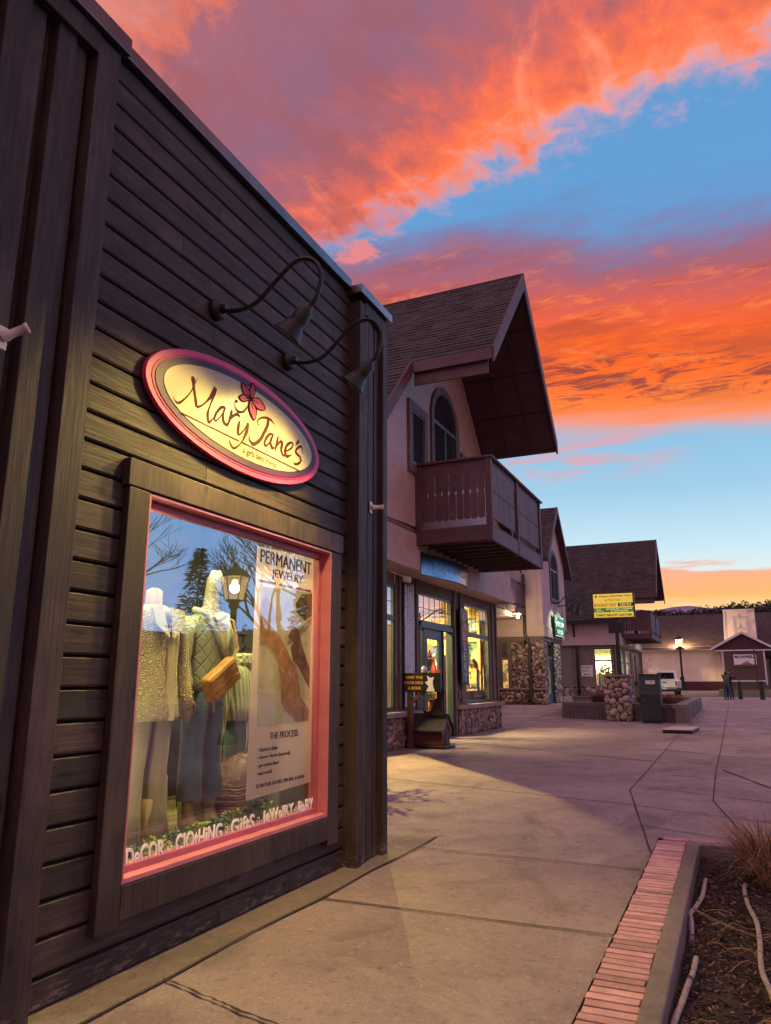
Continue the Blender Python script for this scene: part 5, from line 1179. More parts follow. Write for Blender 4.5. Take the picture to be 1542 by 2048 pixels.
        h=Vector((XF+1.22,y,5.22))+ax*.38; mb=MB(); mb.ell(h,(.06,.06,.06),8,6); mb.build('bulb',emat('bulb_cool',(.85,1,.7),16),q)
        l=lamp('sign_lamp','SPOT',h+ax*.12,130,(.75,1,.62),q,size=.05,spot_size=R(120),spot_blend=.8); aim(l,(-.9,.1,-.9))
def goods_glow(name,c,s,sc):
    """lit shop interior seen through a far, small window: shelves of goods in lamp light"""
    m=bpy.data.materials.new(name); m.use_nodes=True; T=NT(m.node_tree); o=T.n('ShaderNodeOutputMaterial'); b=T.n('ShaderNodeBsdfPrincipled'); T.t.links.new(b.outputs[0],o.inputs[0])
    co_=T.n('ShaderNodeTexCoord').outputs['Object']; vo=T.n('ShaderNodeTexVoronoi'); T.put(vo.inputs['Vector'],co_); vo.inputs['Scale'].default_value=sc
    n=T.noise(co_,sc*.5,4,.6); col=T.mix(.5,c,vo.outputs['Color'],'MULTIPLY'); col=T.mix(T.mr(n,.4,.6,0,.8),col,(.03,.025,.015))
    T.put(b.inputs['Base Color'],(.02,.02,.02,1)); b.inputs['Roughness'].default_value=.1; T.put(b.inputs['Emission Color'],col); b.inputs['Emission Strength'].default_value=s; return m
build_coinshop()
def build_link():
    t=thing('link_building','set back pink link building with a second maroon balcony between gallery and stone front','building',(-10,28,0)); g=gz(30)
    mb=MB(); mb.box(-14,-10.8,19.5,37.2,g,7.0); mb.build('wall',M['stu2'],t)
    mb=MB(); mb.box(-10.8,-9.45,30.2,37.22,4.30,4.70); mb.box(-10.8,-10.0,21,30.2,4.3,4.7); mb.build('soffit_slab',M['stu2'],t)
    b=thing_part('balcony',t); balcony(b,-10.7,-9.2,30.0,37.2,4.50,6.05,[30.0,33.6,37.05],1.05)
    mb=MB(); 
    for y0 in (34.3,36.2): mb.box(-10.79,-10.72,y0,y0+.8,5.2,6.9)
    mb.build('window',M['g_up'],t)
    sl=Vector((1,0,-.5)).normalized(); uvroof('roof',[(-14.2,19.4,8.4),(-10.3,19.4,6.9),(-10.3,37.3,6.9),(-14.2,37.3,8.4)],.15,M['shg'],t,((-14.2,19,8.4),(0,1,0),sl))
    mb=MB(); mb.box(-10.75,-10.7,20,36,.3,3.2) if False else None
build_link()
# ---------------------------------------------------------------- fourth building: big roof, olive wall
def build_olive():
    g=gz(51); t=thing('big_roof_building','building with a huge mauve shingle roof, olive ground floor and a corner of lit windows','building',(-6.7,54,g)); r=random.Random(41)
    XF,YF=-6.70,51.0
    mb=MB(); mb.panel((-13,YF,g),X_,Z_,6.3,3.42,.2,[(4.84,5.97,.70,3.22)]); mb.panel((XF,YF,g),Y_,Z_,13,3.42,.2,[(1.6,3.3,.7,3.2),(4.6,7.6,.1,3.2),(8.8,10.6,.7,3.2)]); mb.build('wall',M['olive'],t)
    mb=MB(); mb.box(-13,XF+.28,YF-.28,64.2,3.56,4.12); mb.build('stucco_band',M['stu2'],t,bevel=.02)
    mb=MB(); mb.box(-13,XF+.20,YF-.20,64.1,4.12,5.25); mb.prism([(XF+.18,51.2,5.25),(XF+.18,61,5.25),(XF+.18,55.4,10.6)],(-.2,0,0)); mb.build('upper_wall',M['stu2'],t)
    mb=MB(); mb.box(-13,-6.66,YF-.06,YF-.002,.74+g,.84+g); mb.build('ledge',M['sill'],t); mb=MB(); mb.box(-13,XF,YF-.02,YF-.001,g,.74+g); mb.build('stone_backing',M['mort'],t)
    mb=MB(); stones_on(mb,(-10.6,YF-.02,g),X_,Z_,(0,-1,0),3.95,.72,.30,r,.35); mb.build('stone_base',M['stone'],t,smooth=True)
    mb=MB(); 
    for x in (-9.62,-8.45,-6.78): mb.box(x-.05,x+.05,YF-.05,YF-.002,.84+g,3.4+g); mb.cut()
    mb.build_each('wall_trim',M['olive'],t)
    shopwin(t,(-8.16,YF,.70+g),X_,1.13,2.52,rails=(1.72,),grid=[(.05,1.08,1.77,2.47,3,2)],fr=.06)
    for y0,w,z,h in ((52.6,1.7,.7,2.5),(55.6,3.0,.1,3.1),(59.8,1.8,.7,2.5)): shopwin(t,(XF,y0,z+g),Y_,w,h,rails=(h-.85,),muls=(w/2,) if w>2 else (),fr=.08)
    room(t,-11,XF-.22,YF+.22,58,g,3.4+g,mat('pale_interior',(.66,.62,.42),.8,(.5,.46,.30),3),oy=True)
    RY,RZ,xf=55.4,11.15,-4.02; SL=.985; zz=lambda y:RZ-SL*abs(y-RY); yl,yr=51.85,58.75
    SLm=1.16; zm=lambda y:RZ-SLm*abs(y-RY); xm=-6.25; yL,yR=50.25,61
    sl=Vector((0,1,SLm)).normalized()
    uvroof('roof',[(-16,yL,zm(yL)),(xm,yL,zm(yL)),(xm,RY,RZ),(-16,RY,RZ)],.14,M['shg'],t,((0,yL,zm(yL)),(1,0,0),sl))
    uvroof('roof',[(-16,RY,RZ),(xm,RY,RZ),(xm,yR,zm(yR)),(-16,yR,zm(yR))],.14,M['shg'],t,((0,RY,RZ),(1,0,0),Vector((0,-1,SLm)).normalized()))
    uvroof('hood_roof',[(xm+.002,yl,zm(yl)+.02),(xf,yl,zm(yl)+.0),(xf,RY,RZ),(xm+.002,RY,RZ)],.10,M['shg'],t,((0,yL,zm(yL)),(1,0,0),sl))
    uvroof('hood_roof',[(xm+.002,RY,RZ),(xf,RY,RZ),(xf,yr,zm(yr)),(xm+.002,yr,zm(yr))],.10,M['shg'],t,((0,RY,RZ),(1,0,0),Vector((0,-1,SLm)).normalized()))
    mb=MB()
    for a,b in ((yl+.05,RY),(yr-.05,RY)):
        A=[(xf-.05,a,zm(a)-.102),(xf-.05,b,zm(b)-.102),(XF+.19,b,zm(b)-.102),(XF+.19,a,zm(a)-.102)]
        if a>b: A=A[::-1]
        mb.prism(A,(0,0,-.14))
    mb.build('soffit',M['soff'],t)
    mb=MB()
    for a,b in ((yl-.02,RY),(yr+.02,RY)):
        P=[(xf+.04,a,zm(a)+.04),(xf+.04,b,zm(b)+.04),(xf+.04,b,zm(b)-.45),(xf+.04,a,zm(a)-.38)]
        if a<b: P=P[::-1]
        mb.prism(P,(-.06,0,0))
    for a,b in ((yL,yl),(yr,yR)):
        P=[(xm+.05,a,zm(a)+.03),(xm+.05,b,zm(b)+.03),(xm+.05,b,zm(b)-.4),(xm+.05,a,zm(a)-.4)]; mb.prism(P[::-1],(-.06,0,0))
    mb.box(xm+.06,xf-.03,yl-.06,yl-.003,zm(yl)-.36,zm(yl)-.02); mb.box(xm+.1,xf-.15,yl+.1,yl+.16,zm(yl)-.75,zm(yl)-.2)
    mb.build('barge_board',M['trim'],t)
    mb=MB(); mb.box(-16,xm,yL-.12,yL-.002,zm(yL)-.24,zm(yL)-.02); mb.build('gutter',M['gutter'],t)
    b=thing_part('balcony',t); balcony(b,XF+.2,-4.55,52.5,60.0,4.02,5.85,[52.5,56.2,59.85],1.2)
    # sign board over the corner
    q=thing('fascia_sign','long grey sign board on the stucco band above the corner windows','sign',(XF+.3,58,4)); mb=MB(); mb.box(XF+.29,XF+.36,54.2,57.6,3.66,4.05); mb.build('board',mat('grey_sign_board',(.13,.14,.16),.6),q); mb=MB(); mb.box(XF+.29,XF+.33,58.6,62,3.62,4.02); mb.build('panel',mat('pale_sign_board',(.4,.36,.4),.6),q)
    s=thing('arrow_notice','small white notice with a black arrow on the olive wall','sign',(-9.0,YF-.03,1.9)); ym=YF-.053
    mb=MB(); mb.box(-9.06,-8.28,ym,ym+.04,1.55,2.27); mb.build('plate',M['whitep'],s)
    dk=mat('notice_ink',(.04,.045,.04),.6)
    def fx(st,x,w,z,h):
        o=text(st,1,(0,ym-.001,0),X_,Z_,dk,s); vs=[v.co for v in o.data.vertices]; mn,mx=min(v.x for v in vs),max(v.x for v in vs); zn,zx=min(v.z for v in vs),max(v.z for v in vs); off=parent_loc(s)
        for v in o.data.vertices: v.co.x=(v.co.x-mn)/(mx-mn)*w+x-off.x; v.co.z=(v.co.z-zn)/(zx-zn)*h+z-off.z
        return o
    joinm([fx('Massage',-8.98,.55,2.07,.12),fx('Studio',-8.98,.42,1.86,.12)],'lettering')
    mb=MB(); mb.prism([(x,ym-.002,z) for x,z in [(-8.88,1.68),(-8.76,1.61),(-8.76,1.66),(-8.45,1.66),(-8.45,1.70),(-8.76,1.70),(-8.76,1.75)]],(0,-.004,0)); mb.build('arrow',dk,s)
    gl=thing('ceiling_light','cool ceiling light inside the olive corner shop','light',(-8,54,3.3)); mb=MB(); mb.box(-9.2,-8.0,53.9,54.1,3.36,3.42); mb.build('housing',M['offw'],gl)
    for yy in (52.6,56.0): lamp('shop_light','AREA',(-8.4,yy,3.3),900,(.98,1,.62),gl,size=1.0)
    shelf_unit('crowded shelves behind the window of the olive shop',-8.6,53.2,56.0,g,r,h=1.9)
    q=thing('hanging_plant','green plant with trailing leaves in the olive shop window','plant',(-7.4,51.6,2.0)); mb=MB()
    for k in range(70): mb.ell((-7.45+r.gauss(0,.16),51.6+r.gauss(0,.1),1.95+r.gauss(0,.16)),(.06,.03,.05),5,4,Matrix.Rotation(r.uniform(0,3),3,'X'))
    mb.build('leaves',mat('plant_leaf',(.06,.16,.04),.6,isl=.3),q); mb=MB(); mb.lathe((-7.45,51.6,1.6),[(.12,0),(.18,.25)],10); mb.build('pot',IM[5],q)
    q=thing('clothes_rack','rack of patterned clothes low in the olive shop window','rack',(-7.7,51.7,g)); mb=MB()
    for k in range(12): mb.ci=k%len(IM); x=-8.05+.075*k; mb.prism([(x,51.55,.9),(x+.05,51.55,.9),(x+.06,51.55,1.7+.05*math.sin(k)),(x,51.55,1.72)],(0,.3,0))
    mb.build('garments',IM,q); mb=MB(); mb.tube([(-8.15,51.7,1.75),(-7.1,51.7,1.75)],.02,6); mb.tube([(-8.12,51.7,g),(-8.12,51.7,1.75)],.02,6); mb.tube([(-7.13,51.7,g),(-7.13,51.7,1.75)],.02,6); mb.build('frame',M['blk'],q)
build_olive()
# ---------------------------------------------------------------- things in the display window
def limb_loft(mb,pts,rs,n=12,flat=None,twist=0):
    """tube with elliptical section: rs list of (rx,ry) with rx along y axis, ry along x axis"""
    rings=[]
    for (x,y,z),(a,b) in zip(pts,rs): rings.append([(x+b*math.cos(q),y+a*math.sin(q),z) for q in [2*math.pi*k/n for k in range(n)]])
    mb.loft(rings)
def fold_mat(name,c,c2,sc,bd,kind='quilt',rough=.9):
    m=bpy.data.materials.new(name); m.use_nodes=True; T=NT(m.node_tree); o=T.n('ShaderNodeOutputMaterial'); b=T.n('ShaderNodeBsdfPrincipled'); T.t.links.new(b.outputs[0],o.inputs[0])
    v=T.n('ShaderNodeTexCoord').outputs['Object']
    if kind=='quilt':
        vo=T.n('ShaderNodeTexVoronoi'); T.put(vo.inputs['Vector'],T.vmul(v,(1,1,1))); vo.inputs['Scale'].default_value=sc; d=vo.outputs['Distance']
        h=T.m('SINE',T.m('MULTIPLY',d,22.0)); hh=T.m('ADD',T.m('MULTIPLY',h,.5),T.m('MULTIPLY',T.m('SUBTRACT',1.0,d),.8))
    elif kind=='diamond':
        sp=T.n('ShaderNodeSeparateXYZ'); T.put(sp.inputs[0],v); a=T.m('ADD',sp.outputs[1],T.m('MULTIPLY',sp.outputs[2],.7)); c_=T.m('SUBTRACT',sp.outputs[1],T.m('MULTIPLY',sp.outputs[2],.7))
        f=lambda q:T.m('ABSOLUTE',T.m('SINE',T.m('MULTIPLY',q,sc))); hh=T.m('MINIMUM',T.mr(f(a),0,.35),T.mr(f(c_),0,.35)); hh=T.m('ADD',hh,T.m('MULTIPLY',T.noise(v,140,3,.6),.35))
    elif kind=='rib':
        sp=T.n('ShaderNodeSeparateXYZ'); T.put(sp.inputs[0],v); hh=T.m('ADD',T.m('SINE',T.m('MULTIPLY',sp.outputs[1],sc*10)),T.m('MULTIPLY',T.noise(v,60,3,.6),1.2))
    else: hh=T.noise(T.vmul(v,(1,1,.25)),sc,5,.6)
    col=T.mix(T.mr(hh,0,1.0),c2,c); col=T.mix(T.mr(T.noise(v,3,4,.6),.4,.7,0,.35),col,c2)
    T.put(b.inputs['Base Color'],col); b.inputs['Roughness'].default_value=rough; b.inputs['Sheen Weight'].default_value=.3; T.put(b.inputs['Normal'],T.bump(hh,.9,bd)); return m
def wob(mb,amp,f=30,seed=0):
    """soft vertical cloth folds"""
    out=[]
    for x,y,z in mb.v: out.append((x+amp*math.sin(y*f+seed+z*2.2),y+amp*.6*math.sin(x*f*1.3+seed+z*3),z))
    mb.v=out
def torso(mb,cx,cy,zs,n=26,ang=0):
    rings=[]
    for z,a,b,*o in zs:
        ox=o[0] if o else 0
        rings.append([(cx+ox+b*math.cos(q)*(1 if math.cos(q)>0 else .8),cy+a*math.sin(q),z) for q in [2*math.pi*k/n for k in range(n)]])
    mb.loft(rings)
def arm(mb,p,r,n=10): mb.tube(p,r,n)
skin_m=mat('mannequin_skin',(.30,.21,.14),.5,(.27,.19,.13),3); pale_m=mat('mannequin_white',(.26,.25,.22),.5)
FL=.357
def mannequins():
    # left: cream quilted jacket, grey trousers
    cx,cy=-2.86,3.17; t=thing('mannequin','mannequin in a cream quilted jacket and taupe trousers at the left edge of the window','mannequin',(cx,cy,FL))
    mb=MB(); mb.lathe((cx,cy,1.50),[(.10,0),(.075,.06),(.048,.10),(.045,.19),(.02,.205)],16); 
    for s in (-1,1): limb_loft(mb,[(cx-.01,cy+s*.065,.362),(cx,cy+s*.065,.44),(cx,cy+s*.065,.60)],[(.04,.06),(.032,.036),(.045,.05)])
    mb.build('body',skin_m,t,smooth=True)
    mb=MB()
    for s in (-1,1): limb_loft(mb,[(cx+.01,cy+s*.105,.39),(cx,cy+s*.098,.55),(cx,cy+s*.088,.75),(cx,cy+s*.078,.92),(cx,cy+s*.07,1.10)],[(.074,.09),(.064,.075),(.062,.07),(.078,.085),(.088,.10)],16)
    wob(mb,.007,34); mb.build('trousers',fold_mat('taupe_trousers',(.30,.26,.22),(.18,.15,.13),9,.02,'fold'),t,smooth=True)
    q=fold_mat('cream_quilting',(.52,.46,.29),(.34,.29,.17),34,.008,'quilt')
    mb=MB(); torso(mb,cx,cy,[(1.00,.205,.135),(1.02,.21,.14),(1.15,.192,.125),(1.28,.18,.115),(1.42,.19,.115),(1.52,.198,.10),(1.57,.17,.085),(1.60,.095,.075),(1.61,.07,.06)]); mb.build('jacket',q,t,smooth=True)
    mb=MB()
    for s in (-1,1): arm(mb,[(cx,cy+s*.165,1.555),(cx+.005,cy+s*.215,1.46),(cx+.01,cy+s*.235,1.28),(cx+.04,cy+s*.245,1.12),(cx+.055,cy+s*.245,1.02)],[.052,.058,.055,.050,.052])
    mb.build('sleeve',q,t,smooth=True)
    mb=MB(); mb.prism([(cx+.128,cy+.005,1.0),(cx+.138,cy+.055,1.0),(cx+.13,cy+.06,1.3),(cx+.10,cy+.05,1.58),(cx+.115,cy-.0,1.45)],(.006,0,0))
    for s in (-1,1): mb.prism([(cx+.085,cy+s*.035,1.60),(cx+.10,cy+s*.13,1.585),(cx+.125,cy+s*.12,1.50),(cx+.135,cy+s*.015,1.43)][::s],(.012,0,0))
    mb.build('placket_collar',mat('cream_lining',(.46,.41,.28),.85),t)
    mb=MB(); mb.ell((cx+.085,cy,1.55),(.03,.04,.05),10,6); mb.build('inner_shirt',mat('cream_knit',(.46,.42,.28),.9),t,smooth=True)
    # middle: sage cardigan, cropped jeans, tan bag
    cx,cy=-2.90,3.70; t=thing('mannequin','mannequin in a sage quilted cardigan, cropped jeans and a tan crossbody bag','mannequin',(cx,cy,FL))
    mb=MB(); mb.loft([[(cx+ox+r*math.cos(a),cy+oy+r*math.sin(a),z) for a in [2*math.pi*k/16 for k in range(16)]] for z,r,ox,oy in ((1.50,.10,0,0),(1.60,.075,.01,0),(1.66,.048,.01,.01),(1.74,.045,.0,.03),(1.82,.055,.01,.045),(1.88,.030,.01,.05))]); mb.build('neck',pale_m,t,smooth=True)
    mb=MB()
    for s in (-1,1): limb_loft(mb,[(cx+.05,cy+s*.105,.362),(cx+.02,cy+s*.10,.41),(cx,cy+s*.095,.50),(cx,cy+s*.09,.70)],[(.032,.085),(.030,.05),(.032,.036),(.052,.055)])
    hx,hy,hz=cx+.06,cy-.225,1.11
    mb.ell((hx,hy,hz-.03),(.016,.032,.045),8,6)
    for k in range(4): L=(.070,.082,.078,.060)[k]; b=(hx+.004,hy-.022+.014*k,hz-.06); mb.tube([b,(b[0]+.006,b[1]+.003,b[2]-L*.55),(b[0]+.002,b[1]+.008,b[2]-L)],[.0085,.0078,.0055],7)
    mb.tube([(hx+.012,hy+.028,hz-.02),(hx+.022,hy+.046,hz-.045),(hx+.022,hy+.048,hz-.075)],[.010,.0088,.0062],7)
    mb.build('body',skin_m,t,smooth=True)
    mb=MB()
    for s in (-1,1): limb_loft(mb,[(cx+.01,cy+s*.098,.54),(cx,cy+s*.098,.70),(cx,cy+s*.090,.85),(cx,cy+s*.078,1.0),(cx,cy+s*.070,1.20)],[(.066,.075),(.060,.068),(.060,.068),(.074,.084),(.088,.10)],18)
    wob(mb,.005,38,1); mb.build('jeans',fold_mat('blue_denim',(.05,.115,.19),(.022,.05,.09),14,.012,'fold'),t,smooth=True)
    cm=fold_mat('sage_quilting',(.24,.27,.22),(.15,.17,.135),48,.006,'diamond')
    mb=MB(); torso(mb,cx,cy,[(1.145,.172,.118),(1.17,.182,.122),(1.21,.180,.122),(1.30,.165,.112),(1.42,.175,.112),(1.52,.19,.10),(1.575,.165,.085),(1.605,.10,.08),(1.61,.06,.05)]); mb.build('cardigan',cm,t,smooth=True)
    mb=MB(); arm(mb,[(cx,cy-.155,1.56),(cx+.0,cy-.205,1.47),(cx+.0,cy-.230,1.32),(cx+.03,cy-.232,1.20),(cx+.05,cy-.226,1.11)],[.050,.060,.060,.058,.046]); arm(mb,[(cx,cy+.155,1.56),(cx+.0,cy+.21,1.45),(cx,cy+.225,1.32),(cx+.02,cy+.20,1.17)],[.050,.055,.05,.042]); mb.build('sleeve',cm,t,smooth=True)
    mb=MB(); mb.lathe((cx+.05,cy-.226,1.085),[(.040,0),(.043,.02),(.043,.05),(.046,.06)],16); mb.build('cuff',fold_mat('sage_rib',(.34,.36,.30),(.2,.22,.18),26,.006,'rib'),t,smooth=True)
    mb=MB(); mb.prism([(cx+.121,cy+.02,1.34),(cx+.112,cy-.060,1.56),(cx+.085,cy-.075,1.61),(cx+.08,cy+.075,1.61),(cx+.112,cy+.075,1.54)],(.008,0,0)); mb.build('inner_shirt',mat('cream_knit',(.46,.42,.28),.9),t)
    mb=MB()
    for s in (-1,1): mb.tube([(cx-.03,cy+s*.10,1.625),(cx+.07,cy+s*.095,1.60),(cx+.122,cy+s*.055,1.47),(cx+.130,cy+.02,1.33)],[.022,.020,.016,.012],8)
    mb.tube([(cx+.130,cy+.02,1.33),(cx+.130,cy+.02,1.17)],.010,8); mb.build('hood_edge',mat('sage_band',(.27,.30,.28),.9),t,smooth=True)
    bg=mat('tan_leather',(.33,.155,.035),.5,(.24,.10,.022),9,bump=.3)
    b=thing('crossbody_bag','tan leather crossbody bag slung across the sage cardigan','bag',(cx+.18,cy+.03,1.2)); o=Vector((cx+.150,cy-.17,1.075)); u=Vector((0,.86,.51)); v=Vector((0,-.51,.86))
    mb=MB(); mb.obox(o,u*.285,v*.155,(.075,0,0)); mb.build('body',bg,b,bevel=.02,seg=4)
    mb=MB(); 
    for k in (.35,.62,.86): mb.tube([o+Vector((.077,0,0))+v*.155*k+u*.02,o+Vector((.077,0,0))+v*.155*k+u*.265],.0035,6)
    mb.tube([o+v*.03+Vector((.06,0,0)),o+v*.0+Vector((.07,-.01,-.05))],.008,6); mb.build('zip',mat('bag_zip',(.10,.05,.015),.5),b)
    mb=MB(); P=[o+u*.275+v*.12+Vector((.03,0,0)),Vector((cx+.150,cy+.10,1.40)),Vector((cx+.10,cy+.115,1.57)),Vector((cx-.02,cy+.11,1.64))]
    for A,B in zip(P,P[1:]): mb.obox(A,B-A,(0,.026,0),(.004,0,0))
    mb.build('strap',mat('bag_strap',(.42,.22,.10),.8,(.12,.12,.14),60,st=(1,1,1)),b)
    # right: small knit jumper on a hanging form, jeans under it
    cx,cy=-2.98,4.18; t=thing('dress_form','small dress form with a pale green cable knit turtleneck above light jeans','mannequin',(cx,cy,FL))
    k=fold_mat('mint_knit',(.52,.57,.42),(.36,.40,.29),24,.008,'rib')
    mb=MB(); torso(mb,cx,cy,[(.955,.17,.11),(.97,.185,.12),(1.05,.172,.112),(1.15,.155,.10),(1.24,.15,.09),(1.29,.125,.075),(1.315,.07,.06)]); wob(mb,.003,50); mb.build('jumper',k,t,smooth=True)
    mb=MB(); mb.lathe((cx+.01,cy,1.295),[(.055,0),(.078,.015),(.082,.035),(.070,.055),(.074,.07),(.062,.09),(.05,.085)],18); mb.build('turtleneck',k,t,smooth=True)
    mb=MB(); arm(mb,[(cx,cy-.11,1.27),(cx+.02,cy-.17,1.20),(cx+.03,cy-.215,1.05),(cx+.03,cy-.245,.88),(cx+.03,cy-.255,.83)],[.035,.04,.038,.032,.03]); mb.build('sleeve',k,t,smooth=True)
    mb=MB(); torso(mb,cx,cy,[(.62,.12,.08),(.80,.13,.085),(.96,.125,.085)]); wob(mb,.004,40); mb.build('jeans',fold_mat('light_denim',(.14,.26,.34),(.09,.17,.24),12,.01,'fold'),t,smooth=True)
    mb=MB(); mb.tube([(cx+.10,cy-.05,.95),(cx+.11,cy-.055,.85),(cx+.10,cy-.05,.78)],.004,5); mb.tube([(cx+.10,cy-.03,.95),(cx+.11,cy-.03,.83)],.004,5); mb.build('drawstring',M['whitep'],t)
    mb=MB(); mb.tube([(cx,cy,FL),(cx,cy,.98)],.012,8); mb.lathe((cx,cy,FL),[(.12,0),(.12,.012),(.02,.02)],18); mb.tube([(cx,cy,1.36),(cx,cy,1.42),(cx,cy+.02,1.45),(cx,cy+.04,1.43)],.004,6); mb.build('stand',M['blk'],t)
mannequins()
def display_props():
    r=random.Random(9)
    # cushion
    m=bpy.data.materials.new('patterned_cushion_cloth'); m.use_nodes=True; T=NT(m.node_tree); o=T.n('ShaderNodeOutputMaterial'); b=T.n('ShaderNodeBsdfPrincipled'); T.t.links.new(b.outputs[0],o.inputs[0])
    v=T.n('ShaderNodeTexCoord').outputs['Object']; sp=T.n('ShaderNodeSeparateXYZ'); T.put(sp.inputs[0],v)
    a=T.m('ABSOLUTE',T.m('SINE',T.m('MULTIPLY',T.m('ADD',sp.outputs[1],sp.outputs[2]),26.))); c=T.m('ABSOLUTE',T.m('SINE',T.m('MULTIPLY',T.m('SUBTRACT',sp.outputs[1],sp.outputs[2]),26.)))
    d=T.m('MINIMUM',a,c); e=T.m('ABSOLUTE',T.m('SINE',T.m('MULTIPLY',d,8.))); T.put(b.inputs['Base Color'],T.mix(T.mr(e,.35,.5),(.16,.18,.13),(.52,.52,.40))); b.inputs['Roughness'].default_value=.95
    for lab,c_,sz,rot in (('grey and cream patterned cushion standing behind the mannequin feet',(-3.02,3.87,.52),(.09,.19,.19),.2),('grey and cream patterned cushion leaning at the left of the jeans',(-3.1,3.50,.50),(.07,.16,.16),-.1)):
        t=thing('cushion',lab,'cushion',(c_[0],c_[1],FL),'patterned cushions in the display'); mb=MB(); n=14; i0=len(mb.v)
        g=[[None]*(n+1) for _ in range(n+1)]
        for s in (-1,1):
            ids=[]
            for i in range(n+1):
                row=[]
                for j in range(n+1):
                    u,w=2*i/n-1,2*j/n-1; k=(1-u*u)*(1-w*w); k=max(0,k)**.45; pin=1-.08*(1-abs(u))*0; mb.v.append((c_[0]+s*sz[0]*k,c_[1]+u*sz[1]*(1-.10*(1-w*w)),c_[2]+w*sz[2]*(1-.10*(1-u*u)))); row.append(len(mb.v)-1)
                ids.append(row)
            for i in range(n):
                for j in range(n):
                    f=(ids[i][j],ids[i+1][j],ids[i+1][j+1],ids[i][j+1]); mb.addf(f if s>0 else f[::-1])
        mb.build('cover',m,t,smooth=True)
    # basket
    bx,by=-2.92,4.13; t=thing('wicker_basket','brown wicker basket holding a pink fur throw','basket',(bx,by,FL)); wm=mat('wicker',(.20,.10,.045),.75,(.10,.05,.022),14,isl=.4)
    mb=MB()
    for k in range(13):
        z=FL+.012+.0165*k; R_=.165+.02*math.sin(math.pi*k/12)+.004*(k%2)
        mb.tube([(bx+R_*.8*math.cos(a)*(1+.02*math.sin(a*14+k*math.pi)),by+R_*1.15*math.sin(a)*(1+.02*math.sin(a*14+k*math.pi)),z+.003*math.sin(a*9)) for a in [2*math.pi*j/56 for j in range(57)]],.0095,6,False)
    mb.build('weave',wm,t,smooth=True); mb=MB(); mb.lathe((bx,by,FL),[(.10,0),(.12,.19)],16); mb.build('lining',mat('basket_inside',(.02,.012,.008),.9),t)
    f=thing('fur_throw','pale pink fur throw heaped in the wicker basket','blanket',(bx,by,.6)); mb=MB()
    for _ in range(1500):
        a=r.uniform(0,6.28); ph=math.acos(r.uniform(-.2,1)); R3=Vector((.12*math.sin(ph)*math.cos(a),.17*math.sin(ph)*math.sin(a),.16*math.cos(ph))); p=Vector((bx,by+.02,.60))+R3; q=p+R3.normalized()*r.uniform(.015,.03)+Vector((r.gauss(0,.006),r.gauss(0,.006),-.006)); w=Vector((r.gauss(0,1),r.gauss(0,1),r.gauss(0,1))).normalized()*.004
        mb.face([p+w,p-w,q]) 
    mb.build('pile',mat('pink_fur',(.62,.44,.44),.95,(.5,.34,.34),4),f); mb=MB(); mb.ell((bx,by+.02,.60),(.12,.17,.16),16,12,None,.1); mb.build('fabric',mat('pink_fur_base',(.5,.36,.36),.95),f,smooth=True)
    t=thing('grey_ottoman','low grey fabric cube behind the poster','ottoman',(-3.0,4.55,FL)); mb=MB(); mb.box(-3.2,-2.8,4.40,4.75,FL,FL+.2); mb.build('cube',mat('grey_fabric',(.28,.28,.24),.95,bump=.4,bs=80),t,bevel=.03,seg=4)
    t=thing('potted_topiary','small dark topiary ball in a wooden pot at the left corner of the window','plant',(-2.72,2.78,FL)); mb=MB(); 
    for _ in range(260):
        a=Vector((r.gauss(0,1),r.gauss(0,1),r.gauss(0,1))).normalized()*r.uniform(.045,.06); mb.ell(Vector((-2.72,2.82,FL+.17))+a,(.010,.006,.004),4,3,Matrix.Rotation(r.uniform(0,3),3,'X'))
    mb.build('foliage',mat('topiary_green',(.03,.055,.02),.8,isl=.3),t); mb=MB(); mb.lathe((-2.72,2.82,FL),[(.03,0),(.045,.10)],12); mb.build('pot',mat('wood_pot',(.20,.10,.04),.7),t)
    # garland of greenery along the sill
    gms=[mat('garland_green',(.05,.12,.04),.7,isl=.35),mat('garland_lime',(.22,.28,.05),.7,isl=.3),mat('garland_teal',(.04,.12,.085),.7,isl=.35)]
    for k,(y,z,n,h,mi) in enumerate(((2.78,.40,60,.03,1),(2.93,.41,160,.05,2),(3.08,.42,120,.05,1),(3.25,.42,150,.06,0),(3.40,.43,170,.06,1),(3.56,.43,160,.06,2),(3.72,.44,190,.065,1),(3.92,.46,200,.09,0),(4.02,.45,120,.06,1))):
        t=thing('greenery_sprig',('lime flower sprig','teal leaf sprig','lime leaf sprig','dark green leaf sprig','yellow green leaf sprig','teal leaf sprig','lime hydrangea head','tall dark green sprig','lime hydrangea head')[k]+' in the window garland, '+('first','second','third','fourth','fifth','sixth','seventh','eighth','last')[k]+' from the left','foliage',(-2.68,y,FL),'greenery along the window sill')
        mb=MB()
        for _ in range(n):
            a=r.uniform(0,6.28); q=r.uniform(0,.075); hh=r.uniform(0,h); p=Vector((-2.66+q*.5*math.cos(a),y+q*math.sin(a),z-.03+hh)); d=Vector((math.cos(a),math.sin(a),r.uniform(-.2,1))).normalized()*r.uniform(.018,.036); w=d.cross(Vector((r.gauss(0,1),r.gauss(0,1),1))).normalized()*r.uniform(.005,.009)
            mb.face([p-w*.3,p+d*.5-w,p+d,p+d*.5+w])
        mb.build('leaves',gms[mi],t); mb=MB(); mb.tube([(-2.66,y-.05,FL+.01),(-2.66,y+.05,FL+.02)],.005,5); mb.build('stem',gms[0],t)
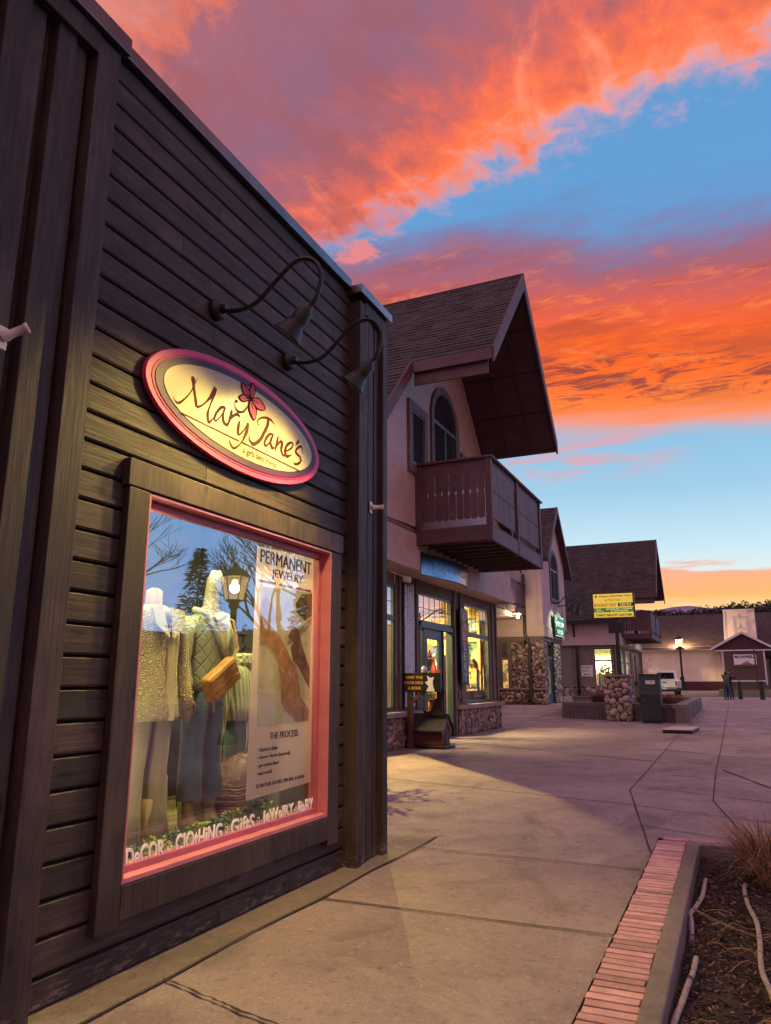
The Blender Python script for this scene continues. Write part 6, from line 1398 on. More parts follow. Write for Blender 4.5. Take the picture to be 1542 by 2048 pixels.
    # clothes rail in the dark back
    t=thing('clothes_rail','clothes rail with hanging garments at the dark back of the display','rack',(-3.4,3.9,FL)); mb=MB(); mb.tube([(-3.40,3.3,1.55),(-3.40,4.8,1.55)],.010,8); mb.tube([(-3.40,3.32,FL),(-3.40,3.32,1.55)],.010,8); mb.tube([(-3.40,4.78,FL),(-3.40,4.78,1.55)],.010,8); mb.build('rail',M['blk'],t)
    for k,(y,c,zb) in enumerate(((3.45,(.50,.47,.30),.75),(3.62,(.13,.06,.05),.80),(3.95,(.05,.06,.10),.70),(4.25,(.30,.33,.25),.85),(4.55,(.20,.16,.12),.8))):
        g=thing('hanging_garment',('cream cardigan','dark red top','navy trousers','grey green shirt','brown jacket')[k]+' hanging on the rail at the back of the display','garment',(-3.4,y,zb)); mb=MB(); limb_loft(mb,[(-3.4,y,zb),(-3.4,y,zb+.3),(-3.4,y,1.42),(-3.4,y,1.50)],[(.13,.05),(.12,.05),(.13,.045),(.03,.02)],14); wob(mb,.008,60,k); mb.build('cloth',mat('garment_cloth',c,.95,tuple(q*.6 for q in c),8),g,smooth=True); mb=MB(); mb.tube([(-3.4,y,1.50),(-3.4,y,1.57)],.003,5); mb.build('hook',M['cop'],g)
display_props()
def trans(name,c,c2=None,s=3,tl=.5):
    m=bpy.data.materials.new(name); m.use_nodes=True; T=NT(m.node_tree); o=T.n('ShaderNodeOutputMaterial'); a=T.n('ShaderNodeBsdfDiffuse'); b=T.n('ShaderNodeBsdfTranslucent'); cc=T.mix(T.mr(T.noise(T.n('ShaderNodeTexCoord').outputs['Object'],s*3,4,.6),.35,.65),c,c2 or c); T.put(a.inputs[0],cc); T.put(b.inputs[0],cc); mx=T.n('ShaderNodeMixShader'); mx.inputs[0].default_value=tl; T.t.links.new(a.outputs[0],mx.inputs[1]); T.t.links.new(b.outputs[0],mx.inputs[2]); T.t.links.new(mx.outputs[0],o.inputs[0]); return m
def area2(p): return sum(a[0]*b[1]-b[0]*a[1] for a,b in zip(p,p[1:]+p[:1]))
def poster():
    x=-2.512; t=thing('window_poster','tall pale pink jewelry poster stuck inside the display window','poster',(x,3.97,.55))
    pm=trans('poster_paper',(.80,.60,.64)); mb=MB(); mb.face([(x,a,b) for a,b in ((3.62,.555),(4.335,.575),(4.305,2.02),(3.635,1.995))]); mb.build('sheet',pm,t)
    def poly(name,pts,m,k):
        mb=MB(); mb.face([(x+.0008*k,a,b) for a,b in (pts if area2(pts)>0 else pts[::-1])]); return mb.build(name,m,t)
    gr=lambda n,c,c2,s=3:trans(n,tuple(min(.95,q*1.8) for q in c),tuple(min(.95,q*1.8) for q in c2),s,.6)
    fore=[(3.692,1.576),(3.829,1.521),(3.918,1.465),(3.995,1.398),(4.06,1.322),(4.049,1.232),(3.989,1.251),(3.914,1.3),(3.853,1.37),(3.781,1.405),(3.7,1.416)]
    hand2=[(3.906,1.303),(3.959,1.258),(4.049,1.232),(4.052,1.33),(4.115,1.292),(4.141,1.221),(4.161,1.15),(4.179,1.103),(4.274,1.029),(4.275,0.954),(4.117,0.954),(4.085,0.993),(3.987,1.031),(3.948,1.084),(3.932,1.175),(3.916,1.25)]
    hand3=[(4.071,1.545),(4.142,1.525),(4.161,1.453),(4.213,1.374),(4.282,1.287),(4.28,1.157),(4.221,1.213),(4.138,1.292),(4.067,1.33),(4.04,1.408),(4.068,1.449),(4.006,1.469),(4.034,1.518)]
    tool=[(4.292,1.622),(4.294,1.576),(4.16,1.485),(3.994,1.418),(3.979,1.429),(4.111,1.515)]; brace=[(3.972,1.413),(3.923,1.38),(3.901,1.326),(3.895,1.326),(3.916,1.384),(3.965,1.416)]
    dark=[(4.086,1.692),(4.162,1.757),(4.294,1.779),(4.295,1.627),(4.203,1.59),(4.105,1.636)]; orange=[(3.696,1.67),(3.748,1.706),(3.821,1.651),(3.868,1.593),(3.843,1.53),(3.696,1.58)]
    white=[(3.744,1.359),(3.771,1.36),(3.776,1.176),(3.841,1.116),(3.817,1.066),(3.762,1.074),(3.764,1.147)]; floor=[(3.701,1.162),(3.937,1.152),(3.949,1.084),(4.085,0.993),(4.117,0.954),(3.7,0.951)]
    poly('photo_ground',[(3.697,.951),(4.277,.951),(4.297,1.785),(3.683,1.76)],gr('photo_sage',(.50,.49,.38),(.36,.36,.27),2.5),1)
    poly('photo_floor',floor,gr('photo_white',(.56,.55,.48),(.48,.47,.40)),2); poly('photo_glow',orange,gr('photo_amber',(.40,.32,.18),(.42,.38,.26),4),2); poly('photo_shade',dark,gr('photo_olive',(.15,.125,.06),(.10,.085,.04)),2); poly('photo_vase',white,gr('photo_vase_white',(.60,.58,.50),(.5,.48,.42)),3)
    poly('tool',tool,gr('photo_steel',(.42,.38,.33),(.2,.17,.14),9),4); poly('third_hand',hand3,gr('photo_skin_shade',(.22,.135,.10),(.15,.088,.065),6),5); poly('forearm',fore,gr('photo_skin_gold',(.36,.22,.13),(.26,.145,.08),4),6); poly('hand',hand2,gr('photo_skin',(.34,.205,.15),(.25,.14,.10),5),7); poly('bracelet',brace,gr('photo_gold',(.55,.33,.10),(.4,.22,.06)),8)
    mb=MB()
    for a,b,c_,d in ((4.052,1.33,4.06,1.25),(4.085,1.30,4.10,1.22)): mb.obox((x+.0056,a,b),(0,c_-a,d-b),(0,.004,0),(.0004,0,0))
    mb.build('finger_lines',gr('photo_crease',(.16,.07,.045),(.12,.05,.03)),t)
    ik=mat('poster_ink',(.055,.035,.045),.7); L=[]
    def ln(s,y,w,z,h,b=0): L.append(fit(s,y,w,z,h,ik,t,x+.0006,bold=b))
    ln('PERMANENT',3.672,.60,1.902,.080); ln('JEWELRY',3.80,.37,1.812,.068); ln('customized    clasp-less    micro-weld',3.66,.61,1.777,.026)
    ln('THE PROCESS',3.835,.32,.868,.040); ln('choose a chain',3.735,.185,.806,.026); ln('choose charms (optional)',3.735,.33,.761,.026); ln('get custom fitted',3.735,.205,.716,.026); ln('micro-weld',3.735,.135,.678,.021); ln('SCAN FOR HOURS, PRICING & IDEAS',3.715,.53,.607,.024)
    o=joinm(L,'lettering')
    mb=MB()
    for z in (.819,.774,.729,.688): mb.ell((x+.001,3.720,z),(.0006,.005,.006),6,4)
    mb.build('bullets',ik,t)
poster()
# ---------------------------------------------------------------- plaza furniture
def planter_sign():
    r=random.Random(61); g=gz(24)
    t=thing('raised_planter','raised concrete planter with ribbed sides in the middle of the plaza','planter',(-3.2,24,g)); H=.50
    P=[Vector((-5.07,24.9,0)),Vector((-1.29,23.2,0)),Vector((-1.25,34.6,0)),Vector((-6.95,34.6,0))]
    mb=MB(); mb2=MB(); cm=M['concw']
    for k in range(4):
        A,B=P[k],P[(k+1)%4]; u=(B-A).normalized(); n=Vector((u.y,-u.x,0)); L=(B-A).length
        a=A+Vector((0,0,g-.05)); mb.obox(a-n*.26,u*L,n*.26,(0,0,H-.07)); 
        c=A+Vector((0,0,g+H-.12)); mb2.obox(c-n*.33-u*.0,u*L,n*.345,(0,0,.13+.001*k))
        s=.05
        while s<L-.1: mb.obox(a+u*s,u*.075,n*.03,(0,0,H-.085)); s+=.135
    mb.build('ribbed_wall',cm,t,bevel=.008); mb2.build('coping',cm,t,bevel=.012)
    mb=MB(); mb.prism([(-4.95,25.1,g+H-.10),(-1.5,23.5,g+H-.10),(-1.5,34.4,g+H-.10),(-6.8,34.4,g+H-.10)],(0,0,-.2)); mb.build('soil',M['soil'],t)
    M['rust_g2']=mat('olive_dry_grass',(.16,.14,.07),.9,(.24,.12,.06),2,isl=.5)
    for k,(x,y,n,h,s,m_,lab) in enumerate(((-4.05,25.6,620,.70,.42,'rust_g2','olive and russet grass left of the stone pillar'),(-2.35,26.2,520,1.0,.22,'rust_g','tall tan grass between the stone pillar and the dark bin'),(-1.95,25.1,720,.60,.42,'rust_g','rusty low grass right of the dark bin'),(-1.75,27.5,400,.5,.35,'rust_g','low rusty grass at the back right corner of the planter'),(-2.9,27.8,300,.6,.35,'rust_g2','pale olive grass behind the stone pillar'))):
        q=thing('ornamental_grass',lab,'grass',(x,y,g+H-.1),'grasses in the raised planter'); mb=MB(); blades(mb,(x,y,g+H-.1),n,h,s,r,.006); mb.build('blades',M[m_],q)
    # shrub
    q=thing('bare_shrub','bare reddish shrub rising behind the stone pillar','shrub',(-2.45,30,g+H-.1)); mb=MB(); mb3=MB()
    def br(p,d,L,rad,dep,mbx):
        e=p+d*L; mid=p+d*L*.5+Vector((r.gauss(0,.02),r.gauss(0,.02),0))*L; mbx.tube([p,mid,e],[rad,rad*.8,rad*.6],4,False)
        if dep>0:
            for _ in range(r.choice((2,3,3))):
                d2=(d+Vector((r.gauss(0,.38),r.gauss(0,.38),r.gauss(0,.2)+.06))).normalized(); br(p.lerp(e,r.uniform(.55,1)),d2,L*r.uniform(.6,.85),rad*.6,dep-1,mbx)
    for _ in range(8): br(Vector((-3.15+r.gauss(0,.12),30.2+r.gauss(0,.15),g+H-.1)),Vector((r.gauss(0,.25),r.gauss(0,.25),1)).normalized(),.55,.012,4,mb)
    mb.build('twigs',mat('shrub_twig',(.20,.11,.09),.9,(.13,.07,.06),4),q)
    q=thing('bare_shrub','wide bare pinkish bush in front of the cream building wall','shrub',(-8.2,66,gz(66))); mb=MB()
    for _ in range(16): br(Vector((-8.2+r.gauss(0,.5),66+r.gauss(0,.4),gz(66))),Vector((r.gauss(0,.35),r.gauss(0,.3),1)).normalized(),1.25,.035,4,mb)
    mb.build('twigs',mat('bush_twig',(.22,.13,.12),.9,(.15,.085,.08),2),q)
    globals()['br']=br
    # stone pillar
    x0,x1,y0,y1=-3.50,-2.79,23.55,24.2
    t=thing('stone_pillar','river stone pillar with a flat cap standing at the front of the planter','pillar',(-3.15,23.9,g))
    mb=MB(); mb.box(x0+.03,x1-.03,y0+.03,y1-.03,g-.02,1.34); mb.build('core',M['mort'],t)
    st=MB(); H_=1.27
    for o_,u_,n_,W_ in (((x0,y0+.025,g),X_,(0,-1,0),x1-x0),((x1-.025,y0,g),Y_,X_,y1-y0),((x0+.025,y1,g),(0,-1,0),(-1,0,0),y1-y0)): stones_on(st,o_,u_,Z_,n_,W_,H_,.185,r,.55,14)
    pm=mat('pillar_stone',(.40,.30,.25),.75,(.24,.18,.17),3,isl=.5,bump=.35,bs=30,c3=(.46,.34,.24),ns3=2,k3=.6); st.build('stones',pm,t,smooth=True)
    mb=MB(); mb.box(x0-.03,x1+.05,y0-.04,y1+.04,1.34,1.41); mb.build('cap',M['sill'],t,bevel=.015)
    # pole sign
    t=thing('pole_sign','yellow lit tenant sign on a dark pole rising from the stone pillar','sign',(-3.1,23.9,1.41))
    mb=MB(); mb.lathe((-3.08,23.9,1.41),[(.075,0),(.075,.03),(.062,.035),(.062,1.70)],14); mb.build('pole',M['gutter'],t,smooth=False)
    mb=MB(); mb.box(-3.32,-2.86,23.80,23.84,2.66,2.98); mb.build('small_board',M['gutter'],t,bevel=.005)
    o=Vector((-3.77,23.80,3.105)); u=Vector((1.27,.05,0)).normalized(); n=Vector((u.y,-u.x,0)); W,Hh=1.27,.82
    mb=MB(); fr=.045; mb.obox(o+n*0,u*W,-n*.20,(0,0,fr)); mb.obox(o+Vector((0,0,Hh-fr)),u*W,-n*.20,(0,0,fr)); mb.obox(o+Vector((0,0,fr)),u*fr,-n*.20,(0,0,Hh-2*fr)); mb.obox(o+u*(W-fr)+Vector((0,0,fr)),u*fr,-n*.20,(0,0,Hh-2*fr)); mb.obox(o+u*fr-n*.12+Vector((0,0,fr)),u*(W-2*fr),-n*.03,(0,0,Hh-2*fr)); mb.build('cabinet',mat('sign_cabinet',(.085,.045,.022),.5),t)
    def panel(name,a0,a1,b0,b1,m,k=0): mb=MB(); mb.obox(o+u*a0+Vector((0,0,b0))-n*(.012-.0015*k),u*(a1-a0),-n*.004,(0,0,b1-b0)); return mb.build(name,m,t)
    fm=bpy.data.materials.new('lit_sign_face'); fm.use_nodes=True; T=NT(fm.node_tree); oo=T.n('ShaderNodeOutputMaterial'); e=T.n('ShaderNodeEmission'); v=T.n('ShaderNodeTexCoord').outputs['Object']; T.put(e.inputs[0],T.mix(T.noise(v,2.2,2,.5),(.95,.62,.12),(.82,.48,.06))); e.inputs[1].default_value=.85; T.t.links.new(e.outputs[0],oo.inputs[0])
    panel('lit_face',fr,W-fr,fr,Hh-fr,fm,0); panel('green_stripe',fr,W-fr,.20,.335,emat('lit_green',(.085,.20,.035),.8),1); panel('black_plate',.78,1.225,.375,.485,emat('lit_black',(.05,.02,.01),.8),1)
    dk=emat('lit_dark_letter',(.11,.065,.02),.8); rd=emat('lit_rust_letter',(.34,.085,.01),.8); yl=emat('lit_pale_letter',(.95,.80,.35),.9); gn=emat('lit_green_letter',(.10,.14,.02),.8)
    def tx(s,a,w,b,h,m,k=2,bold=.02):
        ob=text(s,1,(0,0,0),u,Z_,m,t,bold=bold,ext=.001); off=parent_loc(t); vs=[v.co+off for v in ob.data.vertices]; aa=[v.dot(u) for v in vs]; zz_=[v.z for v in vs]; mn,mx,zn,zx=min(aa),max(aa),min(zz_),max(zz_)
        for v in ob.data.vertices:
            c=v.co+off; p=(c.dot(u)-mn)/(mx-mn)*w+a; q=(c.z-zn)/(zx-zn)*h+b; d=(c.dot(n))*0; v.co=o+u*p+Vector((0,0,q))-n*(.0105-.0015*k)-off
        return ob
    joinm([tx('Aspen',.22,.27,.655,.085,dk),tx('of',.52,.06,.665,.05,dk),tx('Evergreen',.60,.34,.655,.085,dk),tx('Gallery',.98,.22,.668,.06,dk),tx('ALTEATUDE',.38,.50,.545,.065,dk,bold=0),tx('ROCKET FIZZ',.07,.66,.385,.085,rd,bold=.03),tx('SODA POP &',.83,.34,.435,.035,yl,3),tx('CANDY SHOP',.83,.34,.39,.035,yl,3),tx('The',.12,.14,.27,.04,yl,3),tx('Silver Fox',.10,.24,.215,.05,yl,3,0),tx('JEWELRY, COINS',.42,.77,.268,.05,yl,3),tx('& ANTIQUES',.56,.50,.212,.045,yl,3),tx('THIRST BELOW LEATHER',.09,1.10,.075,.075,gn,bold=.05)],'lettering')
    mb=MB(); 
    for a in (.22,1.0):
        for k in (0,1): mb.obox(o+u*(a+.05*k)+Vector((0,0,.55+.03*(1-k)))-n*.0085,u*.05+Vector((0,0,.04 if k==0 else -.04)),(0,0,.006),-n*.001)
    mb.ell(o+u*.13+Vector((0,0,.70))-n*.009,(.035,.002,.045),10,6); mb.build('emblems',rd,t)
    l=lamp('sign_glow','AREA',o+u*.63+n*.10+Vector((0,0,.4)),6,(1,.75,.25),t,size=.8); aim(l,n)
    # dark green bin
    t=thing('drop_box','tall dark green metal newspaper box with a white label, in front of the planter','box',(-2.16,23.1,g)); x0,x1,y0,y1=-2.44,-1.88,22.86,23.34
    dm=mat('box_dark_green',(.014,.022,.024),.45,(.02,.028,.03),6,bump=.1)
    mb=MB(); mb.prism([(x0,y0,g+.05),(x0,y1,g+.05),(x0,y1,g+1.34),(x0,y0+.10,g+1.34),(x0,y0+.03,g+.86),(x0,y0,g+.80)][::-1],(x1-x0,0,0)); mb.build('body',dm,t,bevel=.01)
    mb=MB(); mb.box(x0-.015,x1+.02,y0+.06,y1+.02,g+1.342,g+1.362); mb.build('lid',M['gutter'],t); mb=MB(); mb.box(x0+.04,x1-.04,y0+.04,y1-.04,g-.01,g+.05); mb.build('plinth',M['gutter'],t)
    mb=MB(); mb.box(x0+.03,x1-.03,y0-.012,y0-.001,g+.10,g+.78); mb.build('lower_door',dm,t,bevel=.004)
    mb=MB(); mb.obox((x0+.17,y0+.052,g+1.08),(.26,0,0),(0,.012,.10),(0,-.006,.002)); mb.build('label',M['whitep'],t)
    mb=MB()
    for k in range(3): mb.obox((x0+.20+(.09 if k else 0),y0+.046+.002*k,g+1.105+.022*k),((.05 if k==0 else .12-.02*k),0,0),(0,.002,.010),(0,-.003,.0005))
    mb.build('label_print',IM[0],t)
    mb=MB(); mb.box(x0+.10,x0+.15,y0-.02,y0-.013,g+.60,g+.66); mb.obox((x1-.13,y0+.005,g+.84),(.07,0,0),(0,0,.02),(0,-.02,0)); mb.build('latch',M['cop'],t)
    # floor hatch
    t=thing('floor_hatch','low white topped utility box lying on the paving','utility box',(-1.25,18.95,.04)); mb=MB(); mb.obox((-1.57,18.86,.04),(.64,-.06,0),(.10,1.5,0),(0,0,.07)); mb.build('body',M['blk'],t,bevel=.008); mb=MB(); mb.obox((-1.56,18.89,.1105),(.62,-.058,0),(.095,1.43,0),(0,0,.014)); mb.build('lid',mat('hatch_lid',(.50,.36,.34),.6,(.42,.3,.28),5),t,bevel=.004)
planter_sign()
def lantern(name,label,loc,Hh,energy,s=1.0,em=30):
    x,y,z=loc; t=thing(name,label,'street lamp',loc,'black post lanterns'); zb=z+Hh
    mb=MB(); mb.lathe(loc,[(.16*s,0),(.16*s,.12*s),(.10*s,.22*s),(.085*s,.7*s),(.055*s,.8*s),(.05*s,Hh-.10*s),(.085*s,Hh-.06*s),(.085*s,Hh)],16); mb.build('post',M['blk'],t,smooth=False)
    k=s*.42
    mb=MB(); mb.lathe((x,y,zb),[(.16*k,0),(.34*k,.10*k),(.36*k,.14*k)],6); mb.lathe((x,y,zb+1.02*k),[(.62*k,0),(.60*k,.06*k),(.40*k,.26*k),(.18*k,.38*k),(.10*k,.42*k),(.11*k,.48*k),(.02*k,.62*k)],6)
    for j in range(6):
        a=2*math.pi*(j+.5)/6; mb.tube([(x+.36*k*math.cos(a),y+.36*k*math.sin(a),zb+.14*k),(x+.54*k*math.cos(a),y+.54*k*math.sin(a),zb+1.02*k)],.022*k,5)
    mb.build('lantern_frame',M['blk'],t)
    gm=bpy.data.materials.get('lantern_glow')
    if not gm:
        gm=bpy.data.materials.new('lantern_glow'); gm.use_nodes=True; T=NT(gm.node_tree); oo=T.n('ShaderNodeOutputMaterial'); e=T.n('ShaderNodeEmission'); e.inputs[0].default_value=(1,.60,.22,1); e.inputs[1].default_value=2.2; tr=T.n('ShaderNodeBsdfTransparent'); mx=T.n('ShaderNodeMixShader'); mx.inputs[0].default_value=.55; T.t.links.new(tr.outputs[0],mx.inputs[1]); T.t.links.new(e.outputs[0],mx.inputs[2]); T.t.links.new(mx.outputs[0],oo.inputs[0])
    mb=MB(); mb.lathe((x,y,zb+.14*k),[(.345*k,0),(.525*k,.87*k)],6,cap=False); mb.build('lantern_glass',gm,t)
    mb=MB(); mb.ell((x,y,zb+.80*k),(.13*k,.13*k,.16*k),10,8); mb.build('bulb',emat('lantern_bulb',(1,.72,.38),em),t,smooth=True)
    lamp('lantern_light','POINT',(x,y,zb+.60*k),energy,(1,.66,.30),t,size=.10)
lantern('street_lamp','lit black post lantern beyond the pickup truck, before the cream building',(-4.62,84,.22),4.45,5200,2.0)
lantern('street_lamp','lit black post lantern standing across the walkway, mirrored in the display window',(4.0,12.3,.02),2.72,90,1.25,22)
def bollards():
    for k,(x,y,lab) in enumerate(((.40,52.2,'dark green bollard just right of the embracing couple'),(1.62,51.6,'dark green bollard at the right edge of the view'))):
        g=gz(y); t=thing('bollard',lab,'bollard',(x,y,g),'dark green bollards'); mb=MB(); mb.lathe((x,y,g-.05),[(.14,0),(.14,1.08),(.12,1.14),(.03,1.16)],16); mb.build('post',M['green'],t,smooth=False); mb=MB(); mb.lathe((x,y,g+.92),[(.146,0),(.146,.04)],16); mb.build('band',M['gutter'],t)
bollards()
def person(name,label,joints,edges,radii,cols,loc,hair=None):
    """one skinned body; joints in local metres, cols = function(center)->material index"""
    me=bpy.data.meshes.new('body_skeleton'); me.from_pydata(joints,edges,[]); ob=bpy.data.objects.new('body_tmp',me); S.collection.objects.link(ob)
    sk=ob.modifiers.new('skin','SKIN'); 
    for v,rr in zip(me.skin_vertices[0].data,radii): v.radius=rr if isinstance(rr,tuple) else (rr,rr)
    me.skin_vertices[0].data[0].use_root=True
    sb=ob.modifiers.new('sub','SUBSURF'); sb.levels=2; sb.render_levels=2
    dg=bpy.context.evaluated_depsgraph_get(); nm=bpy.data.meshes.new_from_object(ob.evaluated_get(dg)); bpy.data.objects.remove(ob)
    nm.materials.clear()
    for m in cols[0]: nm.materials.append(m)
    for p in nm.polygons: p.material_index=cols[1](p.center); p.use_smooth=True
    nm.transform(Matrix.Scale(1.07,4)); t=thing(name,label,'person',loc); o=bpy.data.objects.new('body',nm); S.collection.objects.link(o); o.parent=t
    if hair:
        mb=MB()
        for c,rr in hair: mb.ell(Vector(c)+Vector(loc),rr,12,8)
        mb.build('hair',mat('dark_hair',(.02,.013,.01),.7),t,smooth=True)
    return t
def people():
    sk=mat('person_skin',(.35,.2,.14),.6); sh=mat('grey_green_shirt',(.10,.105,.09),.9); jn=mat('person_jeans',(.05,.085,.14),.9); dk=mat('dark_coat',(.03,.028,.035),.9); shoe=mat('dark_shoe',(.02,.02,.02),.7)
    # left figure, arms round the other, seen from behind; x right, y away
    J=[(0,0,.92),(0,0,1.12),(.01,.02,1.33),(.0,.03,1.42),(0,.05,1.50),(.01,.06,1.60), (-.09,0,.86),(-.12,.02,.48),(-.13,0,.08),(-.12,-.0+.13,.03), (.09,0,.86),(.13,.03,.48),(.15,.0,.08),(.16,.13,.03), (-.17,.03,1.36),(-.16,.17,1.18),(.02,.30,1.24),(.10,.31,1.27), (.17,.04,1.36),(.28,.15,1.25),(.33,.27,1.33),(.34,.32,1.36), (0,.055,1.555)]
    E=[(0,1),(1,2),(2,3),(3,4),(4,22),(22,5),(0,6),(6,7),(7,8),(8,9),(0,10),(10,11),(11,12),(12,13),(2,14),(14,15),(15,16),(16,17),(2,18),(18,19),(19,20),(20,21)]
    Rr=[(.15,.11),(.14,.10),(.17,.11),.055,.075,.075,.10,.07,.05,.045,.10,.07,.05,.045,.065,.05,.038,.04,.065,.05,.038,.04,.085]
    def f1(c):
        if c.z>1.45: return 0
        if c.z<.07: return 3
        if c.z<.93 and abs(c.x)<.3 and c.y<.2: return 2
        return 0 if (c.y>.27) else 1
    g=gz(50.4)
    person('person','person in a grey green shirt and blue jeans hugging someone in the plaza',J,E,Rr,([sk,sh,jn,shoe],f1),(-.30,50.4,g),[((0,.04,1.60),(.095,.10,.095)),((0,.0,1.55),(.085,.06,.09))])
    J2=[(x,-y,z*.96) for x,y,z in J]
    person('person','darker dressed person hugged by the one in the grey green shirt',J2,E,Rr,([sk,dk,mat('dark_trousers',(.035,.045,.07),.9),shoe],lambda c:0 if c.z>1.40 else 3 if c.z<.07 else 2 if c.z<.88 and abs(c.x)<.3 and c.y>-.2 else 1),(-.16,50.78,g),[((0,-.04,1.54),(.095,.10,.095))])
people()
def truck():
    g=.20; x0,x1,y0=-5.62,-3.78,61.2; t=thing('pickup_truck','white pickup truck parked facing away beside the planter','pickup truck',((x0+x1)/2,y0,g)); pm=mat('truck_white_paint',(.85,.82,.85),.25,(.8,.78,.8),1,spec=.6); dk=M['blk']; cx=(x0+x1)/2; w=(x1-x0)
    mb=MB(); mb.prism([(x0,y0+.02,g+.55),(x0,y0+.0,g+1.08),(x0,y0+5.3,g+1.08),(x0,y0+5.5,g+.95),(x0,y0+5.5,g+.5)][::-1],(w,0,0)); mb.build('body',pm,t,bevel=.05,seg=3)
    mb=MB(); P=[(0,1.9,1.08),(0,2.05,1.78),(0,2.35,1.86),(0,3.4,1.84),(0,4.1,1.10)]; n=len(P)
    L=[(x0+.06 if z<1.2 else x0+.20,y0+y,g+z) for _,y,z in P]; Rr=[(x1-.06 if z<1.2 else x1-.20,y0+y,g+z) for _,y,z in P]
    i=mb.ring(L)+mb.ring(Rr)
    mb.addf(tuple(i[:n])); mb.addf(tuple(i[n:][::-1]))
    for k in range(n): j=(k+1)%n; mb.addf((i[k],i[n+k],i[n+j],i[j]))
    mb.build('cab',pm,t,bevel=.03)
    mb=MB(); mb.face([(x0+.27,y0+1.925+.0,g+1.22),(x1-.27,y0+1.925,g+1.22),(x1-.33,y0+2.03,g+1.70),(x0+.33,y0+2.03,g+1.70)]); mb.build('rear_window',mat('tinted_glass',(.015,.02,.025),.08,spec=.9),t)
    mb=MB(); mb.box(x0+.12,x1-.12,y0-.03,y0-.001,g+.60,g+1.04); mb.build('tailgate',pm,t,bevel=.015)
    mb=MB(); mb.box(cx-.16,cx+.16,y0-.045,y0-.031,g+.90,g+.97); mb.box(cx-.45,cx+.0,y0-.035,y0-.031,g+.66,g+.70); mb.build('handle',dk,t)
    for s in (0,1):
        a=x0+.01 if s==0 else x1-.13; mb=MB(); mb.box(a,a+.12,y0-.02,y0+.10,g+.68,g+1.04); mb.build('taillight',mat('taillight_red',(.42,.03,.03),.25),t,bevel=.01)
        mb=MB(); xx=x0-.16 if s==0 else x1+.04; mb.box(xx,xx+.14,y0+3.3,y0+3.4,g+1.15,g+1.35); mb.build('mirror',dk,t,bevel=.02)
        for yy in (.95,4.5):
            xa=x0+.04 if s==0 else x1-.30; q=thing_part('wheel',t); mb=MB(); mb.lathe((xa,y0+yy,g+.36),[(.22,0),(.36,.02),(.375,.06),(.375,.20),(.36,.24),(.22,.26)],22,(1,0,0)); mb.build('tyre',mat('tyre',(.015,.015,.015),.9),q); mb=MB(); mb.lathe((xa-.005,y0+yy,g+.36),[(.21,0),(.21,.27)],16,(1,0,0)); mb.build('rim',M['cop'],q)
    mb=MB(); mb.box(x0+.04,x1-.04,y0-.14,y0-.01,g+.42,g+.56); mb.build('bumper',mat('chrome_bumper',(.45,.42,.44),.2,metal=.8),t,bevel=.02)
    mb=MB(); mb.box(cx-.17,cx+.17,y0-.15,y0-.142,g+.44,g+.55); mb.build('number_plate',M['offw'],t)
    mb=MB(); mb.box(x0+.1,x1-.1,y0+.1,y0+5.3,g+.30,g+.54); mb.build('chassis',dk,t)
truck()
